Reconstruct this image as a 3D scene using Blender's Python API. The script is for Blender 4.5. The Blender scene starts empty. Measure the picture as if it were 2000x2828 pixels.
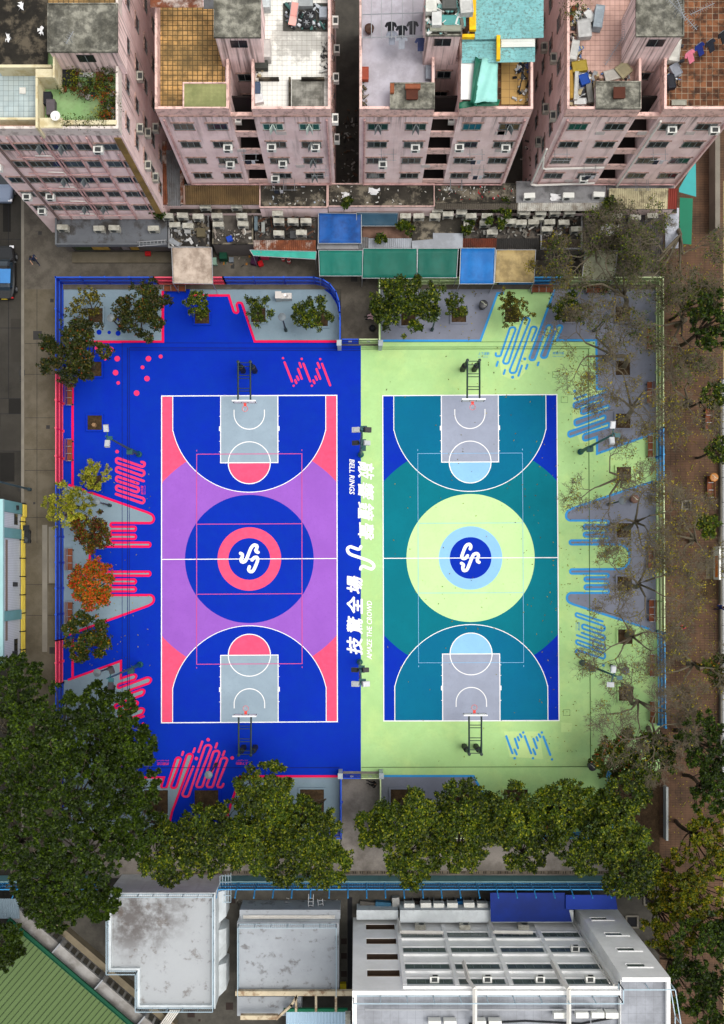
EXPOSURE = 0.56
import bpy, math, random
import numpy as np
from mathutils import Vector, Matrix
from mathutils.geometry import tessellate_polygon
R = math.radians
rng = np.random.default_rng(7)
random.seed(11)
sc = bpy.context.scene
COL = sc.collection
H, F, CX, CY = 83.7, 2700.0, 985.0, 1580.0      # camera height, focal length (photo px), nadir point (photo px)

def P(px, py, z=0.0):                            # photo pixel -> point at height z
    s = (H - z) / F
    return ((px - CX) * s, (CY - py) * s, z)
def P2(px, py, z=0.0):
    return P(px, py, z)[:2]

# ------------------------------------------------------------------ materials
def S(r, g, b, k=1.0):
    f = lambda c: ((c / 255) / 12.92 if c / 255 <= .04045 else ((c / 255 + .055) / 1.055) ** 2.4) * k
    return (f(r), f(g), f(b))
MATS = {}
def mat(name, c, rough=.85, var=.12, scale=.35, stain=None, streak=None, tile=None, spec=.25, metal=0, bump=0, fine=0, emit=None):
    """var: large tone variation; stain=(colour, amount 0..1, scale[, contrast]); streak=(colour, amount) runs down walls;
    tile=(size, gap, joint colour, [second colour]) square tiles"""
    if name in MATS: return MATS[name]
    m = bpy.data.materials.new(name); m.use_nodes = True
    nt = m.node_tree; N = nt.nodes; L = nt.links
    bs = N['Principled BSDF']
    bs.inputs['Roughness'].default_value = rough
    bs.inputs['Specular IOR Level'].default_value = spec
    bs.inputs['Metallic'].default_value = metal
    geo = N.new('ShaderNodeNewGeometry')
    pos = geo.outputs['Position']
    def noise(sc_, det=4, vec=None, rough_=.6):
        n = N.new('ShaderNodeTexNoise'); n.inputs['Scale'].default_value = sc_; n.inputs['Detail'].default_value = det
        n.inputs['Roughness'].default_value = rough_
        L.new(vec or pos, n.inputs['Vector']); return n.outputs['Fac']
    def ramp(fac, a, b):
        r = N.new('ShaderNodeMapRange'); r.inputs['From Min'].default_value = a; r.inputs['From Max'].default_value = b
        r.interpolation_type = 'SMOOTHSTEP'; L.new(fac, r.inputs['Value']); return r.outputs['Result']
    def mix(fac, a, b, mode='MIX'):
        x = N.new('ShaderNodeMix'); x.data_type = 'RGBA'; x.blend_type = mode; x.clamp_factor = True
        for s, v in ((x.inputs[0], fac), (x.inputs[6], a), (x.inputs[7], b)):
            if hasattr(v, 'links'): L.new(v, s)
            elif isinstance(v, (int, float)): s.default_value = v
            else: s.default_value = (*v, 1)
        return x.outputs[2]
    def mul(a, b):
        x = N.new('ShaderNodeMath'); x.operation = 'MULTIPLY'
        for s, v in ((x.inputs[0], a), (x.inputs[1], b)):
            if hasattr(v, 'links'): L.new(v, s)
            else: s.default_value = v
        return x.outputs[0]
    out = tuple(c)
    hgt = None
    if tile:
        b = N.new('ShaderNodeTexBrick'); b.offset = 0; b.squash = 1
        b.inputs['Scale'].default_value = 1; b.inputs['Brick Width'].default_value = tile[0]; b.inputs['Row Height'].default_value = tile[0] * (tile[4] if len(tile) > 4 else 1)
        b.inputs['Mortar Size'].default_value = tile[1]; b.inputs['Mortar Smooth'].default_value = .3
        b.inputs['Color1'].default_value = (*c, 1); b.inputs['Color2'].default_value = (*(tile[3] if len(tile) > 3 and tile[3] else c), 1)
        b.inputs['Mortar'].default_value = (*tile[2], 1)
        L.new(pos, b.inputs['Vector']); out = b.outputs['Color']; hgt = b.outputs['Fac']
    if var:
        f = ramp(noise(scale, 5), .3, .7)
        out = mix(mul(f, var * 1.6), out, tuple(x * .45 for x in c))
    if fine:
        f = ramp(noise(9, 3), .35, .75)
        out = mix(mul(f, fine), out, tuple(x * .4 for x in c))
    if stain:
        for st in (stain if isinstance(stain, list) else [stain]):
            k = st[3] if len(st) > 3 else .12
            t = .1 if k <= .05 else (.05 if k <= .1 else 0); f = ramp(noise(st[2], 7, rough_=.68), .5 + t - k, .5 + t + k)
            if len(st) > 4:                       # confined to a patch of the surface: centre x, y and radius
                vm = N.new('ShaderNodeVectorMath'); vm.operation = 'DISTANCE'; mpp = N.new('ShaderNodeMapping'); mpp.inputs['Scale'].default_value = (1, 1, 0)
                L.new(pos, mpp.inputs['Vector']); L.new(mpp.outputs[0], vm.inputs[0]); vm.inputs[1].default_value = (st[4][0], st[4][1], 0)
                f = mul(f, ramp(vm.outputs['Value'], st[4][2], st[4][2] * .35))
            out = mix(mul(f, st[1]), out, st[0])
    if streak:
        mp = N.new('ShaderNodeMapping'); mp.inputs['Scale'].default_value = (2.2, 2.2, .13); L.new(pos, mp.inputs['Vector'])
        f = ramp(noise(1.0, 6, mp.outputs[0]), .52, .78)
        if len(streak) > 2:                       # grime washed down from the parapet: strongest between two heights
            sp = N.new('ShaderNodeSeparateXYZ'); L.new(pos, sp.inputs[0]); zf = ramp(sp.outputs['Z'], streak[2], streak[3])
            mp2 = N.new('ShaderNodeMapping'); mp2.inputs['Scale'].default_value = (4.5, 4.5, .1); L.new(pos, mp2.inputs['Vector'])
            g2 = mul(ramp(noise(1.0, 5, mp2.outputs[0]), .46, .66), zf); out = mix(mul(g2, .75), out, streak[0])
        out = mix(mul(f, streak[1]), out, streak[0])
    if hasattr(out, 'links'): L.new(out, bs.inputs['Base Color'])
    else: bs.inputs['Base Color'].default_value = (*out, 1)
    if bump:
        bp = N.new('ShaderNodeBump'); bp.inputs['Strength'].default_value = bump; bp.inputs['Distance'].default_value = .05
        L.new(noise(14, 5), bp.inputs['Height']); L.new(bp.outputs['Normal'], bs.inputs['Normal'])
    if emit:
        bs.inputs['Emission Color'].default_value = (*emit[0], 1); bs.inputs['Emission Strength'].default_value = emit[1]
    MATS[name] = m
    return m

def leafmat(name, cols, trans=.25):
    if name in MATS: return MATS[name]
    m = bpy.data.materials.new(name); m.use_nodes = True
    nt = m.node_tree; N = nt.nodes; L = nt.links; N.remove(N['Principled BSDF'])
    g = N.new('ShaderNodeNewGeometry'); r = N.new('ShaderNodeValToRGB'); r.color_ramp.interpolation = 'LINEAR'
    e = r.color_ramp.elements
    while len(e) < len(cols): e.new(.5)
    for i, c in enumerate(cols):
        e[i].position = c[0]; e[i].color = (*c[1], 1)
    L.new(g.outputs['Random Per Island'], r.inputs[0])
    n = N.new('ShaderNodeTexNoise'); n.inputs['Scale'].default_value = .5; n.inputs['Detail'].default_value = 4; L.new(g.outputs['Position'], n.inputs['Vector'])
    mr = N.new('ShaderNodeMapRange'); mr.inputs['From Min'].default_value = .3; mr.inputs['From Max'].default_value = .7; mr.inputs['To Min'].default_value = .45; mr.inputs['To Max'].default_value = 1.35
    L.new(n.outputs['Fac'], mr.inputs['Value'])
    mx = N.new('ShaderNodeMix'); mx.data_type = 'RGBA'; mx.blend_type = 'MULTIPLY'; mx.inputs[0].default_value = 1
    L.new(r.outputs[0], mx.inputs[6]); L.new(mr.outputs[0], mx.inputs[7])
    d = N.new('ShaderNodeBsdfDiffuse'); t = N.new('ShaderNodeBsdfTranslucent'); gl = N.new('ShaderNodeBsdfGlossy'); gl.inputs['Roughness'].default_value = .45
    gl.inputs['Color'].default_value = (.9, .95, 1, 1)
    a = N.new('ShaderNodeMixShader'); a.inputs[0].default_value = trans; b = N.new('ShaderNodeMixShader'); b.inputs[0].default_value = .012
    L.new(mx.outputs[2], d.inputs[0]); L.new(mx.outputs[2], t.inputs[0])
    L.new(d.outputs[0], a.inputs[1]); L.new(t.outputs[0], a.inputs[2]); L.new(a.outputs[0], b.inputs[1]); L.new(gl.outputs[0], b.inputs[2])
    L.new(b.outputs[0], N['Material Output'].inputs[0])
    MATS[name] = m
    return m

# ------------------------------------------------------------------ objects
def tag(o, label=None, cat=None, group=None, kind=None):
    if label: o['label'] = label
    if cat: o['category'] = cat
    if group: o['group'] = group
    if kind: o['kind'] = kind
    return o
def thing(name, label, cat, loc=(0, 0, 0), rz=0, group=None):
    o = bpy.data.objects.new(name, None); o.empty_display_size = .2; COL.objects.link(o)
    o.location = loc; o.rotation_euler = (0, 0, rz)
    return tag(o, label, cat, group)
def kids(o): return [c for c in bpy.data.objects if c.parent == o]
def copy_tree(o, loc, rz=0, label=None, group=None, scale=None):
    c = o.copy(); COL.objects.link(c); c.location = loc; c.rotation_euler = (0, 0, rz)
    if scale: c.scale = scale
    if label: c['label'] = label
    if group: c['group'] = group
    for k in CH.get(o.name, []):
        d = k.copy(); COL.objects.link(d); d.parent = c
        for q in CH.get(k.name, []):
            e = q.copy(); COL.objects.link(e); e.parent = d
    return c
CH = {}

class MB:
    def __init__(s): s.v = []; s.f = []; s.m = []
    def add(s, vs, fs, m=0):
        b = len(s.v); s.v += [tuple(p) for p in vs]
        for f in fs: s.f.append(tuple(i + b for i in f)); s.m.append(m)
        return s
    def box(s, x0, x1, y0, y1, z0, z1, m=0, top=None):
        x0, x1 = min(x0, x1), max(x0, x1); y0, y1 = min(y0, y1), max(y0, y1)
        s.add([(x0, y0, z0), (x1, y0, z0), (x1, y1, z0), (x0, y1, z0), (x0, y0, z1), (x1, y0, z1), (x1, y1, z1), (x0, y1, z1)],
              [(3, 2, 1, 0), (0, 1, 5, 4), (1, 2, 6, 5), (2, 3, 7, 6), (3, 0, 4, 7)], m)
        return s.add([(x0, y0, z1), (x1, y0, z1), (x1, y1, z1), (x0, y1, z1)], [(0, 1, 2, 3)], m if top is None else top)
    def cbox(s, c, sx, sy, sz, rz=0, m=0, tilt=0):
        """box centred on c, turned by rz about z and tilted by tilt about its own x"""
        M = Matrix.Translation(c) @ Matrix.Rotation(rz, 4, 'Z') @ Matrix.Rotation(tilt, 4, 'X')
        v = [M @ Vector((a * sx / 2, b * sy / 2, d * sz / 2)) for d in (-1, 1) for a, b in ((-1, -1), (1, -1), (1, 1), (-1, 1))]
        return s.add(v, [(3, 2, 1, 0), (4, 5, 6, 7), (0, 1, 5, 4), (1, 2, 6, 5), (2, 3, 7, 6), (3, 0, 4, 7)], m)
    def prism(s, pts, z0, z1, m=0, top=None, bottom=False):
        n = len(pts)
        a = sum(pts[i][0] * pts[(i + 1) % n][1] - pts[(i + 1) % n][0] * pts[i][1] for i in range(n))
        if a < 0: pts = pts[::-1]
        s.add([(p[0], p[1], z0) for p in pts] + [(p[0], p[1], z1) for p in pts],
              [(i, (i + 1) % n, n + (i + 1) % n, n + i) for i in range(n)], m)
        return s.sheet(pts, z1, m if top is None else top)
    def sheet(s, pts, z, m=0):
        v = [Vector((p[0], p[1], 0)) for p in pts]
        tr = tessellate_polygon([v]); fs = []
        for t in tr:
            a, b, c = (v[i] for i in t)
            fs.append(tuple(t) if (b - a).cross(c - a).z > 0 else tuple(t[::-1]))
        return s.add([(p[0], p[1], z) for p in pts], fs, m)
    def tube(s, pts, r0, r1=None, n=8, m=0, cap=True):
        r1 = r0 if r1 is None else r1
        pts = [Vector(p) for p in pts]; k = len(pts); rings = []
        vs = []
        for i, p in enumerate(pts):
            d = (pts[min(i + 1, k - 1)] - pts[max(i - 1, 0)]).normalized()
            u = d.cross(Vector((0, 0, 1))) if abs(d.z) < .95 else d.cross(Vector((1, 0, 0)))
            u.normalize(); w = d.cross(u)
            r = r0 + (r1 - r0) * i / max(1, k - 1)
            vs += [p + (u * math.cos(2 * math.pi * j / n) + w * math.sin(2 * math.pi * j / n)) * r for j in range(n)]
        fs = [(i * n + j, i * n + j + n, i * n + (j + 1) % n + n, i * n + (j + 1) % n) for i in range(k - 1) for j in range(n)]
        if cap: fs += [tuple(range(n)), tuple(reversed(range((k - 1) * n, k * n)))]
        return s.add(vs, fs, m)
    def lathe(s, c, prof, n=16, m=0):
        vs = []
        for r, z in prof: vs += [(c[0] + r * math.cos(2 * math.pi * j / n), c[1] + r * math.sin(2 * math.pi * j / n), c[2] + z) for j in range(n)]
        k = len(prof)
        fs = [(i * n + j, i * n + (j + 1) % n, i * n + (j + 1) % n + n, i * n + j + n) for i in range(k - 1) for j in range(n)]
        fs += [tuple(reversed(range(n))), tuple(range((k - 1) * n, k * n))]
        return s.add(vs, fs, m)
    def corr(s, x0, x1, y0, y1, za, zb, along='y', pitch=.16, amp=.025, m=0, sag=0):
        """corrugated sheet; za at (x0 or y0) side, zb at the far side, ridges run along the given axis"""
        if along == 'y': n = max(4, int(abs(x1 - x0) / pitch * 2))
        else: n = max(4, int(abs(y1 - y0) / pitch * 2))
        vs = []; K = 5 if sag else 2
        for i in range(n + 1):
            t = i / n; w = amp if i % 2 else -amp
            for k in range(K):
                u = k / (K - 1); z = za + (zb - za) * u + w - sag * 4 * u * (1 - u)
                vs.append((x0 + (x1 - x0) * t, y0 + (y1 - y0) * u, z) if along == 'y' else (x0 + (x1 - x0) * u, y0 + (y1 - y0) * t, z))
        fs = [(i * K + k, i * K + k + 1, i * K + K + k + 1, i * K + K + k) for i in range(n) for k in range(K - 1)]
        return s.add(vs, fs, m)
    def ribbon(s, pts, w, z, m=0, closed=False, caps=True):
        """flat painted stroke of width w along 2-D points"""
        P_ = [Vector(p[:2]) for p in pts]; Q = [P_[0]]
        for p in P_[1:]:
            if (p - Q[-1]).length > 1e-4: Q.append(p)
        if closed and (Q[0] - Q[-1]).length < 1e-4: Q.pop()
        n = len(Q); vs = []
        for i in range(n):
            a = Q[i - 1] if (i or closed) else None; b = Q[(i + 1) % n] if (i < n - 1 or closed) else None
            d1 = (Q[i] - a).normalized() if a is not None else None; d2 = (b - Q[i]).normalized() if b is not None else None
            d1 = d1 if d1 is not None else d2; d2 = d2 if d2 is not None else d1
            t = d1 + d2; t = t.normalized() if t.length > 1e-6 else d1
            nn = Vector((-t.y, t.x)); c = max(.45, nn.dot(Vector((-d1.y, d1.x))))
            o = nn * (w / 2 / c); zz = z + i * 2e-5
            vs += [(Q[i].x + o.x, Q[i].y + o.y, zz), (Q[i].x - o.x, Q[i].y - o.y, zz)]
        fs = []
        for i in range(n if closed else n - 1):
            j = (i + 1) % n; fs.append((2 * i, 2 * i + 1, 2 * j + 1, 2 * j))
        s.add(vs, fs, m)
        if caps and not closed:
            for e, q in ((0, 1), (n - 1, n - 2)):
                d = (Q[e] - Q[q]).normalized(); a0 = math.atan2(d.y, d.x)
                arc = [(Q[e].x + w / 2 * math.cos(a0 + R(a)), Q[e].y + w / 2 * math.sin(a0 + R(a)), z + e * 2e-5) for a in range(-90, 91, 18)]
                s.add(arc, [tuple(range(len(arc)))], m)
        return s
    def build(s, name, mats, parent=None, local=False, smooth=False, origin=None):
        me = bpy.data.meshes.new(name)
        off = Vector((0, 0, 0))
        if parent is not None and not local:
            off = parent.location.copy()
            if parent.parent: off = off + parent.parent.location
        elif origin is not None: off = Vector(origin)
        if parent is not None and not local and parent.type == 'MESH': off = Vector(parent.get('_o', (0, 0, 0)))
        vv = [(p[0] - off.x, p[1] - off.y, p[2] - off.z) for p in s.v] if off.length else s.v
        me.from_pydata(vv, [], s.f)
        for mm in (mats if isinstance(mats, (list, tuple)) else [mats]): me.materials.append(mm)
        if max(s.m, default=0): me.polygons.foreach_set('material_index', s.m)
        if smooth: me.polygons.foreach_set('use_smooth', [True] * len(s.f))
        o = bpy.data.objects.new(name, me); COL.objects.link(o)
        if parent is not None:
            o.parent = parent; CH.setdefault(parent.name, []).append(o)
        elif origin is not None: o.location = origin
        return o
def struct(name, mb, m): return tag(mb.build(name, m), kind='structure')

def circ(cx, cy, r, n=64, a0=0, a1=360):
    return [(cx + r * math.cos(R(a0 + (a1 - a0) * i / n)), cy + r * math.sin(R(a0 + (a1 - a0) * i / n))) for i in range(n + (0 if a1 - a0 == 360 else 1))]
def rounded(pts, r, closed=False):
    """polyline with filleted corners; pts may carry their own radius as third value (same unit)"""
    out = []; n = len(pts)
    for i in range(n):
        if not closed and i in (0, n - 1): out.append(tuple(pts[i][:2])); continue
        p = Vector(pts[i][:2]); a = Vector(pts[i - 1][:2]); b = Vector(pts[(i + 1) % n][:2])
        rr = pts[i][2] if len(pts[i]) > 2 else r
        d1 = (a - p); d2 = (b - p); l1, l2 = d1.length, d2.length; d1.normalize(); d2.normalize()
        ang = d1.angle(d2)
        if rr <= 0 or ang > 3.1: out.append(tuple(p)); continue
        t = min(rr / math.tan(ang / 2), l1 * .5, l2 * .5); rr = t * math.tan(ang / 2)
        c = p + (d1 + d2).normalized() * (rr / math.sin(ang / 2))
        s_ = p + d1 * t; e_ = p + d2 * t
        a1 = math.atan2(s_.y - c.y, s_.x - c.x); a2 = math.atan2(e_.y - c.y, e_.x - c.x)
        da = (a2 - a1 + math.pi) % (2 * math.pi) - math.pi
        k = max(2, int(abs(da) / .25))
        out += [(c.x + rr * math.cos(a1 + da * j / k), c.y + rr * math.sin(a1 + da * j / k)) for j in range(k + 1)]
    return out
def smooth(pts, k=6):
    p = [pts[0]] + list(pts) + [pts[-1]]; out = []
    for i in range(1, len(p) - 2):
        for j in range(k):
            t = j / k
            out.append(tuple(.5 * (2 * p[i][d] + (p[i + 1][d] - p[i - 1][d]) * t + (2 * p[i - 1][d] - 5 * p[i][d] + 4 * p[i + 1][d] - p[i + 2][d]) * t * t
                             + (3 * p[i][d] - p[i - 1][d] - 3 * p[i + 1][d] + p[i + 2][d]) * t ** 3) for d in (0, 1)))
    return out + [tuple(pts[-1])]

# ------------------------------------------------------------------ camera, light
cam = bpy.data.cameras.new('camera'); co = bpy.data.objects.new('camera', cam); COL.objects.link(co)
co.location = (0, 0, H); cam.sensor_fit = 'HORIZONTAL'; cam.sensor_width = 36; cam.lens = F / 2000 * 36
cam.shift_x = (1000 - CX) / 2000; cam.shift_y = (CY - 1414) / 2000; cam.clip_end = 2000; cam.clip_start = .5
sc.camera = co
w = bpy.data.worlds.new('World'); sc.world = w; w.use_nodes = True
sky = w.node_tree.nodes.new('ShaderNodeTexSky'); sky.sky_type = 'NISHITA'; sky.sun_disc = False
sky.sun_elevation = R(70); sky.sun_rotation = R(95); sky.air_density = 1.2; sky.dust_density = 4; sky.ozone_density = .6
hs = w.node_tree.nodes.new('ShaderNodeHueSaturation'); hs.inputs['Saturation'].default_value = .15        # overcast: the cloud layer greys the sky
w.node_tree.links.new(sky.outputs[0], hs.inputs['Color']); w.node_tree.links.new(hs.outputs[0], w.node_tree.nodes['Background'].inputs[0])
w.node_tree.nodes['Background'].inputs[1].default_value = .15
sun = bpy.data.lights.new('sun', 'SUN'); sun.energy = .95; sun.angle = R(35); sun.color = (1, .93, .83)
so = bpy.data.objects.new('sun', sun); COL.objects.link(so)
az = R(95); el = R(70)
dv = Vector((math.sin(az) * math.cos(el), math.cos(az) * math.cos(el), math.sin(el)))
so.rotation_euler = dv.to_track_quat('Z', 'Y').to_euler(); so.location = (0, 0, 60)
sc.view_settings.view_transform = 'Standard'; sc.view_settings.look = 'None'; sc.view_settings.gamma = 1
sc.view_settings.exposure = EXPOSURE
# ================================================================== GROUND
_mat = mat
def mat(name, *a, **k):
    if name.startswith('paint_'):
        k.setdefault('spec', .08); c = a[0]; st = k.get('stain') or []; st = list(st) if isinstance(st, list) else [st]
        k['stain'] = st + [(tuple(x * .72 for x in c), .35, 5, .04), (tuple(x * .86 for x in c), .4, .35, .12)]      # scuffs and faded areas
    return _mat(name, *a, **k)
K = .72
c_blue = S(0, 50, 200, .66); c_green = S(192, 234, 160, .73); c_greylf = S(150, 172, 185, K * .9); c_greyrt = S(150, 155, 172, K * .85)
c_pink = S(255, 25, 95, K); c_coral = S(255, 95, 135, K); c_lb = S(65, 165, 235, K); c_lb2 = S(155, 210, 255, K)
m_blue = mat('paint_blue', c_blue, .7, .10, .25, stain=[(S(0, 80, 190, .55), .2, .5), (S(0, 36, 165, .6), .25, .2, .2), (S(10, 70, 190, .65), .2, 1.2, .14)], fine=.08)
m_green = mat('paint_green', c_green, .75, .05, .2, stain=[(S(150, 200, 110, .7), .32, .16, .2), (S(215, 235, 150, .8), .35, .3, .1), (S(165, 200, 130, .65), .22, 1.1, .16)], fine=.05)
m_gl = mat('paint_grey_blue', c_greylf, .8, .08, .3, stain=(S(115, 140, 155, .7), .3, .5), fine=.05)
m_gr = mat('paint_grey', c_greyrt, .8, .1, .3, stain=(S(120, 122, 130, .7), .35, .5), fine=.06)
m_pink = mat('paint_pink', c_pink, .7, .06, .8); m_coral = mat('paint_coral', c_coral, .7, .05, .3, stain=(S(255, 70, 110, K), .4, 2.2), fine=.05)
m_pink2 = mat('paint_rose', S(255, 62, 120, K), .7, .04)
m_purple = mat('paint_purple', S(168, 104, 212, K), .7, .05, .3, stain=(S(150, 85, 195, .7), .3, .4), fine=.05)
m_teal = mat('paint_teal', S(0, 125, 142, K), .7, .06, .3, stain=(S(0, 105, 120, .8), .4, .4))
m_teal2 = mat('paint_teal_blue', S(0, 116, 152, K), .7, .06, .3, stain=(S(0, 98, 140, .8), .4, .4))
m_lb = mat('paint_light_blue', c_lb, .7, .05); m_lb2 = mat('paint_sky_blue', c_lb2, .7, .05); m_lgreen = mat('paint_pale_green', S(206, 246, 172, .76), .75, .02, .3)
m_white = mat('paint_white', (.8, .8, .8), .7, .02)
m_keyl = mat('paint_key_grey', S(165, 185, 200, K), .8, .05, .3, stain=(S(145, 165, 180, .7), .3, .6), fine=.03); m_keyr = mat('paint_key_stone', S(170, 178, 198, K), .8, .05, .3, stain=(S(150, 155, 170, .7), .3, .6), fine=.03)
m_asph = mat('asphalt', S(56, 53, 47, .4), .9, .3, .15, stain=[(S(66, 64, 60, .6), .5, .4, .2), (S(105, 100, 90, .5), .4, .15, .2)], fine=.25, bump=.3)
m_conc = mat('pavement_concrete', S(120, 110, 90, .45), .9, .25, .2, stain=[(S(95, 88, 76, .6), .6, .3, .1), (S(150, 140, 120, .5), .4, .6, .15)], fine=.2, bump=.2)
m_lane = mat('lane_concrete', S(108, 101, 90, .55), .9, .3, .2, stain=[(S(72, 67, 60, .6), .6, .3, .2), (S(145, 137, 124, .7), .3, .8, .15)], fine=.25, bump=.3)
m_lane2 = mat('lane_pale', S(168, 160, 152, .7), .9, .2, .2, stain=[(S(105, 98, 90, .6), .6, .4)], fine=.2)
m_brick = mat('brick_walk', S(104, 82, 65, .5), .9, .25, .2, tile=(.42, .03, S(54, 44, 36, .5), S(118, 92, 72, .5), .5), stain=[(S(84, 64, 50, .6), .5, .2, .22), (S(150, 110, 82, .6), .35, .5, .18)], fine=.2)
m_yard = mat('yard_concrete', S(88, 85, 78, .6), .9, .3, .3, stain=[(S(48, 46, 42, .6), .5, .5, .2), (S(120, 115, 105, .7), .4, 1.0, .2)], fine=.3)
m_soil = mat('soil', S(95, 74, 50, .6), .95, .3, 1.5, stain=(S(55, 42, 26, .6), .7, 2.5), fine=.5, bump=.6)
m_dark = mat('dark_gap', (.012, .012, .014), .9, 0)
m_drain_b = mat('drain_blue', S(0, 20, 110, .6), .8, 0); m_drain_g = mat('drain_green', S(70, 110, 50, .6), .8, .3, 2)
m_curb = mat('kerb_stone', S(140, 134, 122, .7), .9, .3, .6)

struct('ground', MB().sheet([(-250, -250), (250, -250), (250, 250), (-250, 250)], 0), m_yard)
def quad(x0, y0, x1, y1): return [P2(x0, y0), P2(x1, y0), P2(x1, y1), P2(x0, y1)]
struct('road', MB().sheet(quad(-900, -600, 68, 3400), .004), m_asph)
b = MB(); b.prism(quad(68, 560, 172, 3400), .0, .13); struct('pavement', b, m_conc)
b = MB(); b.prism(quad(60, -400, 68, 3400), .0, .145); struct('kerb', b, m_curb)
struct('lane', MB().sheet(quad(68, 560, 1822, 800), .135), m_lane)      # north service lane
b = MB()                                                                # slab joints, patches and covers
for y in (612, 690, 760, 950, 1035, 1155, 1242, 1300, 1430, 1615, 1700): b.box(P(70, 0)[0], P(170, 0)[0], P(0, y)[1], P(0, y)[1] + .03, .131, .133)
b.box(P(103, 0)[0], P(104, 0)[0], P(0, 1500)[1], P(0, 600)[1], .131, .134)
struct('pavement_joint', b, m_dark)
b = MB()
for (x, y, s_) in ((105, 927, 12), (145, 831, 5), (162, 831, 5), (112, 645, 5), (119, 605, 4), (134, 1180, 5), (147, 1796, 9), (60, 1350, 7), (96, 1390, 3), (62, 1030, 8)):
    q = P2(x, y); s_ *= .031; b.box(q[0] - s_, q[0] + s_, q[1] - s_, q[1] + s_, .134, .139)
for (x, y, s_) in ((978, 770, 9), (1003, 772, 7), (643, 738, 5)): 
    q = P2(x, y); s_ *= .031; b.box(q[0] - s_, q[0] + s_, q[1] - s_, q[1] + s_, .136, .141)
b2 = MB()
for (x0, y0, x1, y1, k_) in ((0, 1100, 24, 1140, 0), (24, 1100, 66, 1142, 1), (2, 1140, 66, 1245, 0), (8, 560, 30, 640, 1), (30, 880, 60, 1000, 0), (0, 1250, 40, 1330, 1), (10, 380, 50, 430, 0)): b2.sheet(quad(x0, y0, x1, y1), .008 + k_ * .003, k_)
for y in (1100, 1142, 1245, 660, 905): b2.sheet(quad(0, y, 66, y + 1.5), .014, 2)
b2.sheet(quad(23, 560, 24.5, 1100), .0155, 2)
struct('road_patch_surface', b2, [mat('asphalt_pale', S(82, 78, 70, .42), .9, .3, .4, stain=(S(66, 62, 56, .5), .5, .8)), mat('asphalt_dark', S(46, 44, 40, .4), .9, .3, .4), m_dark])
b2 = MB()
for i in range(9): b2.sheet(quad(55, 1012 + i * 5, 65, 1015 + i * 5), .0165)
struct('road_grating_surface', b2, m_dark)
struct('manhole_surface', b, mat('cover_dark', S(70, 68, 66, .5), .8, .2, 2))
b = MB(); b.sheet(quad(118, 1450, 132, 1800), .138); b.sheet(quad(136, 1455, 158, 1610), .136); struct('pavement_strip', b, m_curb)
struct('brick_path', MB().sheet(quad(1822, 300, 3200, 3400), .02), m_brick)
struct('south_path', MB().sheet(quad(172, 2296, 1822, 2425), .012), m_lane2)
b = MB()                                                                # slotted drain covers along the school wall
x = 470
while x < 1690:
    a = P2(x, 2405); c = P2(x + 19, 2414); b.box(a[0], c[0], a[1], c[1], .013, .04)
    for k in (6, 12): q = P2(x + k, 2409.5); b.box(q[0] - .03, q[0] + .03, q[1] - .1, q[1] + .1, .04, .043, 1)
    x += 20
struct('drain_surface', b, [mat('drain_cover', S(150, 138, 122, .65), .9, .3, 1.2, stain=(S(80, 68, 56, .6), .6, 1.1)), m_dark])

# ------------------------------------------------------------------ court floor
Z0 = .03
def px(pts): return [P2(*p[:2]) for p in pts]
court = MB()
west = [(170, 783), (862, 783), (890, 790), (915, 808), (932, 835), (942, 875), (942, 955), (997, 955), (997, 2130), (942, 2130), (942, 2302), (170, 2302)]
struct('court_floor', MB().prism(px(west), 0, Z0), m_blue)
east = [(997, 955), (1047, 955), (1047, 783), (1815, 783), (1823, 2128), (1678, 2128), (1678, 2302), (1052, 2302), (1052, 2130), (997, 2130)]
struct('court_floor', MB().prism(px(east), 0, Z0), m_green)
struct('entrance_path', MB().sheet(quad(942, 783, 1047, 955), .136), m_lane)
struct('entrance_path', MB().sheet(quad(942, 2130, 1052, 2302), .03), m_lane2)

LAYER = [0]
def paint(pts, m, layer, name='court_marking'):
    LAYER[0] += 1
    return struct(name, MB().sheet(px(pts), Z0 + layer * .004 + (LAYER[0] % 4) * .0008), m)
def stroke(pts, wpx, m, layer, name='court_marking', closed=False, caps=True, mb=None):
    LAYER[0] += 1
    b = mb or MB(); b.ribbon(px(pts), wpx * .031, Z0 + layer * .004 + (LAYER[0] % 4) * .0008, closed=closed, caps=caps)
    return b if mb is not None else struct(name, b, m)
def panel(edge, close, m, ml, wpx=6.5, r=8):
    """painted panel: edge is the outlined side (filleted), close the rest of its boundary"""
    e = rounded(edge, r); paint(e + close, m, 2); stroke(e, wpx, ml, 4, caps=False)
T = lambda ox, oy, s, pts: [(ox + p[0] / s, oy + p[1] / s, *( [p[2] / s] if len(p) > 2 else [])) for p in pts]

# north-west grey corner, outlined pink
panel([(450, 803), (450, 944), (188, 944)], [(176, 944), (176, 787), (450, 787)], m_gl, m_pink, 7, 0)
panel([(525, 816), (632, 816, 0), (647, 864, 9), (659, 864, 7), (652, 836, 7), (668, 836, 7), (704, 943, 0), (938, 943)],
      [(938, 875), (930, 840), (913, 813), (888, 794), (860, 787), (525, 787)], m_gl, m_pink, 6.5)
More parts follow.
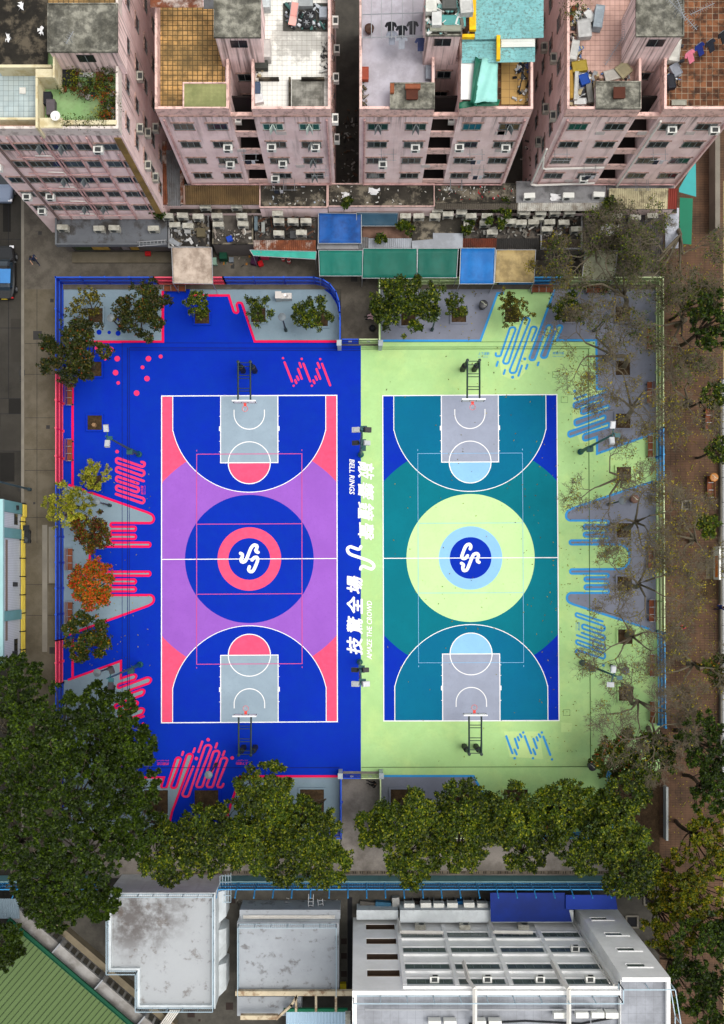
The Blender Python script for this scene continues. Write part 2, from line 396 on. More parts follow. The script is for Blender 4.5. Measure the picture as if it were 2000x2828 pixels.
# west fingers
W6 = lambda pts: T(180, 1340, 5.219, pts)
west_edge = W6([(50, -5), (1190, 395, 110), (1285, 440, 90), (1275, 545, 90), (655, 545, 27), (655, 600, 27), (1020, 600, 27), (1020, 658, 27), (655, 658, 27), (655, 715, 27), (1020, 715, 27), (1020, 773, 27),
                (655, 773, 27), (655, 828, 27), (1230, 828, 27), (1230, 885, 27), (355, 885, 155), (355, 1248, 155), (1230, 1248, 27), (1230, 1303, 27), (655, 1303, 27), (655, 1360, 27), (1020, 1360, 27), (1020, 1416, 27),
                (655, 1416, 27), (655, 1473, 27), (1020, 1473, 27), (1020, 1530, 27), (655, 1530, 27), (655, 1585, 27), (1275, 1585, 90), (1285, 1690, 90), (1190, 1740, 110), (50, 2155)])
panel(west_edge, [(176, 1750), (176, 1345)], m_gl, m_pink, 6.5)
b = MB(); b.ribbon(px([(201, 1060), (201, 1345)]), .2, Z0 + .017, caps=False); b.ribbon(px([(201, 1765), (201, 1876)]), .2, Z0 + .017, caps=False)
struct('court_marking', b, m_pink)
# south-west fingers
Q = lambda pts: T(300, 1780, 8.2, pts)
sw = [(188, 1878, 0)] + Q([(280, 375, 0), (280, 770, 0), (560, 675, 50), (640, 690, 50), (600, 790, 50), (215, 900, 50), (200, 1000, 50), (880, 745, 60), (980, 770, 60), (930, 870, 60), (430, 1050, 50), (420, 1140, 50), (740, 1020, 60), (830, 1030, 60),
      (780, 1140, 60), (150, 1360, 50), (130, 1460, 50), (600, 1280, 60), (680, 1300, 60), (630, 1400, 60), (230, 1540, 50), (240, 1640, 50), (730, 1440, 60), (820, 1460, 60), (770, 1570, 60), (350, 1730, 0)]) + [(330, 2147, 0), (453, 2147, 0)]
Q4 = lambda pts: T(420, 2020, 5.413, pts)
sw += Q4([(130, 850, 40), (215, 850, 40), (365, 393, 45), (442, 393, 45), (272, 845, 45), (362, 845, 45), (528, 338, 48), (622, 338, 48), (300, 1200, 0)]) + [(462, 2300, 0)]
panel(sw, [(176, 2298), (176, 1878)], m_gl, m_pink, 6.2)
panel([(938, 2144), (664, 2144, 0), (612, 2300)], [(938, 2300)], m_gl, m_pink, 6.5, 0)
# east side
E5 = lambda pts: T(1340, 850, 5.075, pts)
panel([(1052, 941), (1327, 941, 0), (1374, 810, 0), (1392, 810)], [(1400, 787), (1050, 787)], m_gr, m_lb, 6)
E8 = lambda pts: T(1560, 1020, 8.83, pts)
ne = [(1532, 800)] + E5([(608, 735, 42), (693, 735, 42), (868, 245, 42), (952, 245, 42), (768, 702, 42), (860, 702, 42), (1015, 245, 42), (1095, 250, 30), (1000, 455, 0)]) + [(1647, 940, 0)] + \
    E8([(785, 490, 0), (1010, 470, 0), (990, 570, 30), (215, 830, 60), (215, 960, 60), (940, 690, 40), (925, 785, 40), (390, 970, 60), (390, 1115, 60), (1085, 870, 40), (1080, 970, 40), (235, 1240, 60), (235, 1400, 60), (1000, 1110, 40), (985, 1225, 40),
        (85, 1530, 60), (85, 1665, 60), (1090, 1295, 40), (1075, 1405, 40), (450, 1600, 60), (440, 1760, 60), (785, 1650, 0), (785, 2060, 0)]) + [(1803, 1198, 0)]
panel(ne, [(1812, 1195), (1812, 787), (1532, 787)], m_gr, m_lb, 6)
E7 = lambda pts: T(1540, 1350, 4.503, pts)
em = [(1803, 1330)] + E7([(900, 0, 0), (190, 240, 90), (100, 290, 80), (110, 395, 70), (635, 395, 26), (635, 448, 26), (325, 448, 26), (325, 498, 26), (635, 498, 26), (635, 545, 26), (325, 545, 26), (325, 595, 26), (635, 595, 26), (635, 642, 26), (150, 642, 26), (150, 692, 26),
      (895, 692, 140), (895, 998, 140), (155, 1002, 26), (155, 1055, 26), (635, 1055, 26), (635, 1100, 26), (335, 1100, 26), (335, 1150, 26), (640, 1150, 26), (640, 1198, 26), (335, 1198, 26), (335, 1250, 26), (640, 1250, 26), (640, 1295, 26),
      (120, 1295, 75), (112, 1400, 75), (200, 1438, 80), (1130, 1740, 0)]) + [(1806, 1745)]
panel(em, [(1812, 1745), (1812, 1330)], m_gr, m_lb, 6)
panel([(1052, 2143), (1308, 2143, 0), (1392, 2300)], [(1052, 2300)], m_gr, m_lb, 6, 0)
# pale re-painted patches on the green half
for q in (E5([(200, 740), (330, 240), (540, 100), (660, 130), (640, 240), (800, 235), (760, 560), (600, 560), (560, 900), (470, 1010), (380, 1010), (230, 950)]),
          [(1392, 2020), (1490, 2020), (1500, 2096), (1408, 2090)], E8([(190, 480), (800, 430), (1040, 480), (1120, 1320), (1000, 1500), (600, 1800), (380, 1800), (190, 1300)]),
          [(1550, 1995), (1580, 1997), (1578, 2022), (1550, 2022)]):
    paint([p[:2] for p in q], mat('paint_patch', S(208, 240, 160, K), .75, .03), 1)

# squiggles
def squig(pts, m, wpx, r): return stroke(rounded(pts, r), wpx, m, 6)
def dots(L_, m, conv=None):
    b = MB()
    for x, y, r in (conv(L_) if conv else L_): b.sheet(px(circ(x, y, r, 20)), Z0 + .027)
    struct('court_marking', b, m)
def dashes(L_, m, wpx, conv):
    b = MB()
    for (x0, y0, x1, y1) in L_:
        q = conv([(x0, y0), (x1, y1)]); b.ribbon(px(q), wpx * .031, Z0 + .026)
    struct('court_marking', b, m)
Z5 = lambda pts: T(280, 1210, 10.15, pts)
squig(Z5([(1130, 670, 0), (1235, 690, 60), (1185, 815, 60), (420, 545, 65), (420, 685, 65), (1215, 930, 65), (1190, 1075, 65), (420, 800, 65), (420, 940, 65), (1190, 1205)]), m_pink2, 7, 6)
squig(Z5([(1035, 1275), (420, 1065, 65), (420, 1195, 65), (1060, 1395, 65), (1040, 1530, 65), (420, 1315, 65), (420, 1450, 65), (1215, 1700, 65), (1190, 1840, 65), (415, 1570)]), m_pink2, 7, 6)
squig(Q4([(620, 525), (440, 970, 45), (545, 975, 45), (800, 205, 48), (900, 205, 48), (650, 835, 45), (750, 835, 45), (925, 290, 45), (1025, 290, 45), (805, 835, 45), (905, 835, 45), (1040, 395, 45), (1140, 395, 45), (965, 835, 40), (1050, 835, 40), (1068, 785)]), m_pink2, 6.2, 7)
squig(E5([(150, 640), (150, 680, 28), (215, 680, 28), (350, 275, 42), (440, 275, 42), (240, 785, 42), (325, 785, 42), (535, 140, 46), (640, 140, 46), (330, 915, 42), (425, 915, 42), (650, 265, 42), (735, 270, 42), (655, 460)]), m_lb, 5.8, 7)
squig(E7([(560, 1650), (225, 1540, 28), (225, 1585, 28), (590, 1710, 28), (580, 1775, 28), (305, 1680, 26), (305, 1735, 26), (590, 1830, 28), (585, 1890, 28), (300, 1790)]), m_lb, 5.6, 6)
squig(E7([(240, 1820), (590, 1945, 28), (590, 2005, 28), (230, 1875, 28), (230, 1925, 28), (590, 2050, 28), (590, 2120, 28), (230, 1998, 28), (225, 2040, 16), (262, 2060)]), m_lb, 5.6, 6)
W2 = lambda pts: T(400, 760, 2.498, pts)
dots([(954, 573, 8), (1083, 578, 8), (1211, 580, 8), (1027, 763, 8), (1153, 763, 8)], m_pink2, W2)
dashes([(965, 602, 1016, 733), (1038, 725, 1046, 745), (1050, 700, 1061, 722), (1058, 648, 1083, 715), (1068, 607, 1078, 635), (1095, 612, 1142, 732), (1163, 727, 1171, 745), (1178, 700, 1188, 722), (1185, 648, 1210, 715),
        (1193, 607, 1206, 640), (1223, 612, 1279, 760)], m_pink2, 6, W2)
W3 = lambda pts: T(1000, 1900, 2.32, pts)
dots([(978, 450, 8), (1095, 450, 8), (1217, 457, 8), (1033, 285, 8), (1152, 285, 8)], m_lb, W3)
dashes([(924, 309, 964, 418), (977, 394, 991, 425), (980, 325, 1000, 385), (998, 315, 1006, 335), (1013, 297, 1022, 314), (1043, 309, 1084, 418), (1097, 392, 1111, 425), (1098, 325, 1120, 385), (1118, 315, 1126, 337), (1132, 297, 1142, 314), (1162, 312, 1206, 428)], m_lb, 6, W3)
W1 = lambda pts: T(0, 760, 3.248, pts)
dots([(997, 668, 25), (1053, 750, 25), (943, 750, 17), (1038, 875, 25), (1062, 967, 16), (1333, 750, 25), (1443, 730, 18), (1280, 827, 17), (1320, 928, 25), (1227, 1058, 25), (875, 655, 24), (1052, 1583, 16)], m_pink2, W1)
dots([(1075, 390, 25), (890, 512, 23), (981, 514, 16), (1061, 522, 23)], m_blue, W1)
dots([(665, 405, 27), (840, 123, 27), (1200, 395, 27)], m_pink2, Q4)
dashes([(467, 305, 451, 352), (640, 253, 618, 310), (753, 152, 698, 305), (973, 178, 952, 240), (1085, 297, 1060, 360)], m_pink2, 6.2, Q4)
dots([(790, 1798, 38)], m_pink, Q); dashes([(455, 1755, 795, 1625)], m_pink, 6, Q)
dots([(385, 975, 22), (555, 718, 22)], m_lb, E5)
dashes([(178, 758, 160, 815), (278, 875, 261, 928), (515, 812, 466, 953), (593, 800, 573, 855), (748, 768, 736, 808)], m_lb, 5.8, E5)
dots([(240, 535, 38)], m_lb, E8); dashes([(235, 720, 520, 615)], m_lb, 5.6, E8)
dots([(568, 2192, 18)], m_lb, E7)
# drain channels
b = MB()
for x, w_ in ((338, 1.2), (353, 1.6), (358, 1.2)):
    b.ribbon(px([(x, 960 if x > 350 else 945), (x, 2118)]), w_ * .031, Z0 + .034, caps=False)
for y, w_ in ((947, 1.0), (961, 1.6), (967, 1.4)): b.ribbon(px([(338 if y < 950 else 358, y), (996, y + 1)]), w_ * .031, Z0 + .035, caps=False)
b.ribbon(px([(358, 2120), (938, 2120)]), .05, Z0 + .035, caps=False)
struct('drain_line', b, m_drain_b)
b = MB()
for y, w_ in ((944, 1.2), (958, 1.2), (963.5, 1.6)): b.ribbon(px([(998, y + 1), (1630, y)]), w_ * .031, Z0 + .035, caps=False)
b.ribbon(px([(1625, 963), (1631, 2116)]), .05, Z0 + .034, caps=False); b.ribbon(px([(998, 2119), (1632, 2117)]), .05, Z0 + .036, caps=False)
struct('drain_line', b, m_drain_g)
b = MB()
for (x, y) in ((1535, 1035), (1559, 1104), (1565, 1968)): b.ribbon(px([(x - 9, y - 8), (x + 9, y - 8), (x + 9, y + 8), (x - 9, y + 8)]), .025, Z0 + .012, closed=True)
struct('hatch_line', b, m_drain_g)

# ------------------------------------------------------------------ the two basketball courts
def lay(quadpx, C):
    (tl, tr, br, bl) = quadpx
    def uv(u, v):
        a = u / 15; c = v / 28
        return tuple(tl[i] * (1 - a) * (1 - c) + tr[i] * a * (1 - c) + br[i] * a * c + bl[i] * (1 - a) * c for i in (0, 1))
    M_ = lambda L_: [uv(*p) for p in L_]
    paint(M_([(0, 0), (15, 0), (15, 28), (0, 28)]), C['corner'], 1)
    a = math.degrees(math.acos(7.5 / 9.95))
    paint(M_(circ(7.5, 14, 9.95, 60, -(a - 0), a) + circ(7.5, 14, 9.95, 60, 180 - a, 180 + a)) if False else
          M_([p for p in [(7.5 + 9.95 * math.cos(R(t)), 14 + 9.95 * math.sin(R(t))) for t in range(0, 360, 2)] if 0 <= p[0] <= 15] ) if False else
          M_([(max(0, min(15, 7.5 + 9.95 * math.cos(R(t)))), 14 + 9.95 * math.sin(R(t))) for t in range(0, 360, 2)]), C['mid'], 2)
    for s_ in (0, 1):
        f = (lambda L_: [(p[0], 28 - p[1]) for p in L_]) if s_ else (lambda L_: L_)
        t0 = math.degrees(math.asin((2.99 - 1.575) / 6.75))
        arc = [(.95, 0), (.95, 2.99)] + [(7.5 - 6.68 * math.cos(R(t)), 1.575 + 6.7 * math.sin(R(t))) for t in np.linspace(t0, 180 - t0, 48)] + [(14.05, 2.99), (14.05, 0)]
        paint(M_(f(arc)), C['three'], 4)
        key = [(5.05, 0), (5.05, 5.75), (9.95, 5.75), (9.95, 0)]
        paint(M_(f(key)), C['key'], 6); paint(M_(f([(7.5 - 1.8 * math.cos(R(t)), 5.75 + 1.8 * math.sin(R(t))) for t in range(0, 181, 6)])), C['ft'], 6)
        b = MB()
        L5 = [arc, key, circ(7.5, 5.75, 1.8, 48) + [(9.3, 5.75)], [(8.8, 1.2), (8.8, 1.575)] + circ(7.5, 1.575, 1.3, 30, 0, 180) + [(6.2, 1.2)]]
        for i, l in enumerate(L5): b.ribbon(px(M_(f(l))), .075 if i else .065, Z0 + .036 + i * .001, caps=False)
        for u0, d in ((5.05, -1), (9.95, 1)):
            for v in (1.76, 3.9, 4.8): b.ribbon(px(M_(f([(u0 + d * .03, v), (u0 + d * .13, v)]))), .05, Z0 + .041, caps=False)
            b.ribbon(px(M_(f([(u0 + d * .08, 2.62), (u0 + d * .08, 3.02)]))), .11, Z0 + .041, caps=False)
        struct('court_line', b, m_white)
    paint(M_(circ(7.5, 14, 5.5, 96)), C['big'], 5)
    paint(M_(circ(7.5, 14, 2.72, 72)), C['ring'], 6); paint(M_(circ(7.5, 14, 1.79, 60)), m_blue, 7)
    b = MB()
    b.ribbon(px(M_([(0, 0), (15, 0), (15, 28), (0, 28)])), .085, Z0 + .041, closed=True); b.ribbon(px(M_([(0, 14), (15, 14)])), .07, Z0 + .043, caps=False)
    struct('court_line', b, m_white)
    b = MB(); b.ribbon(px(M_([(3, 5), (12, 5), (12, 23), (3, 23)])), C['vw'], Z0 + .0445, closed=True)
    for v in (11, 17): b.ribbon(px(M_([(3, v), (12, v)])), C['vw'], Z0 + .0455, caps=False)
    for u in (3, 12):
        for v in (4.7, 23.3): b.ribbon(px(M_([(u, v - .07), (u, v + .07)])), .05, Z0 + .0455, caps=False)
    struct('court_line', b, C['vol'])
lay([(447, 1094), (930.5, 1092), (932, 1993), (446.5, 1996)], dict(corner=m_coral, mid=m_purple, three=m_blue, key=m_keyl, ft=m_coral, big=m_blue, ring=m_coral, vol=mat('paint_mauve', S(235, 95, 160, K), .7, 0), vw=.055))
lay([(1057, 1093), (1538, 1090), (1544, 1990), (1060, 1991)], dict(corner=m_blue, mid=m_teal, three=m_teal2, key=m_keyr, ft=m_lb2, big=m_lgreen, ring=m_lb2, vol=m_lb2, vw=.035))
# emblems
G1 = lambda pts: [p[:2] for p in T(600, 1450, 8.12, pts)]; G2 = lambda pts: [p[:2] for p in T(1200, 1440, 8.12, pts)]
for pts in (G1([(525, 635), (565, 660), (563, 715), (535, 775), (560, 825), (620, 818), (665, 750), (760, 520), (830, 450), (890, 470), (890, 520), (868, 570), (885, 600), (920, 612)]),
            G1([(785, 785), (830, 735), (885, 722), (912, 765), (890, 850), (835, 980), (795, 1035), (740, 1042), (708, 1000), (725, 935)]),
            G2([(800, 615), (815, 560), (785, 515), (725, 530), (680, 595), (622, 750), (612, 800), (645, 832), (700, 822), (740, 770)]),
            G2([(605, 940), (648, 975), (635, 1035), (650, 1095), (700, 1098), (745, 1050), (850, 790), (900, 730), (960, 725), (985, 775), (962, 850), (965, 895), (1000, 915)])):
    stroke(smooth(pts, 5), 9, m_white, 13, 'court_emblem_marking')
G3 = lambda pts: [p[:2] for p in T(930, 1500, 6.56, pts)]
stroke(smooth(G3([(440, 62), (425, 98), (385, 110), (320, 88), (245, 66), (198, 100), (208, 160), (265, 208), (420, 262), (580, 320), (655, 372), (675, 425), (635, 468), (560, 448), (485, 418), (445, 435), (435, 468)]), 5), 8.5, m_white, 7, 'court_emblem_marking')
# lettering
def lettering(txt, box, rot, m, z=.03, bold=.0, shear=.2, name='court_lettering_marking'):
    cu = bpy.data.curves.new('lettering', 'FONT'); cu.body = txt; cu.shear = shear; cu.offset = 0; cu.resolution_u = 2
    o = bpy.data.objects.new('lettering', cu); COL.objects.link(o)
    bpy.context.view_layer.update()
    me = bpy.data.meshes.new_from_object(o.evaluated_get(bpy.context.evaluated_depsgraph_get()))
    bpy.data.objects.remove(o); bpy.data.curves.remove(cu)
    n = len(me.vertices); a = np.empty(n * 3); me.vertices.foreach_get('co', a); a = a.reshape(-1, 3)
    q = a.copy(); c, s_ = round(math.cos(R(rot))), round(math.sin(R(rot)))
    q[:, 0] = a[:, 0] * c - a[:, 1] * s_; q[:, 1] = a[:, 0] * s_ + a[:, 1] * c
    lo, hi = q.min(0), q.max(0); (x0, y1), (x1, y0) = P2(box[0], box[1]), P2(box[2], box[3])
    q[:, 0] = x0 + (q[:, 0] - lo[0]) / (hi[0] - lo[0]) * (x1 - x0); q[:, 1] = y0 + (q[:, 1] - lo[1]) / (hi[1] - lo[1]) * (y1 - y0); q[:, 2] = Z0 + z
    if bold > .01:                                # heavy strokes: the outline is laid down eight times, a hair apart
        n_, fs = n, [tuple(p.vertices) for p in me.polygons]; VV = []; FF = []; bw = bold * (y1 - y0 if rot == 0 else x1 - x0) * 1.6
        q0 = q.copy(); cx_, cy_ = (x0 + x1) / 2, (y0 + y1) / 2; q0[:, 0] = cx_ + (q[:, 0] - cx_) * (1 - 2 * bw / (x1 - x0)); q0[:, 1] = cy_ + (q[:, 1] - cy_) * (1 - 2 * bw / (y1 - y0))
        for k in range(9):
            o_ = (bw * math.cos(R(k * 45)), bw * math.sin(R(k * 45))) if k < 8 else (0, 0); VV += [(p[0] + o_[0], p[1] + o_[1], Z0 + z + k * .0011) for p in q0]; FF += [tuple(i + k * n_ for i in f) for f in fs]
        me = bpy.data.meshes.new('lettering'); me.from_pydata(VV, [], FF)
    else: me.vertices.foreach_set('co', q.ravel())
    me.update()
    me.materials.clear(); me.materials.append(m)
    o = bpy.data.objects.new(name, me); COL.objects.link(o); return tag(o, kind='structure')
for ch, y0, y1 in (('敲', 1274, 1325), ('響', 1332, 1382), ('鐘', 1386, 1438), ('聲', 1442, 1492)): lettering(ch, (989, y0, 1033.5, y1), -90, m_white, bold=.013)
lettering('BELL RINGS', (965, 1268, 979.5, 1366), -90, m_white, bold=.014)
for ch, y0, y1 in (('場', 1590, 1640), ('全', 1647, 1696), ('驚', 1701, 1752), ('技', 1758, 1809)): lettering(ch, (957.5, y0, 1002, y1), 90, m_white, bold=.02)
lettering('AMAZE THE CROWD', (1013, 1659, 1027.5, 1821), 90, m_white, bold=.014)
for t, bx, rot, m in (('上下連動', (1320, 973, 1352, 981), 0, m_lb), ('Sync Together', (1320, 985, 1349, 988), 0, m_lb), ('齊聲打氣', (1526, 972, 1558, 979), 0, m_lb), ('Cheer Out Loud', (1526, 983, 1557, 986), 0, m_lb),
                  ('上下連動', (652, 2104, 686, 2112), 180, m_pink2), ('Sync Together', (655, 2098, 685, 2101), 180, m_pink2), ('齊聲打氣', (434, 2105, 467, 2113), 180, m_pink2), ('Cheer Out Loud', (434, 2099, 467, 2102), 180, m_pink2),
                  ('歡呼聲', (389.5, 1341, 397, 1366), 90, m_pink2), ('Make It Loud', (399, 1341, 402, 1366), 90, m_pink2), ('歡呼聲', (1595, 1718, 1602, 1742), -90, m_lb), ('Make It Loud', (1590, 1718, 1593, 1742), -90, m_lb)):
    lettering(t, bx, rot, m, bold=.008, z=.03)
# ================================================================== COURT FURNITURE
m_steel = mat('galvanised_steel', S(175, 178, 182, .7), .45, .1, 3, metal=.5, spec=.5)
m_black = mat('black_pad', (.012, .013, .015), .6, .1, 3); m_dgreen = mat('dark_green_post', S(10, 42, 40, .8), .5, .15, 3, spec=.4)
m_tealpost = mat('teal_post', S(0, 92, 98, .6), .5, .2, 2, spec=.4)
m_wood = mat('bench_wood', S(150, 82, 48, .62), .7, .25, 3, tile=(.085, .012, S(60, 30, 18, .5), S(128, 68, 38, .6), 40)); m_woodr = mat('bench_wood_cross', S(150, 82, 48, .62), .7, .25, 3)
fcol = {'blue': mat('fence_blue', S(0, 48, 190, .7), .5, .1, 1, spec=.4), 'pink': mat('fence_pink', S(240, 30, 80, .75), .5, .1, 1, spec=.4), 'green': mat('fence_green', S(185, 212, 140, .72), .55, .12, 1, stain=(S(120, 135, 90, .6), .4, .8), spec=.4),
        'sky': mat('fence_sky_blue', S(0, 120, 200, .72), .5, .12, 1, spec=.4)}
frim = {'blue': mat('rail_blue', S(30, 90, 215, .8), .45, .05), 'pink': mat('rail_pink', S(255, 95, 120, .8), .45, .05), 'green': mat('rail_green', S(215, 232, 175, .85), .45, .05), 'sky': mat('rail_sky', S(70, 170, 235, .85), .45, .05)}
def fence(pts_px, colr, label, h=2.0, group='metal fence runs around the court', name='metal_fence'):
    g = [P2(*p) for p in pts_px]
    root = thing(name, label, 'fence', (*g[0], Z0), 0, group)
    pan, rail = MB(), MB(); slots = MB()
    for a, c in zip(g[:-1], g[1:]):
        a = Vector((*a, 0)); c = Vector((*c, 0)); d = c - a; Lh = d.length; d.normalize(); ang = math.atan2(d.y, d.x); nrm = Vector((-d.y, d.x, 0))
        k = int(Lh / .11)
        for i in range(k):
            p = a + d * (i + .5) * Lh / k
            pan.cbox(p + Vector((0, 0, Z0 + .12 + (h - .17) / 2)), .075, .02, h - .2, ang)
        for z, t in ((.08, .07), (h * .52, .1), (h - .04, .08)):
            rail.cbox((a + c) / 2 + Vector((0, 0, Z0 + z)), Lh, t, .07, ang)
        n = max(1, round(Lh / 2.3))
        for i in range(n + 1):
            p = a + d * Lh * i / n
            q = MB(); q.cbox(p + Vector((0, 0, Z0 + h / 2)), .09, .12, h + .02, ang); q.cbox(p + nrm * .0 + Vector((0, 0, Z0 + .03)), .22, .26, .05, ang)
            q.cbox(p + Vector((0, 0, Z0 + h + .02)), .12, .15, .05, ang, 1)
            q.build('post', [fcol[colr], frim[colr]], root)
    pan.build('panel', fcol[colr], root); rail.build('rail', frim[colr], root)
    return root
fence([(173, 785), (438, 785)], 'blue', 'blue metal fence along the lane behind the grey dotted corner')
fence([(438, 785), (625, 785)], 'pink', 'pink metal fence along the lane touched by the beige awning')
arc = [(870, 785), (893, 790), (913, 803), (929, 824), (938, 850), (940, 880)]
fence([(625, 785), (870, 785)], 'blue', 'blue metal fence behind the drinking fountain')
fence(arc + [(940, 955)], 'blue', 'curved blue metal fence rounding into the north entrance')
fence([(1047, 958), (1047, 870), (1047, 785)], 'green', 'pale green metal fence beside the north entrance lane')
fence([(1050, 785), (1374, 785)], 'green', 'pale green metal fence behind the large yellow-tipped tree under the teal awnings')
fence([(1374, 785), (1548, 785)], 'sky', 'sky blue metal fence between the tan awning and a bench')
fence([(1548, 785), (1812, 785)], 'green', 'pale green metal fence under the bare branches at the lane corner')
fence([(1812, 785), (1813, 1190)], 'green', 'pale green metal fence along the brick walk beside three benches')
fence([(1813, 1190), (1814, 1335)], 'sky', 'short sky blue metal fence along the brick walk beside one bench')
fence([(1814, 1335), (1816, 1742)], 'green', 'pale green metal fence along the brick walk behind the finger pattern')
fence([(1816, 1742), (1819, 2000)], 'sky', 'sky blue metal fence along the brick walk beside the bare planters')
fence([(1676, 2128), (1676, 2300)], 'sky', 'sky blue metal fence stepping inward under the broadleaf trees')
fence([(1400, 2298), (1676, 2298)], 'sky', 'sky blue metal fence along the school lane under leafy crowns')
fence([(1052, 2298), (1400, 2298)], 'green', 'pale green metal fence along the school lane hidden by leaves')
fence([(1050, 2132), (1050, 2298)], 'green', 'pale green metal fence beside the south entrance')
fence([(943, 2132), (943, 2298)], 'blue', 'blue metal fence beside the south entrance')
fence([(612, 2298), (943, 2298)], 'blue', 'blue metal fence along the school lane beneath the leafy trees')
fence([(462, 2298), (612, 2298)], 'pink', 'pink metal fence along the school lane under the leafy tree')
fence([(174, 785), (174, 1040)], 'blue', 'blue metal fence along the pavement at the dotted corner')
fence([(174, 1040), (174, 1342)], 'pink', 'pink metal fence along the pavement beside two brown benches')
fence([(174, 1342), (174, 1765)], 'blue', 'blue metal fence along the pavement behind the autumn trees')
fence([(174, 1765), (174, 1885)], 'pink', 'short pink metal fence along the pavement below the autumn trees')
fence([(174, 1885), (174, 2060)], 'blue', 'blue metal fence along the pavement running under the dark banyans')
def gate(xa, xb, y, colr, label, gx):
    a, c = P2(xa, y), P2(xb, y); root = thing('gate_leaf', label, 'gate', (*a, Z0), 0, 'gate leaves at the two court entrances')
    b = MB(); n = 14
    for i in range(n): b.box(a[0] + (c[0] - a[0]) * i / n, a[0] + (c[0] - a[0]) * (i + .8) / n, a[1] - .015, a[1] + .015, .15, 1.7)
    b.build('panel', fcol[colr], root)
    b = MB()
    for z in (.1, .9, 1.72): b.box(a[0], c[0], a[1] - .035, a[1] + .035, z - .04, z + .04)
    b.build('frame', frim[colr], root)
    b = MB(); b.box((a[0] + c[0]) / 2 - .15, (a[0] + c[0]) / 2 + .15, a[1] - .08, a[1] + .08, 1.0, 1.06); b.build('latch', m_steel, root)
gate(945, 990, 950, 'blue', 'blue gate leaf closing the north entrance', 0)
gate(992, 1043, 950, 'green', 'pale green gate leaf closing the north entrance', 0)
gate(948, 996, 2138, 'blue', 'blue gate leaf closing the south entrance', 0)
gate(998, 1046, 2138, 'green', 'pale green gate leaf closing the south entrance', 0)
for (x, y, l) in ((938, 962, 'grey gate pier where the blue fence meets the north gate'), (1050, 962, 'grey gate pier where the green fence meets the north gate'), (941, 2130, 'grey gate pier where the blue fence meets the south gate'), (1052, 2130, 'grey gate pier where the green fence meets the south gate')):
    q = P2(x, y); b = MB(); b.box(q[0] - .16, q[0] + .16, q[1] - .2, q[1] + .2, 0, 2.0); b.box(q[0] - .2, q[0] + .2, q[1] - .24, q[1] + .24, 2.0, 2.08)
    tag(b.build('gate_pier', mat('pier_paint', S(175, 185, 190, .8), .8, .15, 1), origin=(*q, 0)), l, 'pillar', 'grey gate piers')

# benches
def bench_proto():
    r = thing('bench', 'x', 'bench')
    b = MB()
    for i in range(4): b.box(-.92, .92, .0 + i * .105, .09 + i * .105, .42, .46)
    b.build('seat', m_woodr, r, local=True)
    b = MB()
    for i in range(3): b.cbox((0, -.07 - i * .03, .55 + i * .12), 1.84, .03, .1, 0, 0, R(-14))
    b.build('backrest', m_woodr, r, local=True)
    for x in (-.93, -.31, .31, .93):
        b = MB(); b.tube([(x, -.06, .46), (x, -.04, .66), (x, .12, .68), (x, .38, .66), (x, .4, .46)], .022, n=6); b.build('armrest', m_steel, r, local=True)
    for x in (-.8, .8):
        b = MB(); b.box(x - .04, x + .04, .02, .38, 0, .42); b.box(x - .05, x + .05, -.02, .42, 0, .04); b.build('leg', m_dgreen, r, local=True)
    return r
bp_ = bench_proto(); first = [True]
def put(proto, state, x, y, z, rz, label, group):
    q = P(x, y, z)
    if state[0]:
        proto.location = q; proto.rotation_euler = (0, 0, rz); proto['label'] = label; proto['group'] = group; state[0] = False; return proto
    return copy_tree(proto, q, rz, label, group)
BG = 'brown slatted benches around the court'
for (x, y, l) in ((190, 1092, 'on the blue floor by the pink fence, nearest the big flowering tree'), (190, 1245, 'by the pink fence beside the planter with a stump'), (191, 1402, 'by the blue fence below the pale yellow tree'),
                  (191, 1545, 'by the blue fence between the dark red tree and the orange tree'), (191, 1692, 'by the blue fence below the orange tree')):
    put(bp_, first, x, y, Z0, R(-90), 'brown slatted bench ' + l, BG)
for (x, y, l) in ((486, 795, 'against the pink north fence'), (1495, 798, 'against the sky blue north fence'), (1645, 799, 'against the green north fence under bare branches')):
    put(bp_, first, x, y, Z0, R(180), 'brown slatted bench ' + l, BG)
for (x, y, l) in ((1796, 940, 'by the green fence nearest the lane corner'), (1797, 1087, 'by the green fence under a thick bare limb'), (1799, 1235, 'by the short sky blue fence'), (1800, 1540, 'by the green fence beside the round bay of the finger pattern'),
                  (1802, 1686, 'by the green fence below the finger pattern'), (1804, 1836, 'by the sky blue fence near the floodlight with a dark disc'), (1805, 1965, 'by the sky blue fence half hidden by twigs')):
    put(bp_, first, x, y, Z0, R(90), 'brown slatted bench ' + l, BG)
put(bp_, first, 1505, 2290, Z0, 0, 'brown slatted bench by the south fence, mostly under leaves', BG)

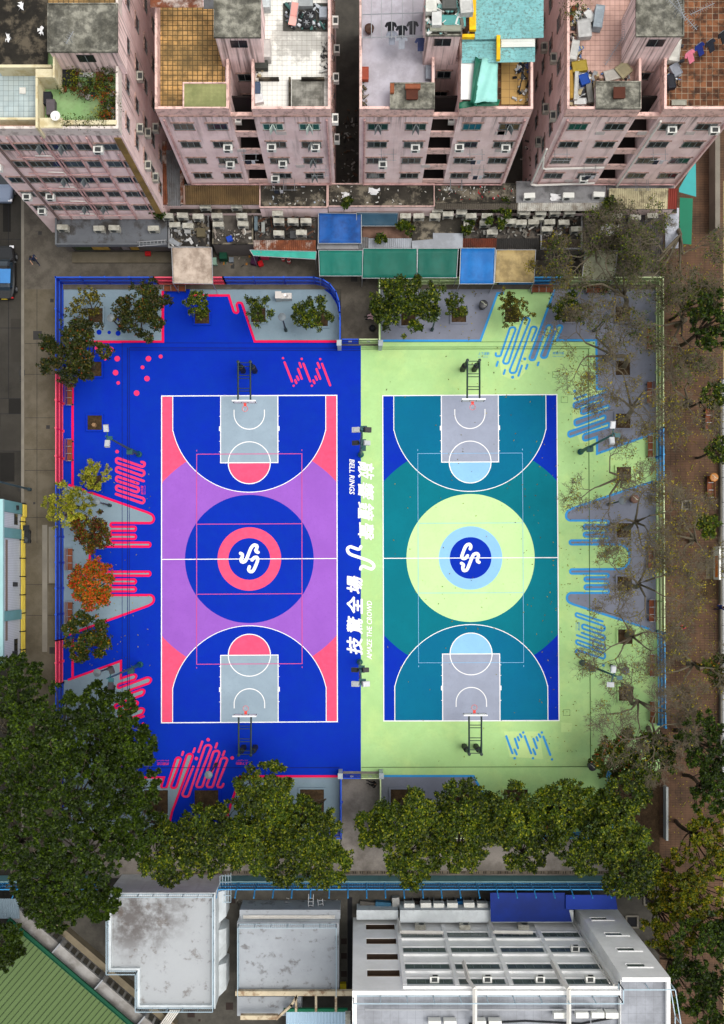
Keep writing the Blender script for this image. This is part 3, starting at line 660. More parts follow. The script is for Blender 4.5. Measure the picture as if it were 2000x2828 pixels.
# hoops
def hoop_proto():
    r = thing('basketball_hoop', 'x', 'basketball hoop')
    for sx in (-.5, .5):
        b = MB(); b.lathe((sx, 0, 0), [(.11, 0), (.11, 3.72), (.13, 3.72), (.13, 3.8), (.05, 3.82)], 12); b.box(sx - .2, sx + .2, -.2, .2, 0, .03); b.build('post', m_dgreen, r, local=True)
        b = MB(); b.lathe((sx, 0, 0), [(.2, .03), (.24, .08), (.24, 1.75), (.2, 1.82), (.12, 1.83)], 14); b.build('post_pad', m_black, r, local=True)
        b = MB(); b.tube([(sx, 0, 3.72), (sx * 1.02, 3.15, 3.62)], .075, n=8); b.tube([(sx, 0, 2.9), (sx, 1.2, 3.66)], .05, n=6); b.build('arm', m_dgreen, r, local=True)
    b = MB()
    for y, z in ((.06, 3.66), (.28, 3.3), (1.1, 3.69), (1.28, 3.4), (2.15, 3.66), (2.33, 3.4)): b.tube([(-.5, y, z), (.5, y, z)], .035, n=6)
    b.build('cross_bar', m_dgreen, r, local=True)
    b = MB(); b.box(-.95, .95, 3.18, 3.25, 2.9, 3.95); b.box(-.97, .97, 3.16, 3.27, 3.95, 4.0); b.build('backboard', mat('backboard_white', (.8, .8, .8), .5, .05), r, local=True)
    b = MB()
    for x0, x1, z0, z1 in ((-.93, .93, 3.87, 3.92), (-.93, .93, 2.93, 2.98), (-.93, -.88, 2.93, 3.92), (.88, .93, 2.93, 3.92), (-.3, .3, 3.5, 3.55), (-.3, -.25, 3.1, 3.55), (.25, .3, 3.1, 3.55)): b.box(x0, x1, 3.251, 3.258, z0, z1)
    b.build('target_line', m_black, r, local=True)
    b = MB(); cy = 3.72
    pts = [(.225 * math.cos(R(a)), cy + .225 * math.sin(R(a)), 3.05) for a in range(0, 361, 15)]
    b.tube(pts, .016, n=6, cap=False); b.box(-.11, .11, 3.25, 3.5, 3.0, 3.06); b.build('rim', mat('rim_orange', S(250, 80, 70, .8), .5, .05), r, local=True)
    b = MB()
    for i in range(12):
        for s_ in (1, -1):
            b.tube([(.22 * math.cos(R(i * 30)), cy + .22 * math.sin(R(i * 30)), 3.04), (.17 * math.cos(R(i * 30 + s_ * 15)), cy + .17 * math.sin(R(i * 30 + s_ * 15)), 2.85), (.12 * math.cos(R(i * 30 + s_ * 30)), cy + .12 * math.sin(R(i * 30 + s_ * 30)), 2.62)], .007, n=4)
    b.build('net', mat('net_white', (.7, .7, .72), .8, .05), r, local=True)
    return r
hp = hoop_proto(); first = [True]
for i, (x, y, l) in enumerate(((311, 555, 'at the lane end of the blue and pink court'), (311, -486, 'at the school end of the blue and pink court'), (-309, 558, 'at the lane end of the teal court'), (-314, -486, 'at the school end of the teal court'))):
    pass
for (X, Y, rz, l) in ((-9.2, 17.2, 180, 'at the lane end of the blue and pink court'), (-9.15, -14.98, 0, 'at the school end of the blue and pink court'), (9.57, 17.33, 180, 'at the lane end of the teal court'), (9.72, -14.9, 0, 'at the school end of the teal court')):
    px_, py_ = CX + X * F / H, CY - Y * F / H
    put(hp, first, px_, py_, Z0, R(rz), 'twin-post hoop with black pads ' + l, 'basketball hoops')

# floodlights
def flood_head(root, c, rz, tilt, mm=None):
    b = MB(); b.cbox(c, .36, .52, .24, rz, 0, tilt); b.cbox((c[0], c[1], c[2] + .14), .26, .34, .06, rz, 0, tilt); b.build('lamp_housing', mm or mat('lamp_silver', S(200, 203, 206, .8), .4, .1, 2, metal=.3, spec=.5), root, local=True)
def mast(px_, py_, h, arms, label, hm, dark=None):
    q = P(px_, py_, Z0); r = thing('floodlight_mast', label, 'floodlight', q, 0, 'floodlight masts')
    b = MB(); b.tube([(0, 0, 0), (0, 0, h * .28)], .16, .14, 12); b.tube([(0, 0, h * .28), (0, 0, h)], .11, .06, 10); b.build('pole', m_tealpost, r, local=True)
    b = MB(); b.lathe((0, 0, 0), [(.26, 0), (.26, .25), (.2, .3), (.16, .32)], 16); b.build('base', m_tealpost, r, local=True)
    b = MB(); b.cbox((.0, -.22, h * .3), .42, .36, .55); b.cbox((.0, -.22, h * .3 + .3), .48, .42, .05); b.build('control_box', mat('box_teal', S(40, 95, 95, .6), .5, .2, 2), r, local=True)
    for z, heads in arms:
        b = MB(); ys = [p[1] for p in heads]; xs = [p[0] for p in heads]
        b.tube([(min(xs + [0]), min(ys + [0]), z), (max(xs + [0]), max(ys + [0]), z)], .045, n=6); b.cbox((.25, -.12, z), .4, .3, .08); b.build('cross_arm', m_tealpost, r, local=True)
        for (x, y, rz, t) in heads: flood_head(r, (x, y, z + .12), rz, t, hm)
    return r
silver = None; dk = mat('lamp_dark', S(45, 44, 46, .8), .5, .1, 2, spec=.4)
mast(385, 1255, 11.2, [(11.0, [(0, .62, 0, R(20)), (.1, -.55, 0, R(-20))])], 'green floodlight mast at the pink edge by the west stump planter, twin silver lamps', silver)
mast(388, 1835, 11.2, [(11.0, [(.3, .62, R(15), R(20)), (.25, -.55, 0, R(-20))])], 'green floodlight mast beside the south-west pink fingers, twin dark lamps', dk)
mast(1603, 1248, 11.2, [(11.0, [(-.15, .65, 0, R(20)), (-.2, -.55, 0, R(-20))])], 'green floodlight mast by the blue slanted fingers, twin silver lamps', silver)
mast(1608, 1830, 11.2, [(11.0, [(-.25, .55, 0, R(20)), (-.45, -.6, R(90), R(-20))])], 'green floodlight mast near the bare planter, one bright white lamp', silver)
def center(px_, py_, specs, label):
    q = P(px_, py_, Z0); r = thing('floodlight_mast', label, 'floodlight', q, 0, 'floodlight masts'); h = specs[0][0]
    b = MB(); b.tube([(0, 0, 0), (0, 0, h + .3)], .14, .07, 12); b.build('pole', m_tealpost, r, local=True)
    b = MB(); b.lathe((0, 0, 0), [(.25, 0), (.25, .22), (.15, .3)], 16); b.build('base', m_tealpost, r, local=True)
    b = MB(); b.cbox((.2, -.05, h * .36), .35, .5, .5); b.build('control_box', MATS['box_teal'], r, local=True)
    for z, cols in specs:
        b = MB(); b.tube([(-.5, 0, z), (.55, 0, z)], .05, n=6); b.cbox((.12, .1, z - .2), .5, .45, .08); b.build('cross_arm', m_tealpost, r, local=True)
        for x, mm in cols: flood_head(r, (x, 0, z + .1), R(90), R(25 if x > 0 else -25), mm)
wl = mat('lamp_white', (.38, .4, .41), .5, .05)
center(997, 1256, [(14.6, [(-.42, wl), (.4, dk)]), (7.6, [(-.45, dk), (.42, wl)])], 'twin-tier floodlight mast on the centre line above the word lettering')
center(994, 1828, [(16.4, [(-.35, silver), (.35, silver)]), (6.8, [(-.42, dk), (.42, dk)])], 'twin-tier floodlight mast on the centre line below the word lettering')

# round garden lamps
def glamp():
    r = thing('garden_lamp', 'x', 'lamp')
    b = MB(); b.lathe((0, 0, 0), [(.14, 0), (.14, .5), (.07, .55), (.055, 4.3)], 10); b.build('pole', m_dgreen, r, local=True)
    b = MB(); b.lathe((0, 0, 0), [(.12, 4.25), (.3, 4.4), (.33, 4.5), (.31, 4.56), (.1, 4.66), (.04, 4.7)], 20); b.build('lamp_shade', mat('lamp_grey', S(118, 128, 134, .75), .5, .2, 3), r, local=True)
    return r
gp = glamp(); first = [True]
for x, y, l in ((790, 913, 'between the drinking fountain and the pink line'), (343, 916, 'beside the three blue dots'), (1193, 912, 'beside the big yellow-tipped tree'), (305, 1396, 'below the pale yellow tree on the grey panel'),
                (307, 1843, 'beside the banyan edge on the grey panel'), (1640, 914, 'under bare branches near the lane corner'), (1680, 1393, 'at the tip of the sloping grey panel'), (1688, 1838, 'near the white floodlight lamp'), (598, 2110, 'between the pink squiggle and the leafy trees')):
    put(gp, first, x, y, Z0, 0, 'round-topped garden lamp ' + l, 'round garden lamps')

# planters
def planter(x, y, s, kerb, label, fill=m_soil, h=.16, stump=False):
    q = P2(x, y); k = s * .031 / 2; kw = .14
    r = thing('tree_planter', label, 'planter', (*q, Z0), 0, 'square tree planters')
    b = MB()
    for (x0, x1, y0, y1) in ((-k - kw, k + kw, -k - kw, -k), (-k - kw, k + kw, k, k + kw), (-k - kw, -k, -k, k), (k, k + kw, -k, k)): b.box(x0, x1, y0, y1, 0, h)
    b.build('kerb_edge', kerb, r, local=True)
    b = MB(); n = 8
    zz = rng.uniform(.05, .11, (n + 1, n + 1))
    b.add([(-k + 2 * k * i / n, -k + 2 * k * j / n, zz[i, j]) for i in range(n + 1) for j in range(n + 1)], [(i * (n + 1) + j, (i + 1) * (n + 1) + j, (i + 1) * (n + 1) + j + 1, i * (n + 1) + j + 1) for i in range(n) for j in range(n)])
    b.build('soil', fill, r, local=True)
    if stump:
        b = MB(); b.lathe((-.05, -.2, .05), [(.22, 0), (.18, .1), (.16, .3), (.1, .31)], 10); b.build('stump', mat('stump_wood', S(165, 130, 95, .7), .8, .3, 5), r, local=True)
PL = [(265, 872, 40, m_gl, 'planter at the dotted grey corner holding a sparse tree'), (405, 872, 40, m_gl, 'planter under the broad dark tree by the pink corner line'), (559, 875, 40, m_blue, 'blue-edged planter on the blue floor below the pink fence'),
      (714, 871, 40, m_gl, 'planter beside the pink squiggle corner'), (886, 882, 40, m_gl, 'planter inside the curve of the blue fence'), (1128, 880, 40, m_gr, 'planter under the large yellow-tipped tree'), (1267, 871, 40, m_gr, 'planter between a lamp and the black bin'),
      (1414, 871, 40, m_green, 'green-edged planter above the light blue squiggle'), (1571, 870, 40, m_gr, 'planter beside the top of the blue diagonal'), (262, 1020, 40, m_blue, 'planter hidden under the flowering tree by the pavement'),
      (262, 1334, 40, m_blue, 'planter under the yellow-green tree'), (262, 1492, 40, m_gl, 'planter under the dark red tree'), (262, 1640, 40, m_gl, 'planter under the orange tree'), (262, 1765, 40, m_blue, 'planter under the green tree with red tips'),
      (1719, 868, 40, m_gr, 'planter nearest the lane corner under bare branches'), (1719, 1017, 40, m_gr, 'planter with a leaning trunk beside the dark bush'), (1720, 1163, 40, m_gr, 'weedy planter near the slanted finger pattern'), (1722, 1310, 40, m_green, 'green-edged planter between two grey panels'),
      (1722, 1465, 40, m_gr, 'planter beside the upper fingers filled with yellow leaves'), (1724, 1612, 40, m_gr, 'planter beside the lower fingers filled with yellow leaves'), (1726, 1758, 40, m_green, 'green-edged planter below the grey panel tip'), (1728, 1915, 40, m_green, 'green-edged planter below the white floodlight lamp'),
      (571, 2214, 66, m_blue, 'large brown planter below the pink squiggle'), (432, 2214, 66, m_gl, 'large planter at the banyan edge'), (738, 2212, 66, m_gl, 'large planter under the first leafy tree past the pink diagonal'), (862, 2212, 66, m_gl, 'large planter under the leafy tree near the south entrance'),
      (1112, 2212, 66, m_gr, 'large planter under the dense leafy tree past the south entrance'), (1272, 2212, 66, m_gr, 'large planter across the light blue diagonal'), (1424, 2212, 66, m_green, 'large planter on the green floor among leaves'), (1572, 2214, 66, m_green, 'large planter nearest the stepped sky blue fence')]
for p in PL: planter(*p)
planter(263, 1168, 40, m_blue, 'blue-edged planter holding a cut stump', stump=True)

# drinking fountain, bins
q = P(788, 824, Z0); r = thing('drinking_fountain', 'stainless steel drinking fountain on the grey floor by the blue fence', 'fountain', q)
b = MB(); b.box(-.75, -.28, -.28, .28, 0, 1.05); b.box(-.78, -.26, -.3, .3, 1.05, 1.09); b.build('cabinet', mat('stainless', S(205, 200, 195, .8), .35, .1, 2, metal=.6, spec=.6), r, local=True)
b = MB(); b.box(-.28, .6, -.24, .24, 0, .82); b.lathe((.12, 0, .82), [(.2, 0), (.22, .03), (.18, .03), (.05, .005)], 16); b.lathe((.45, .1, .82), [(.04, 0), (.03, .12)], 8); b.build('basin', MATS['stainless'], r, local=True)
def binn(x, y, label, c=(.015, .015, .017)):
    q = P(x, y, Z0); r = thing('litter_bin', label, 'bin', q, 0)
    b = MB(); b.lathe((0, 0, 0), [(.26, 0), (.3, .3), (.33, .85), (.34, .88)], 14); b.build('body', mat('bin_%d' % int(c[0] * 1000), c, .5, .2, 4, spec=.5), r, local=True)
    b = MB(); b.lathe((0, 0, 0), [(.36, .86), (.37, .92), (.3, .96), (.12, 1.0)], 14); b.lathe((0, 0, 0), [(.1, .99), (.12, 1.03), (.02, 1.04)], 8); b.build('lid', mat('bin_lid_%d' % int(c[0] * 1000), tuple(k * 1.6 for k in c), .4, .2, 4, spec=.5), r, local=True)
    b = MB(); b.tube([(.28, -.1, .97), (.1, -.05, 1.03), (-.05, .12, 1.03), (-.2, .2, .98)], .025, n=5); b.build('liner', mat('liner_pale', S(200, 205, 180, .8), .6, .1), r, local=True)
binn(1332, 848, 'black litter bin with pale liner on the grey floor near the planter'); binn(1630, 2112, 'black litter bin at the corner of the green drain line')
binn(1746, 1380, 'brown litter bin beside the sloping grey panel tip', (.08, .035, .02)); binn(1674, 992, 'dark litter bin under bare twigs near the planter with a leaning trunk', (.02, .022, .02))
binn(1998 - 360, 2205, 'dark litter bin under leaves beside the stepped sky blue fence', (.03, .03, .032))

# ------------------------------------------------------------------ people
def person(px_, py_, z, rz, label, top, legs, pose='walk', hair=(.01, .008, .006), skin=(.45, .25, .16), shade=None):
    q = P(px_, py_, z); root = thing('person', label, 'person', q, rz)
    V = [];E = [];Rr = []
    def n(p, r, par=None):
        V.append(p); Rr.append(r)
        if par is not None: E.append((par, len(V) - 1))
        return len(V) - 1
    if pose == 'sit': hip = .28; knee = [(-.12, .42, .5), (.12, .4, .46)]; foot = [(-.12, .55, .06), (.12, .62, .06)]
    else: hip = .92; knee = [(-.1, .16, .5), (.1, -.05, .48)]; foot = [(-.1, .24, .08), (.1, -.28, .1)]
    lean = .06 if pose == 'walk' else .02
    pv = n((0, 0, hip), .13); ch = n((0, lean * .6, hip + .3), .15, pv); sh = n((0, lean, hip + .5), .13, ch); nk = n((0, lean + .02, hip + .58), .055, sh); hd = n((0, lean + .05, hip + .7), .095, nk); tp = n((0, lean + .05, hip + .78), .08, hd)
    n((0, lean + .15, hip + .69), .02, hd)
    for s_, kn, ft in ((-1, knee[0], foot[0]), (1, knee[1], foot[1])):
        h_ = n((s_ * .1, 0, hip - .02), .1, pv); k_ = n(kn, .065, h_); a_ = n(ft, .045, k_); n((ft[0], ft[1] + .2, max(.04, ft[2] - .04)), .04, a_)
    for s_ in (-1, 1):
        a0 = n((s_ * .2, lean, hip + .47), .065, sh); sw = .14 * s_
        if pose == 'sit': el_ = n((s_ * .27, .12, hip + .24), .045, a0); wr = n((s_ * .14, .34, hip + .22), .032, el_)
        else: el_ = n((s_ * .27, -.06 + sw, hip + .2), .045, a0); wr = n((s_ * .27, .14 + sw, hip + .02), .032, el_)
        pm = n((V[wr][0], V[wr][1] + .06, V[wr][2] - .02), .035, wr)
        for i, l in enumerate((.05, .07, .075, .065)):
            f1 = n((V[pm][0] + (i - 1.5) * .02, V[pm][1] + .04, V[pm][2] - .01), .009, pm); n((V[f1][0], V[f1][1] + l * .6, V[f1][2] - .03), .008, f1)
        n((V[pm][0] - s_ * .04, V[pm][1] + .02, V[pm][2] - .01), .01, pm)
    me = bpy.data.meshes.new('person_body'); me.from_pydata(V, E, [])
    o = bpy.data.objects.new('person_body', me); COL.objects.link(o)
    sk = o.modifiers.new('s', 'SKIN'); sk.use_smooth_shade = True
    for i, v in enumerate(me.skin_vertices[0].data): v.radius = (Rr[i], Rr[i]); v.use_root = (i == 0)
    ss = o.modifiers.new('u', 'SUBSURF'); ss.levels = ss.render_levels = 1
    bpy.context.view_layer.update()
    m2 = bpy.data.meshes.new_from_object(o.evaluated_get(bpy.context.evaluated_depsgraph_get())); bpy.data.objects.remove(o)
    m2.materials.clear()
    for c in (skin, top, legs): m2.materials.append(mat('cloth_%d_%d_%d' % tuple(int(k * 999) for k in c), c, .85, .1, 3))
    for p in m2.polygons:
        c = p.center; arm = abs(c.x) > .2
        p.material_index = 2 if c.z < hip + .03 and not (arm and c.y > .1) and c.z > .09 else (1 if c.z < hip + .56 and not (c.z < hip + .26 and arm and c.y > .02) else 0)
        if c.z <= .09: p.material_index = 2
    b = bpy.data.objects.new('body', m2); COL.objects.link(b); b.parent = root; CH.setdefault(root.name, []).append(b)
    mb = MB(); c0 = (0, lean + .03, hip + .7)
    mb.lathe(c0, [(.1, -.02), (.115, .04), (.105, .1), (.06, .145), (.01, .155)], 12); mb.build('hair', mat('hair_%d' % int(hair[0] * 999), hair, .6, .1), root, local=True, smooth=True)
    return root
navy = (.012, .022, .06)
person(101, 724, .14, R(210), 'person in dark navy jacket walking on the pavement by the lane', navy, (.02, .025, .05))
person(1032, 877, .16, R(95), 'person in a pale pink top sitting against the green entrance fence', (.55, .35, .36), (.01, .01, .012), 'sit')
person(1036, 2163, .05, R(80), 'person in black standing at the south entrance by the green fence', (.012, .012, .014), (.015, .015, .02), 'sit')
person(1873, 1727, .03, R(120), 'person in a red top walking on the brick walk', (.45, .02, .05), (.5, .4, .45))
person(1978, 1677, .03, R(-60), 'person in dark blue beside the railing of the brick walk', (.01, .02, .09), (.03, .02, .05))
person(1836, 1573, .03, R(10), 'person in black on the brick walk just outside the green fence', (.012, .012, .014), (.012, .012, .015))
person(1388, 40, 19.0, 0, 'x', navy, navy) if False else None
# bag by the sitting person
q = P(1029, 907, .14); b = MB(); b.lathe(q, [(.2, 0), (.3, .1), (.27, .3), (.16, .42), (.05, .44)], 10); b.tube([(q[0] - .12, q[1], q[2] + .42), (q[0], q[1], q[2] + .58), (q[0] + .12, q[1], q[2] + .42)], .02, n=5)
tag(b.build('backpack', m_black, smooth=True), 'black backpack on the ground beside the sitting person', 'bag')

# ------------------------------------------------------------------ cars at the kerb
def car(px_, py_, rz, label, body, glassc, Lc=4.5, Wc=1.8):
    q = P(px_, py_, .0); r = thing('parked_car', label, 'car', q, rz, 'cars parked on the road')
    n = 22; prof = []
    ys = np.linspace(-Lc / 2, Lc / 2, n)
    def sec(y):
        t = (y + Lc / 2) / Lc
        wd = Wc / 2 * (1 - .3 * abs(2 * t - 1) ** 3.5)
        zb = .78 + .12 * math.sin(math.pi * t) - .12 * (t > .97) - .1 * max(0, t - .75)
        cab = 0
        if .16 < t < .72: cab = math.sin(math.pi * (t - .16) / .56) ** .42 * .55
        return wd, zb, cab
    b = MB(); vs = []; K = 12
    for y in ys:
        wd, zb, cab = sec(y)
        vs += [(-wd * .95, y, .25), (-wd, y, .5), (-wd * .98, y, zb - .06), (-wd * .86, y, zb + .02), (-wd * .7, y, zb + cab * .8), (-wd * .55, y, zb + cab), (wd * .55, y, zb + cab), (wd * .7, y, zb + cab * .8), (wd * .86, y, zb + .02), (wd * .98, y, zb - .06), (wd, y, .5), (wd * .95, y, .25)]
    fs = []; ms = []
    for i in range(n - 1):
        for j in range(K):
            k = (j + 1) % K
            fs.append((i * K + j, i * K + k, (i + 1) * K + k, (i + 1) * K + j))
            t = (i + .5) / (n - 1)
            glass = (j in (3, 7) and .2 < t < .68) or (j in (4, 5, 6) and (.56 < t < .71 or .16 < t < .26))
            ms.append(1 if glass else 0)
    fs += [tuple(range(K)), tuple(reversed(range((n - 1) * K, n * K)))]; ms += [0, 0]
    b.add(vs, fs); b.m = ms
    paintm = mat('car_paint_%d' % int(body[2] * 999), body, .25, .02, spec=.7, metal=.2); gm = mat('car_glass_%d' % int(glassc[2] * 999), glassc, .08, 0, spec=.9)
    b.build('body', [paintm, gm], r, local=True, smooth=False)
    for sx in (-1, 1):
        for y in (-Lc * .3, Lc * .31):
            w_ = MB(); w_.tube([(sx * Wc / 2 * .98, y, .31), (sx * Wc / 2 * .8, y, .31)], .31, n=16); wo = w_.build('wheel', m_black, r, local=True)
            w_ = MB(); w_.tube([(sx * Wc / 2 * 1.0, y, .31), (sx * Wc / 2 * .9, y, .31)], .18, n=10); hub = w_.build('hubcap', m_steel, wo, local=True)
        w_ = MB(); w_.cbox((sx * Wc / 2 * .68, Lc / 2 - .1, .64), .34, .2, .12); w_.build('headlight', mat('headlamp', (.7, .7, .72), .2, 0, spec=.8), r, local=True)
        w_ = MB(); w_.cbox((sx * Wc / 2 * .68, -Lc / 2 + .06, .68), .3, .12, .14); w_.build('tail_light', mat('tail_red', (.35, .01, .01), .3, 0), r, local=True)
        w_ = MB(); w_.cbox((sx * (Wc / 2 + .06), Lc * .17, .88), .2, .14, .12); w_.build('mirror', paintm, r, local=True)
    w_ = MB(); w_.cbox((0, -Lc / 2 - .01, .5), .5, .03, .12); w_.build('number_plate', mat('plate_yellow', S(230, 200, 60, .8), .5, 0), r, local=True)
    return r
car(14, 490, R(180), 'silver car parked beside the pink block, partly behind its wall', S(150, 165, 190, .7), (.01, .015, .02), 4.6, 1.95)
cr = car(18, 758, 0, 'black car with a bright blue roof reflection parked at the kerb', (.008, .009, .01), (.01, .02, .03), 4.5, 2.0)
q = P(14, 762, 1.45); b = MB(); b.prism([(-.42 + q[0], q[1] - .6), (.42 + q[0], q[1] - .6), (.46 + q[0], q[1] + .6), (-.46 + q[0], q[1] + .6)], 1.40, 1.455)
b.build('roof_reflection_panel', mat('roof_reflection_blue', S(70, 150, 225, .6), .15, .1, 1, spec=.6), cr)  # blue reflection on the car roof, painted as a coloured panel
q = P(76, 1476, .13); r = thing('hand_cart', 'black hand cart with a basket on the pavement beside the yellow pipes', 'cart', q)
b = MB(); b.box(-.36, .36, -.75, .3, .25, .33); b.box(-.36, -.31, -.75, .3, .33, .5); b.box(.31, .36, -.75, .3, .33, .5); b.box(-.36, .36, .3, .35, .3, .9); b.build('body', mat('cart_dark', (.02, .022, .025), .6, .3, 4), r, local=True)
b = MB(); b.lathe((0, -.5, .33), [(.2, 0), (.25, .3), (.22, .3), (.17, .05)], 14); b.build('basket', mat('basket_grey', (.06, .07, .08), .6, .2, 3), r, local=True)
b = MB(); b.box(-.42, .42, .35, .75, .8, .86); b.build('lid', m_black, r, local=True)
for x, y in ((-.3, -.6), (.3, -.6), (-.3, .2), (.3, .2)): b = MB(); b.tube([(x - .03, y, .12), (x + .03, y, .12)], .12, n=10); b.build('wheel', m_black, r, local=True)
# street lamp arm over the road, at the frame edge
q = P(84, 1352, .13); r = thing('street_lamp', 'tall grey-blue street lamp leaning over the road edge', 'street lamp', q)
b = MB(); b.lathe((0, 0, 0), [(.14, 0), (.14, .6), (.09, .65), (.07, 8.6)], 10); b.tube([(0, 0, 8.5), (-.6, .1, 9.0), (-1.8, .3, 9.2)], .06, .045, 8); b.build('pole', mat('lamp_post_blue', S(70, 95, 105, .6), .5, .2, 2), r, local=True)
b = MB(); b.cbox((-2.1, .35, 9.2), .7, .28, .12, R(-8)); b.build('lamp_head', m_steel, r, local=True)
# ================================================================== PINK BLOCKS TO THE NORTH
PK = S(242, 217, 214, .95)
m_pinkwall = mat('wall_pink', PK, .9, .08, .5, stain=(S(215, 180, 174, .8), .4, .7), streak=(S(92, 76, 70, .5), .5, 13.5, 17.2), fine=.04)
m_par = mat('parapet_pink', S(236, 198, 188, .82), .9, .1, 1, stain=(S(120, 98, 88, .6), .5, 2.4, .06))
m_parw = mat('parapet_white', S(226, 214, 206, .82), .9, .1, 1, stain=(S(130, 112, 102, .6), .45, 2.4, .06))
m_hood = mat('hood_stained', S(205, 170, 158, .75), .9, .3, 2, stain=(S(75, 60, 50, .5), .7, 3))
m_glass = mat('window_glass', (.018, .024, .028), .15, .4, 1.2, spec=.6); m_glassg = mat('window_glass_green', S(20, 110, 95, .6), .2, .3, 1.5, spec=.6)
m_frame = mat('window_frame', S(150, 160, 160, .6), .5, .2, 2); m_framew = mat('window_frame_white', S(210, 225, 215, .8), .5, .1, 2)
m_pipe = mat('pipe_pink', S(228, 182, 178, .8), .7, .2, 1.5, stain=(S(120, 90, 82, .6), .4, 2)); m_pipew = mat('pipe_white', S(232, 228, 220, .85), .6, .15, 1.5)
m_pipey = mat('pipe_dull', S(150, 128, 122, .6), .7, .25, 1.5)
m_moss = mat('roof_stained', S(118, 116, 104, .66), .95, .3, .5, stain=[(S(52, 52, 48, .55), .85, .4, .13), (S(205, 202, 185, .7), .6, .8, .13), (S(60, 60, 56, .5), .6, 2.2, .11)], fine=.3)
m_dirt = mat('roof_black', S(62, 58, 50, .6), .95, .3, .6, stain=[(S(28, 26, 22, .6), .7, .4), (S(140, 128, 108, .6), .55, .9, .08)], fine=.3)
m_orange = mat('tile_orange', S(222, 172, 104, .8), .8, .15, .8, tile=(.34, .034, S(92, 76, 48, .6), S(222, 176, 112, .72)), stain=[(S(108, 92, 58, .6), .75, .5, .15), (S(84, 72, 48, .6), .5, 1.6, .1)])
m_tilew = mat('tile_white', S(232, 230, 222, .85), .7, .08, .8, tile=(.34, .010, S(150, 145, 135, .7), None), stain=(S(110, 108, 100, .6), .5, .4, .06))
m_tileb = mat('tile_bluegrey', S(188, 205, 208, .78), .75, .12, .8, tile=(.34, .012, S(120, 128, 126, .6), S(200, 214, 214, .78)), stain=(S(140, 150, 145, .6), .4, .5))
m_tilep = mat('tile_pink', S(212, 172, 158, .75), .85, .15, .8, tile=(.34, .012, S(130, 100, 88, .6), S(222, 182, 168, .75)), stain=(S(120, 98, 86, .6), .6, .45, .1))
m_tiler = mat('tile_rust', S(150, 98, 64, .7), .85, .3, 1.1, tile=(.42, .022, S(165, 150, 128, .7), S(96, 58, 38, .6)), stain=(S(44, 32, 24, .5), .8, 1.3, .1))
m_lilac = mat('roof_lilac', S(196, 192, 202, .78), .85, .1, .5, stain=(S(150, 145, 148, .7), .5, .6), fine=.06)
m_ac = mat('ac_cream', S(205, 203, 190, .75), .6, .15, 1.5, stain=(S(120, 112, 95, .6), .5, 2.5)); m_acw = mat('ac_white', S(235, 235, 228, .85), .5, .08, 1.5); m_grill = mat('ac_grille', (.05, .055, .055), .7, .2, 4)
m_rust = mat('rust_sheet', S(150, 88, 58, .65), .85, .3, .8, stain=[(S(215, 205, 195, .75), .75, .8, .06), (S(84, 44, 30, .6), .6, 1.4)], fine=.2)
m_brownc = mat('brown_sheet', S(122, 98, 62, .6), .8, .3, .8, stain=(S(80, 62, 40, .6), .6, 1.1)); m_creamc = mat('cream_sheet', S(205, 195, 158, .75), .8, .2, .8, stain=(S(90, 78, 60, .6), .6, 1.2, .07))
m_greyc = mat('grey_sheet', S(128, 130, 132, .62), .7, .25, .6, stain=(S(80, 66, 56, .6), .6, .7)); m_palec = mat('pale_sheet', S(178, 184, 192, .7), .7, .15, .6, stain=(S(120, 122, 124, .6), .4, .8))
m_turq = mat('turquoise_sheet', S(136, 196, 198, .8), .75, .06, .6, stain=[(S(98, 84, 62, .6), .6, 6, .07), (S(110, 165, 165, .7), .5, .7, .12)], fine=.05); m_yellow = mat('yellow_paint', S(250, 200, 20, .85), .7, .1, 1, stain=(S(200, 140, 20, .7), .5, 2))

m_balc = mat('wall_recess_shade', S(60, 48, 46, .4), .9, .3, 1, stain=(S(40, 34, 32, .5), .7, 1.2))  # recess shade put into the colour of balcony slabs and inner screens
# window prototypes (face -Y)
def win_proto(w_, fm, gm, open_=False):
    b = MB(); h = .95
    b.box(-w_ / 2, w_ / 2, -.05, 0, -h / 2, -h / 2 + .06); b.box(-w_ / 2, w_ / 2, -.05, 0, h / 2 - .06, h / 2)
    n = 3 if w_ > 1 else 2
    for i in range(n + 1): x = -w_ / 2 + (w_ - .05) * i / n; b.box(x, x + .05, -.048, 0, -h / 2 + .06, h / 2 - .06)
    if open_:
        for s_ in (-1, 1): b.cbox((s_ * w_ * .08 + .0, -.22, 0), .04, .45, h - .1, R(28 * s_))
    b.box(-w_ / 2 - .12, w_ / 2 + .12, -.085, 0, h / 2 + .1, h / 2 + .16, 1); b.box(-w_ / 2 - .05, w_ / 2 + .05, -.07, 0, -h / 2 - .07, -h / 2 - .01, 1)
    me = b.build('window', [fm, m_hood]); bpy.data.objects.remove(me.id_data if False else me, do_unlink=False) if False else None
    g = MB(); g.box(-w_ / 2 + .03, w_ / 2 - .03, -.028, -.004, -h / 2 + .03, h / 2 - .03); ge = g.build('pane', gm)
    d = (me.data, ge.data); bpy.data.objects.remove(me); bpy.data.objects.remove(ge); return d
WP = {'a': win_proto(1.42, m_frame, m_glass), 'b': win_proto(1.42, m_framew, m_glassg, True), 'c': win_proto(.95, m_frame, m_glass), 'd': win_proto(1.42, m_frame, m_glass, True), 'e': win_proto(1.3, m_frame, m_glassg)}
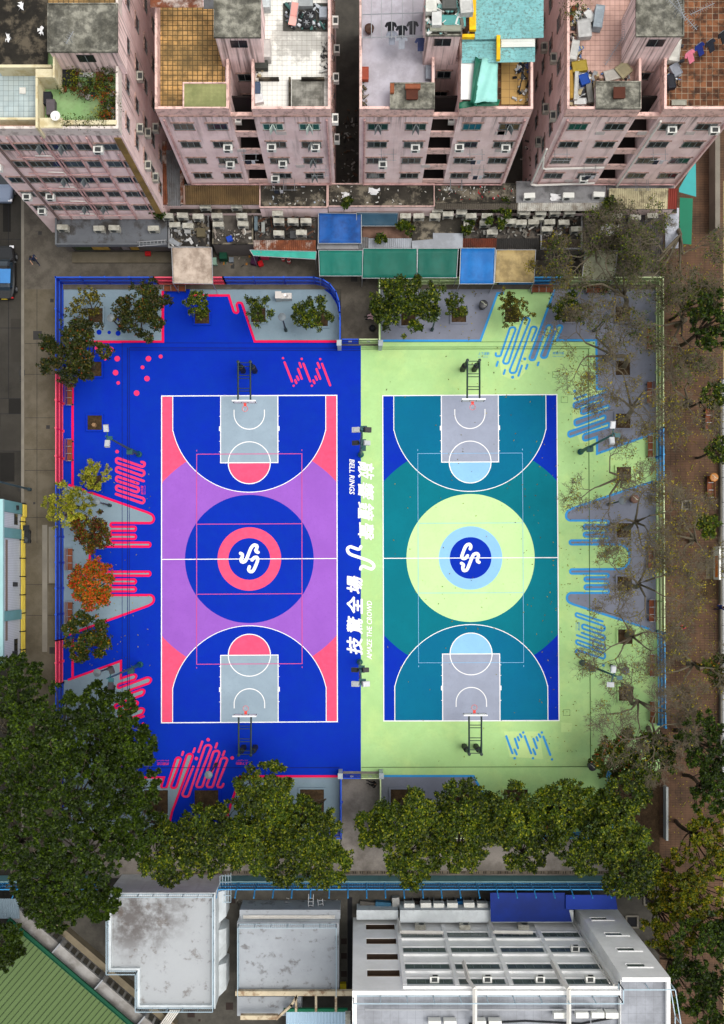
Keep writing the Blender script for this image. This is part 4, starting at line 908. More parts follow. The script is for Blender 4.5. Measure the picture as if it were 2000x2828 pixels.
def ac_mesh(mm):
    b = MB(); b.box(-.33, .33, -.45, 0, -.22, .22); b.box(-.24, .12, -.462, -.45, -.14, .14, 1); b.box(-.2, .2, -.4, -.1, .22, .228, 1)
    b.tube([(-.3, 0, -.26), (-.3, -.42, -.26)], .02, n=4, m=1); b.tube([(.3, 0, -.26), (.3, -.42, -.26)], .02, n=4, m=1)
    o = b.build('ac', [mm, m_grill]); d = o.data; bpy.data.objects.remove(o); return d
ACM = [ac_mesh(m_acw), ac_mesh(m_ac)]
def child(name, data, root, loc, rz=0):
    o = bpy.data.objects.new(name, data); COL.objects.link(o); o.parent = root; o.location = loc; o.rotation_euler = (0, 0, rz); CH.setdefault(root.name, []).append(o); return o
def window(root, x, y, z, kind='a', rz=0):
    L0 = root.location; o = child('window', WP[kind][0], root, (x - L0.x, y - L0.y, z), rz); child('pane', WP[kind][1], o, (0, 0, 0)); return o
def wall_ac(root, x, y, z, rz=0, k=0):
    L0 = root.location; child('air_conditioner', ACM[k], root, (x - L0.x, y - L0.y, z), rz)
def frame_box(x0, x1, y0, y1, z0, z1, t, b):
    b.box(x0, x1, y0, y0 + t, z0, z1); b.box(x0, x1, y1 - t, y1, z0, z1); b.box(x0, x0 + t, y0 + t, y1 - t, z0, z1); b.box(x1 - t, x1, y0 + t, y1 - t, z0, z1)

def block(label, D, zr, X0, X1, slot, Yc, Yb, roofs, cols, rows, bal_rows, pm=m_par):
    root = thing('apartment_block', label, 'building', (X0, D, 0), 0, 'pink apartment blocks along the lane')
    zs = zr - 1.0
    body = MB()
    wings = [(X0, slot[0]), (slot[1], X1)] if slot else [(X0, X1)]
    for a, c in wings: body.box(a, c, D, Yb, 0, zs)
    if slot: body.box(slot[0], slot[1], Yc, Yb, 0, zs)
    body.build('wall', m_pinkwall, root)
    pr = MB()
    for a, c in wings: frame_box(a - .004, c + .004, D - .004, Yb, zs + .001, zr, .17, pr)
    pr.build('parapet', pm, root)
    for (x0, y0, x1, y1, m) in roofs:
        a = P2(x0, y1, zs); c = P2(x1, y0, zs); r_ = MB(); r_.sheet([a, (c[0], a[1]), c, (a[0], c[1])], zs + .01); r_.build('roof', m, root)
    if slot:
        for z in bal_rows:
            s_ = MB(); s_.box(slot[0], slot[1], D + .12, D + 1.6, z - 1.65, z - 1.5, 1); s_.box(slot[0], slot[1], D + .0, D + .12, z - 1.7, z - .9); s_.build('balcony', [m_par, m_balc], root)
            s_ = MB(); s_.box(slot[0], slot[1], D + 1.5, D + 1.62, z - 1.5, z + 1.1); s_.build('balcony_shade_screen', m_balc, root)  # screen added behind each opening so the balcony reads as a dark recess
        s_ = MB(); s_.box(slot[0], slot[1], D, D + .3, zs - .5, zs - .1); s_.build('lintel', m_par, root)
    return root
rowz = [15.2, 12.35, 9.55, 6.75]
# --- block 2
z = 17.8
B2 = block('pink apartment block with an orange-tiled roof terrace and a white-tiled one', 31.24, z, -13.6, -1.76, (-8.62, -7.08), 34.6, 46,
           [(430, 18, 622, 298, m_orange), (700, -60, 908, 298, m_tilew)], None, rowz, rowz)
for i, zz in enumerate(rowz):
    for X, k in ((-12.1, 'a'), (-9.75, 'a'), (-5.85, 'b' if i == 0 else 'a'), (-3.3, 'b' if i == 0 else 'd')): window(B2, X, 31.24, zz, k)
for X, zz in ((-9.4, 12.3), (-9.6, 9.4), (-6.2, 12.4), (-3.0, 12.4), (-6.4, 6.7), (-5.6, 9.5)): wall_ac(B2, X, 31.2, zz - .1)
# --- block 3
B3 = block('pink apartment block with a lilac roof, laundry rack and turquoise corrugated roof shelter', 31.24, z, .2, 11.9, (5.25, 6.96), 34.8, 46,
           [(993, -60, 1200, 300, m_lilac), (1270, -60, 1473, 300, m_tiler)], None, rowz, rowz)
for i, zz in enumerate(rowz):
    for X, k in ((1.5, 'd' if i == 0 else 'a'), (4.15, 'd' if i == 0 else 'a'), (8.1, 'e' if i == 0 else 'a'), (10.7, 'a' if i else 'd')): window(B3, X, 31.24, zz, k)
for X, zz in ((4.3, 12.3), (7.5, 12.4), (10.9, 12.3), (2.0, 9.4)): wall_ac(B3, X, 31.2, zz - .1)
# --- block 4
B4 = block('pink apartment block with cluttered pink-tiled roof and rusty-tiled roof at the brick walk end', 31.24, z, 14.2, 25.9, (19.2, 20.75), 34.7, 46,
           [(1568, -60, 1770, 300, m_tilep), (1837, -60, 2050, 300, m_tiler)], None, rowz, rowz)
for i, zz in enumerate(rowz):
    for X, k in ((15.5, 'e' if i == 0 else 'a'), (18.1, 'a'), (22.0, 'a'), (24.5, 'a')): window(B4, X, 31.24, zz, k)
for X, zz in ((22.1, 15.2), (25.1, 15.2), (17.9, 6.7)): wall_ac(B4, X, 31.2, zz - .1)
for root, D_, x0, x1 in ((B2, 31.2, -13.2, -2.2), (B3, 31.2, .6, 11.5), (B4, 31.2, 14.6, 25.5)):
    for k in range(5):
        X, zz = rng.uniform(x0, x1), rowz[int(rng.integers(1, 4))] - .75; b = MB()
        for xx in (X, X + .9): b.tube([(xx, D_, zz), (xx, D_ - .9, zz + .05)], .02, n=4)
        for yy in (D_ - .4, D_ - .85): b.tube([(X - .2, yy, zz + .06), (X + 1.1, yy, zz + .06)], .018, n=4)
        b.build('drying_bracket', m_steel, root)
        if k % 2: b = MB(); b.box(X + .1, X + .45, D_ - .88, D_ - .84, zz - .6, zz + .05); b.box(X + .55, X + .8, D_ - .88, D_ - .84, zz - .5, zz + .05, 1); b.build('washing', [mat('wash_dark', (.02, .025, .04), .9, .2, 3), mat('wash_pale', (.5, .5, .52), .9, .2, 3)], root)
    for k in range(4): X = rng.uniform(x0, x1); zz = rowz[int(rng.integers(0, 4))]; b = MB(); b.box(X - .3, X + .35, D_ - .02, D_ + .03, zz - 1.2, zz - .75); b.build('patch_panel', mat('patch_pale', S(215, 205, 200, .8), .9, .2, 2), root)
# --- block 1 (corner block)
z1 = 19.7; D1 = 29.04
B1 = thing('apartment_block', 'pink corner apartment block with a planted green roof terrace above the shopfront', 'building', (-25.9, D1, 0), 0, 'pink apartment blocks along the lane')
b = MB(); b.box(-26.0, -15.64, D1, 46, 0, z1 - 1.0); b.build('wall', m_pinkwall, B1)
b = MB(); frame_box(-26.0, -15.6, D1 - .004, 46, z1 - 1.0, z1, .17, b); b.build('parapet', m_parw, B1)
def rsheet(root, x0, y0, x1, y1, z, m, name='roof'):
    a = P2(x0, y1, z); c = P2(x1, y0, z); r_ = MB(); r_.sheet([a, (c[0], a[1]), c, (a[0], c[1])], z); return r_.build(name, m, root)
m_greenroof = mat('roof_green', S(140, 178, 118, .7), .9, .15, .6, stain=[(S(110, 105, 85, .6), .65, .5, .08), (S(165, 200, 140, .7), .5, 1.2)], fine=.1)
rsheet(B1, -130, 190, 102, 330, z1 - .9, m_tileb); rsheet(B1, -130, -80, 132, 183, z1 - .7, m_dirt); rsheet(B1, 108, 140, 320, 352, z1 - .95, m_greenroof); rsheet(B1, 132, -80, 320, 10, z1 - .6, m_orange)
rsheet(B1, -130, 330, 100, 352, z1 - .85, mat('tile_salmon', S(235, 190, 172, .8), .8, .1, .8, tile=(.34, .012, S(160, 120, 105, .7), None)))
b = MB()
for (x0, y0, x1, y1, zz) in ((-10, 178, 142, 186, z1 + .2), (-10, 324, 102, 330, z1), (98, 190, 104, 352, z1 + .6), (98, 190, 146, 213, z1 + .65), (146, 150, 151, 214, z1 + 1.2), (104, 325, 172, 352, z1 + .1), (173, 331, 322, 343, z1 + .05)):
    a = P2(x0, y1, zz); c = P2(x1, y0, zz); b.box(a[0], c[0], a[1], c[1], z1 - 1, zz)
b.build('roof_wall', mat('wall_cream', S(225, 215, 180, .82), .9, .15, 1, stain=(S(170, 140, 60, .7), .45, 1.2, .1)), B1)
B1rows = [17.0, 14.2, 11.4, 8.7, 5.9]
for i, zz in enumerate(B1rows):
    for X, k in ((-25.2, 'c'), (-23.8, 'c'), (-22.75, 'c'), (-21.55, 'a' if i % 2 else 'd'), (-20.05, 'a' if i % 2 else 'd'), (-18.6, 'c'), (-17.0, 'a')):
        if X == -25.2 and i < 2: continue
        window(B1, X, D1, zz, k)
    for Y in (30.6, 33.2, 36.0, 39.0, 42): window(B1, -15.64, Y, zz, 'c', R(90))
for X, zz in ((-17.6, 17.0), (-23.5, 8.6), (-25.3, 8.6), (-25.1, 5.6), (-25.6, 14.0)): wall_ac(B1, X, D1 - .03, zz)
for Y, zz in ((35.2, 14.2), (31.5, 14.2), (30.0, 11.5), (32.4, 11.5), (30.2, 8.8), (34.0, 8.8)): wall_ac(B1, -15.6, Y, zz, R(90), 1)
def pipe(root, pts, r=.07, m=None, name='drain_pipe'):
    b = MB(); b.tube(pts, r, n=6); b.build(name, m or m_pipe, root)
for X, m, r_ in ((-24.4, m_pipey, .09), (-23.3, m_pipe, .06), (-21.0, m_pipe, .08), (-20.75, m_pipe, .05), (-19.3, m_pipe, .06), (-18.0, m_pipe, .08), (-16.5, m_pipe, .05)):
    pipe(B1, [(X, D1 - .12, 18.6 if r_ > .055 else 16.0), (X, D1 - .12, 3.6)], r_, m)
for zz in (15.6, 12.8, 10.1, 7.3, 4.6):
    pipe(B1, [(-24.3 + zz * .04, D1 - .14, zz), (-20.9, D1 - .14, zz - .1)], .045); pipe(B1, [(-20.9, D1 - .16, zz - .15), (-17.9, D1 - .16, zz + .05)], .045); pipe(B1, [(-22.3, D1 - .15, zz + .3), (-21.2, D1 - .15, zz + .25), (-21.1, D1 - .15, zz - .1)], .04, m_pipew)
b = MB(); b.box(-16.2, -15.75, D1 - .12, D1 - .01, 4.2, 18.4); b.build('vertical_board', mat('board_yellow', S(165, 135, 75, .7), .8, .3, .8, stain=(S(110, 90, 55, .6), .6, .6)), B1)
for root, X0, X1, D in ((B2, -13.6, -1.76, 31.24), (B3, .2, 11.9, 31.24), (B4, 14.2, 25.9, 31.24)):
    for X in (X0 + .35, X1 - .3): pipe(root, [(X, D - .12, 16.4), (X, D - .12, 5.2)], .08)
    pipe(root, [(X0 + .35, D - .14, 5.3), (X1 - .3, D - .14, 5.25)], .06); b = MB(); b.box(X0, X1, D - .07, D, 16.75, 16.82); b.build('cornice', m_hood, root)
pipe(B4, [(14.0, D - .2, 10.6), (14.3, D - .2, 8.6), (14.6, D - .2, 8.45), (19.0, D - .2, 8.7)], .085, m_pipew); pipe(B4, [(13.95, D - .2, 12), (13.95, D - .25, 5.6), (14.4, D - .25, 5.4), (19.0, D - .2, 5.7)], .085, m_pipew); pipe(B4, [(20.95, D - .2, 16.4), (20.95, D - .2, 4.9)], .085, m_pipew)
for root, X, ys, rz in ((B2, -1.76, (32.5, 35, 38, 41, 44), 90), (B4, 14.2, (32.5, 35.5, 38.5, 41.5), -90), (B3, 11.9, (33, 36.5, 40), 90)):
    for zz in rowz:
        for Y in ys: window(root, X, Y, zz, 'c', R(rz))
for Y, zz in ((32, 14.6), (36.2, 12), (33, 9.2), (39, 14.4), (40, 8.8)): wall_ac(B2, -1.74, Y, zz, R(90), 0)
for Y, zz in ((32.4, 14.2), (34.2, 11.5), (36.4, 14.4), (33, 8.7), (39, 11)): wall_ac(B4, 14.18, Y, zz, R(-90), 1)
for Y, zz in ((33.2, 11.2), (32.2, 14.2)): wall_ac(B2, -8.62, Y, zz, R(90), 0); wall_ac(B3, 6.96, Y, zz, R(-90), 0)
for Yy, zz in ((34.58, 15.4), (34.58, 12.5), (34.58, 9.6)): window(B2, -7.8, Yy, zz, 'c'); window(B3, 6.1, Yy + .2, zz, 'c'); window(B4, 20.0, Yy + .1, zz, 'c')
# stair heads and tanks on the roofs
def head(x0, y0, x1, y1, zt, zb, label, m=m_moss, wall=m_pinkwall, rim=None, win=None, hatch=None):
    a = P2(x0, y1, zt); c = P2(x1, y0, zt); r = thing('roof_stair_house', label, 'roof structure', (a[0], a[1], zb), 0, 'stair houses on the pink roofs')
    b = MB(); b.box(a[0] + .08, c[0] - .08, a[1] + .08, c[1] - .08, zb, zt - .14); b.build('wall', wall, r)
    b = MB(); b.box(a[0], c[0], a[1], c[1], zt - .14, zt - .04, 0, 1)
    frame_box(a[0], c[0], a[1], c[1], zt - .039, zt + .04, .09, b); b.build('roof', [rim or m_moss, m], r)
    if win: x = (a[0] + c[0]) / 2; b = MB(); b.box(x - .55, x + .55, a[1] + .03, a[1] + .07, zt - 1.3, zt - .5); b.box(x - .02, x + .02, a[1] + .0, a[1] + .03, zt - 1.3, zt - .5, 1); b.build('window', [m_glass, m_frame], r)
    if hatch:
        h = P(*hatch, zt); b = MB(); b.box(h[0] - .35, h[0] + .35, h[1] - .33, h[1] + .33, zt - .04, zt + .16); b.box(h[0] - .4, h[0] + .4, h[1] - .38, h[1] + .38, zt + .16, zt + .2); b.build('hatch', mat('hatch_rust', S(98, 52, 36, .6), .8, .3, 2), r)
    return r
head(131, 8, 325, 143, 21.6, z1 - 1, 'stained concrete roof house with a small antenna above the green terrace', win=1)
head(590, -40, 721, 103, 20.6, 16.8, 'stained concrete roof house between the orange and white tiled roofs', win=1)
head(1175, -60, 1276, 98, 20.6, 16.8, 'roof house strewn with turquoise boards and boxes', m_dirt, win=1)
head(1757, -40, 1890, 100, 20.6, 16.8, 'stained concrete roof house carrying long television antennas', win=1)
head(505, 227, 629, 299, 17.95, 16.8, 'low moss-green tank top at the front edge of the orange-tiled roof', mat('moss_green', S(178, 180, 120, .7), .9, .2, 1, tile=(.09, .012, S(130, 132, 90, .6), None), stain=(S(120, 128, 80, .6), .6, .8)), rim=m_par)
head(1077, 228, 1201, 300, 17.95, 16.8, 'low concrete tank top with bricks at the front of the lilac roof', m_moss, hatch=(1138, 262))
head(1646, 224, 1771, 300, 17.95, 16.8, 'low concrete tank top with a rust hatch on the cluttered pink roof', m_moss, hatch=(1709, 259))

# roof clutter, every piece its own thing
def aerial(x, y, z, rz, L_, label, hgt=1.4):
    q = P(x, y, z); r = thing('antenna', label, 'antenna', q, rz, 'television antennas on the roofs')
    b = MB(); b.tube([(0, 0, 0), (0, 0, hgt)], .025, n=5); b.build('mast', m_steel, r, local=True)
    b = MB(); b.tube([(-L_ / 2, 0, hgt), (L_ / 2, 0, hgt)], .025, n=5)
    for i in range(int(L_ / .16)): x_ = -L_ / 2 + .08 + i * .16; b.tube([(x_, -.2, hgt + .02), (x_, .2, hgt + .02)], .012, n=4)
    b.build('boom', m_steel, r, local=True)
def clothes(x, y, z, rz, c, label, grp='laundry hung on the roofs'):
    q = P(x, y, z); r = thing('hung_shirt', label, 'laundry', q, rz, grp); b = MB()
    pts = [(-.3, 0), (-.42, -.22), (-.3, -.3), (-.22, -.18), (-.2, -.75), (.2, -.75), (.22, -.18), (.3, -.3), (.42, -.22), (.3, 0), (.1, .05), (-.1, .05)]
    m_ = mat('shirt_%d_%d' % (int(c[0] * 999), int(c[2] * 999)), c, .9, .3, 3)
    b.prism(pts, -.03, .03); o = b.build('cloth', m_, r, local=True); o.rotation_euler = (R(35), 0, 0)
    b = MB(); b.tube([(-.25, 0, .06), (0, 0, .14), (.25, 0, .06)], .012, n=4); b.build('hanger', m_steel, r, local=True)
def potted(x, y, z, s, cols, label, grp='potted plants on the green roof terrace', pot=S(150, 80, 50, .6)):
    q = P(x, y, z); r = thing('potted_plant', label, 'potted plant', q, 0, grp)
    b = MB(); b.lathe((0, 0, 0), [(.13, 0), (.18, .26), (.2, .28), (.16, .28), (.14, .24)], 10); b.build('pot', mat('pot_%d' % int(pot[0] * 999), pot, .8, .2, 3), r, local=True)
    n = int(90 * s); th = rng.uniform(0, 6.28, n); rr = rng.uniform(.05, .42 * s, n); zz = .3 + rng.uniform(0, .5 * s, n)
    cc = np.stack([rr * np.cos(th), rr * np.sin(th), zz], 1); leaf_obj('foliage', cc, .11, leafmat('pot_leaf_' + cols, LEAFC[cols]), r)
LEAFC = {
 'dark': [(0, S(30, 46, 12, .9)), (.5, S(50, 72, 18, .9)), (.85, S(74, 96, 26, .9)), (1, S(108, 132, 36, .9))],
 'mid': [(0, S(32, 46, 14, .9)), (.45, S(58, 80, 24, .9)), (.8, S(92, 112, 34, .9)), (1, S(165, 168, 50, .9))],
 'bright': [(0, S(36, 52, 16, .9)), (.4, S(66, 90, 26, .9)), (.8, S(104, 122, 36, .9)), (1, S(172, 172, 52, .9))],
 'olive': [(0, S(48, 44, 18, .9)), (.4, S(72, 76, 28, .9)), (.75, S(112, 100, 34, .9)), (1, S(150, 142, 70, .9))],
 'flower': [(0, S(26, 34, 14, .9)), (.4, S(44, 58, 24, .9)), (.7, S(64, 68, 34, .9)), (.88, S(92, 76, 48, .9)), (.96, S(84, 112, 34, .9)), (1, S(150, 50, 40, .9))],
 'orange': [(0, S(60, 78, 24, .9)), (.3, S(92, 108, 34, .9)), (.42, S(165, 120, 40, .9)), (.66, S(212, 104, 36, .9)), (.86, S(214, 60, 30, .9)), (1, S(185, 26, 26, .9))],
 'red': [(0, S(40, 52, 20, .9)), (.35, S(76, 90, 28, .9)), (.52, S(96, 50, 28, .9)), (.78, S(120, 24, 26, .9)), (1, S(150, 140, 44, .9))],
 'mixed': [(0, S(34, 48, 20, .9)), (.5, S(62, 80, 30, .9)), (.8, S(86, 92, 36, .9)), (.92, S(96, 90, 36, .9)), (.95, S(160, 46, 36, .9)), (1, S(172, 160, 50, .9))],
 'yellow': [(0, S(92, 104, 36, .9)), (.4, S(142, 148, 52, .9)), (.75, S(176, 172, 66, .9)), (1, S(205, 196, 90, .9))],
 'litter': [(0, S(92, 76, 34, .9)), (.4, S(138, 126, 36, .9)), (.75, S(182, 166, 44, .9)), (1, S(104, 120, 40, .9))],
 'glow': [(0, S(46, 60, 14, .9)), (.4, S(86, 98, 18, .9)), (.8, S(126, 126, 22, .9)), (1, S(168, 140, 24, .9))]}
for k_ in LEAFC: f_ = {'dark': .6, 'mid': .6, 'bright': .64, 'yellow': .7, 'orange': .7, 'glow': .75}.get(k_, .8); LEAFC[k_] = [(t, (c[0] * f_, c[1] * f_, c[2] * f_ * .45)) for t, c in LEAFC[k_]]
def leaf_obj(name, C_, size, m, parent, up=.55, aspect=.5, radial=None, local=True):
    """many small rhombic leaves, one island each"""
    C_ = np.asarray(C_); n = len(C_)
    nr = rng.normal(size=(n, 3)); nr[:, 2] = np.abs(nr[:, 2]) + up * 1.6; nr /= np.linalg.norm(nr, axis=1)[:, None]
    a = rng.normal(size=(n, 3)) if radial is None else radial + rng.normal(size=(n, 3)) * .25
    u = a - (a * nr).sum(1)[:, None] * nr; u /= np.linalg.norm(u, axis=1)[:, None] + 1e-9; v = np.cross(nr, u)
    s_ = (size * rng.uniform(.7, 1.3, n))[:, None]
    V = np.stack([C_ - u * s_ * .1, C_ + u * s_ * .42 + v * s_ * aspect * .5 + nr * s_ * .06, C_ + u * s_, C_ + u * s_ * .42 - v * s_ * aspect * .5 + nr * s_ * .06], 1).reshape(-1, 3)
    me = bpy.data.meshes.new(name); me.vertices.add(4 * n); me.vertices.foreach_set('co', V.ravel()); me.loops.add(4 * n); me.loops.foreach_set('vertex_index', np.arange(4 * n))
    me.polygons.add(n); me.polygons.foreach_set('loop_start', np.arange(0, 4 * n, 4)); me.polygons.foreach_set('loop_total', np.full(n, 4)); me.update(calc_edges=True)
    me.materials.append(m); o = bpy.data.objects.new(name, me); COL.objects.link(o)
    if parent is not None: o.parent = parent; CH.setdefault(parent.name, []).append(o)
    return o
def junk(x, y, z, w_, d_, h_, rz, c, label, cat, name, grp=None, lid=None):
    """open-topped or lidded box with rims, feet and a recessed face"""
    q = P(x, y, z); r = thing(name, label, cat, q, rz, grp); m_ = mat('junk_%d_%d_%d' % tuple(int(k * 99) for k in c), c, .75, .25, 2, stain=(tuple(k * .5 for k in c), .4, 3))
    b = MB(); b.box(-w_ / 2, w_ / 2, -d_ / 2, d_ / 2, .04, h_); 
    for sx in (-1, 1):
        for sy in (-1, 1): b.box(sx * w_ * .42 - .02, sx * w_ * .42 + .02, sy * d_ * .42 - .02, sy * d_ * .42 + .02, 0, .04)
    b.build('body', m_, r, local=True)
    b = MB(); frame_box(-w_ / 2 - .01, w_ / 2 + .01, -d_ / 2 - .01, d_ / 2 + .01, h_ + .001, h_ + .03, .04, b); b.box(-w_ * .3, w_ * .3, -d_ * .3, d_ * .3, h_ + .002, h_ + .015); b.build('lid', mat('junkl_%d_%d_%d' % tuple(int(k * 99) for k in (lid or c)), lid or tuple(k * .8 for k in c), .7, .2, 2), r, local=True)
    return r
def sheetobj(pts_px, z, m, label, cat, name, th=.03, grp=None):
    b = MB(); b.prism([P2(*p, z) for p in pts_px], z - th, z); o = b.build(name, m); return tag(o, label, cat, grp)
# block 3 shelter, tarp, racks
zt = 19.3
r = thing('roof_shelter', 'turquoise corrugated roof shelter with yellow painted edge', 'shelter', P(1390, 90, 16.8))
a = P2(1312, -60, zt); c = P2(1500, 108, zt); b = MB(); b.corr(a[0], c[0], c[1], a[1], zt, zt + .2, 'x', .2, .03); b.build('sheet', m_turq, r)
a = P2(1277, 104, zt - .15); c = P2(1478, 170, zt - .15); b = MB(); b.corr(a[0], c[0], c[1], a[1], zt - .3, zt - .15, 'x', .2, .03); b.build('sheet', m_turq, r)
b = MB()
for (x0, y0, x1, y1) in ((1297, -60, 1315, 82), (1277, 94, 1311, 103), (1372, 97, 1382, 164)): a = P2(x0, y1, zt + .25); c = P2(x1, y0, zt + .25); b.box(a[0], c[0], a[1], c[1], zt + .0, zt + .28)
b.build('painted_edge', m_yellow, r); a = P2(1385, 98, zt + .02); c = P2(1478, 128, zt + .02)
b = MB(); b.corr(a[0], c[0], c[1], a[1], zt - .05, zt + .02, 'x', .2, .03); b.build('sheet', mat('sheet_white', S(225, 228, 220, .8), .7, .1, 1), r)
b = MB(); 
for X, Y in ((7.4, 35.6), (11.6, 35.6), (7.4, 38.5), (11.7, 38.5)): b = MB(); b.box(X - .05, X + .05, Y - .05, Y + .05, 16.8, zt); b.build('post', m_steel, r)
sheetobj([(1274, 160), (1318, 160), (1308, 274), (1273, 274)], 18.9, mat('panel_white', S(232, 232, 228, .85), .6, .08, 1), 'white panel roof beside the green tarpaulin', 'roof panel', 'roof_panel', .08)
def tarp(pts_px, z, c, label, amp=.12):
    n = 10; (a, b_, c_, d) = [Vector(P(*p, z)) for p in pts_px]; vs = []
    for i in range(n + 1):
        for j in range(n + 1):
            u, v = i / n, j / n; p = a.lerp(b_, u).lerp(d.lerp(c_, u), v); p.z += amp * math.sin(u * 9 + v * 4) * .5 + rng.uniform(-.04, .04) - .25 * (u * u); vs.append(p)
    m = MB(); m.add(vs, [(i * (n + 1) + j, i * (n + 1) + j + 1, (i + 1) * (n + 1) + j + 1, (i + 1) * (n + 1) + j) for i in range(n) for j in range(n)])
    o = m.build('tarpaulin', mat('tarp_%d' % int(c[1] * 999), c, .5, .15, 1.5, spec=.4), smooth=True); s_ = o.modifiers.new('t', 'SOLIDIFY'); s_.thickness = .02
    return tag(o, label, 'tarpaulin')
tarp([(1332, 160), (1377, 165), (1375, 275), (1308, 284)], 19.1, S(150, 215, 205, .8), 'pale aqua tarpaulin draped over the roof terrace'); tarp([(1312, 158), (1338, 162), (1318, 290), (1300, 280)], 19.2, S(0, 98, 75, .7), 'dark green tarpaulin strip beside the white panel roof')
tarp([(1268, 282), (1384, 270), (1378, 286), (1268, 298)], 18.6, S(0, 110, 80, .7), 'green tarpaulin hanging along the roof edge')
rsheet(B3, 1384, 168, 1462, 288, 16.9, mat('terrace_tan', S(190, 152, 92, .75), .8, .15, 1, tile=(.55, .012, S(110, 90, 60, .6), None)), 'terrace_floor')
r = thing('bicycle', 'dark bicycle under a cover on the tan roof terrace', 'bicycle', P(1438, 225, 16.95), R(80))
for y in (-.5, .5): b = MB(); b.tube([(y + .32 * math.cos(R(a)), .0, .33 + .32 * math.sin(R(a))) for a in range(0, 361, 30)], .03, n=5, cap=False); b.build('wheel', m_black, r, local=True)
b = MB(); b.tube([(-.5, 0, .33), (-.1, 0, .75), (.4, 0, .75), (.5, 0, .33)], .04, n=5); b.tube([(.4, -.25, .95), (.4, .25, .95)], .03, n=5); b.build('frame', m_black, r, local=True); b = MB(); b.cbox((-.12, 0, .85), .28, .2, .08); b.build('saddle', m_black, r, local=True)
r = thing('drying_rack', 'steel drying rack of long poles over the lilac roof', 'rack', P(1080, 60, 16.8))
b = MB()
for x in (1000, 1026, 1054, 1082, 1112, 1141): b.tube([P(x, -40, 18.9), P(x, 106, 18.9)], .03, n=5)
for y in (37, 101): b.tube([P(1000, y + 3, 18.85), P(1170, y - 2, 18.85)], .035, n=5)
b.build('pole', m_steel, r); b = MB()
for x, y in ((1000, 37), (1168, 37), (1000, 104), (1168, 99)): q = P(x, y, 18.85); b.tube([(q[0], q[1], 16.8), q], .035, n=5)
b.build('upright', m_steel, r)
for x, y, c, l in ((1080, 62, (.012, .012, .015), 'black shirt first from the parapet on the steel drying rack'), (1110, 72, (.014, .016, .02), 'black shirt in the middle of the steel drying rack'), (1140, 60, (.05, .05, .055), 'charcoal shirt nearest the boarded roof house on the drying rack'), (1083, 88, S(150, 155, 168, .7), 'grey trousers on the steel drying rack'), (1110, 100, S(165, 170, 180, .7), 'pale trousers hanging below the middle black shirt'), (1163, 106, (.04, .05, .12), 'small navy top at the end of the drying rack')):
    clothes(x, y, 18.8, 0, c, l)
for x, y, c, l in ((1995, 88, (.01, .01, .012), 'black jacket lying over the line on the rusty-tiled roof'), (1960, 112, (.01, .012, .02), 'black hooded top in the middle of the rusty-tiled roof'), (1930, 122, S(25, 45, 120, .7), 'blue denim shorts on the line over the rusty-tiled roof'), (1903, 142, S(215, 120, 140, .7), 'pink and white striped cloth on the line over the rusty-tiled roof')):
    clothes(x, y, 18.2, R(35), c, l)
q = P(1020, 88, 16.85); b = MB(); b.lathe(q, [(.2, 0), (.3, .25), (.33, .5), (.28, .52), (.1, .45)], 14); tag(b.build('water_jar', mat('jar_brown', S(82, 52, 36, .6), .5, .2, 3), smooth=True), 'round brown water jar on the lilac roof by the parapet', 'jar')
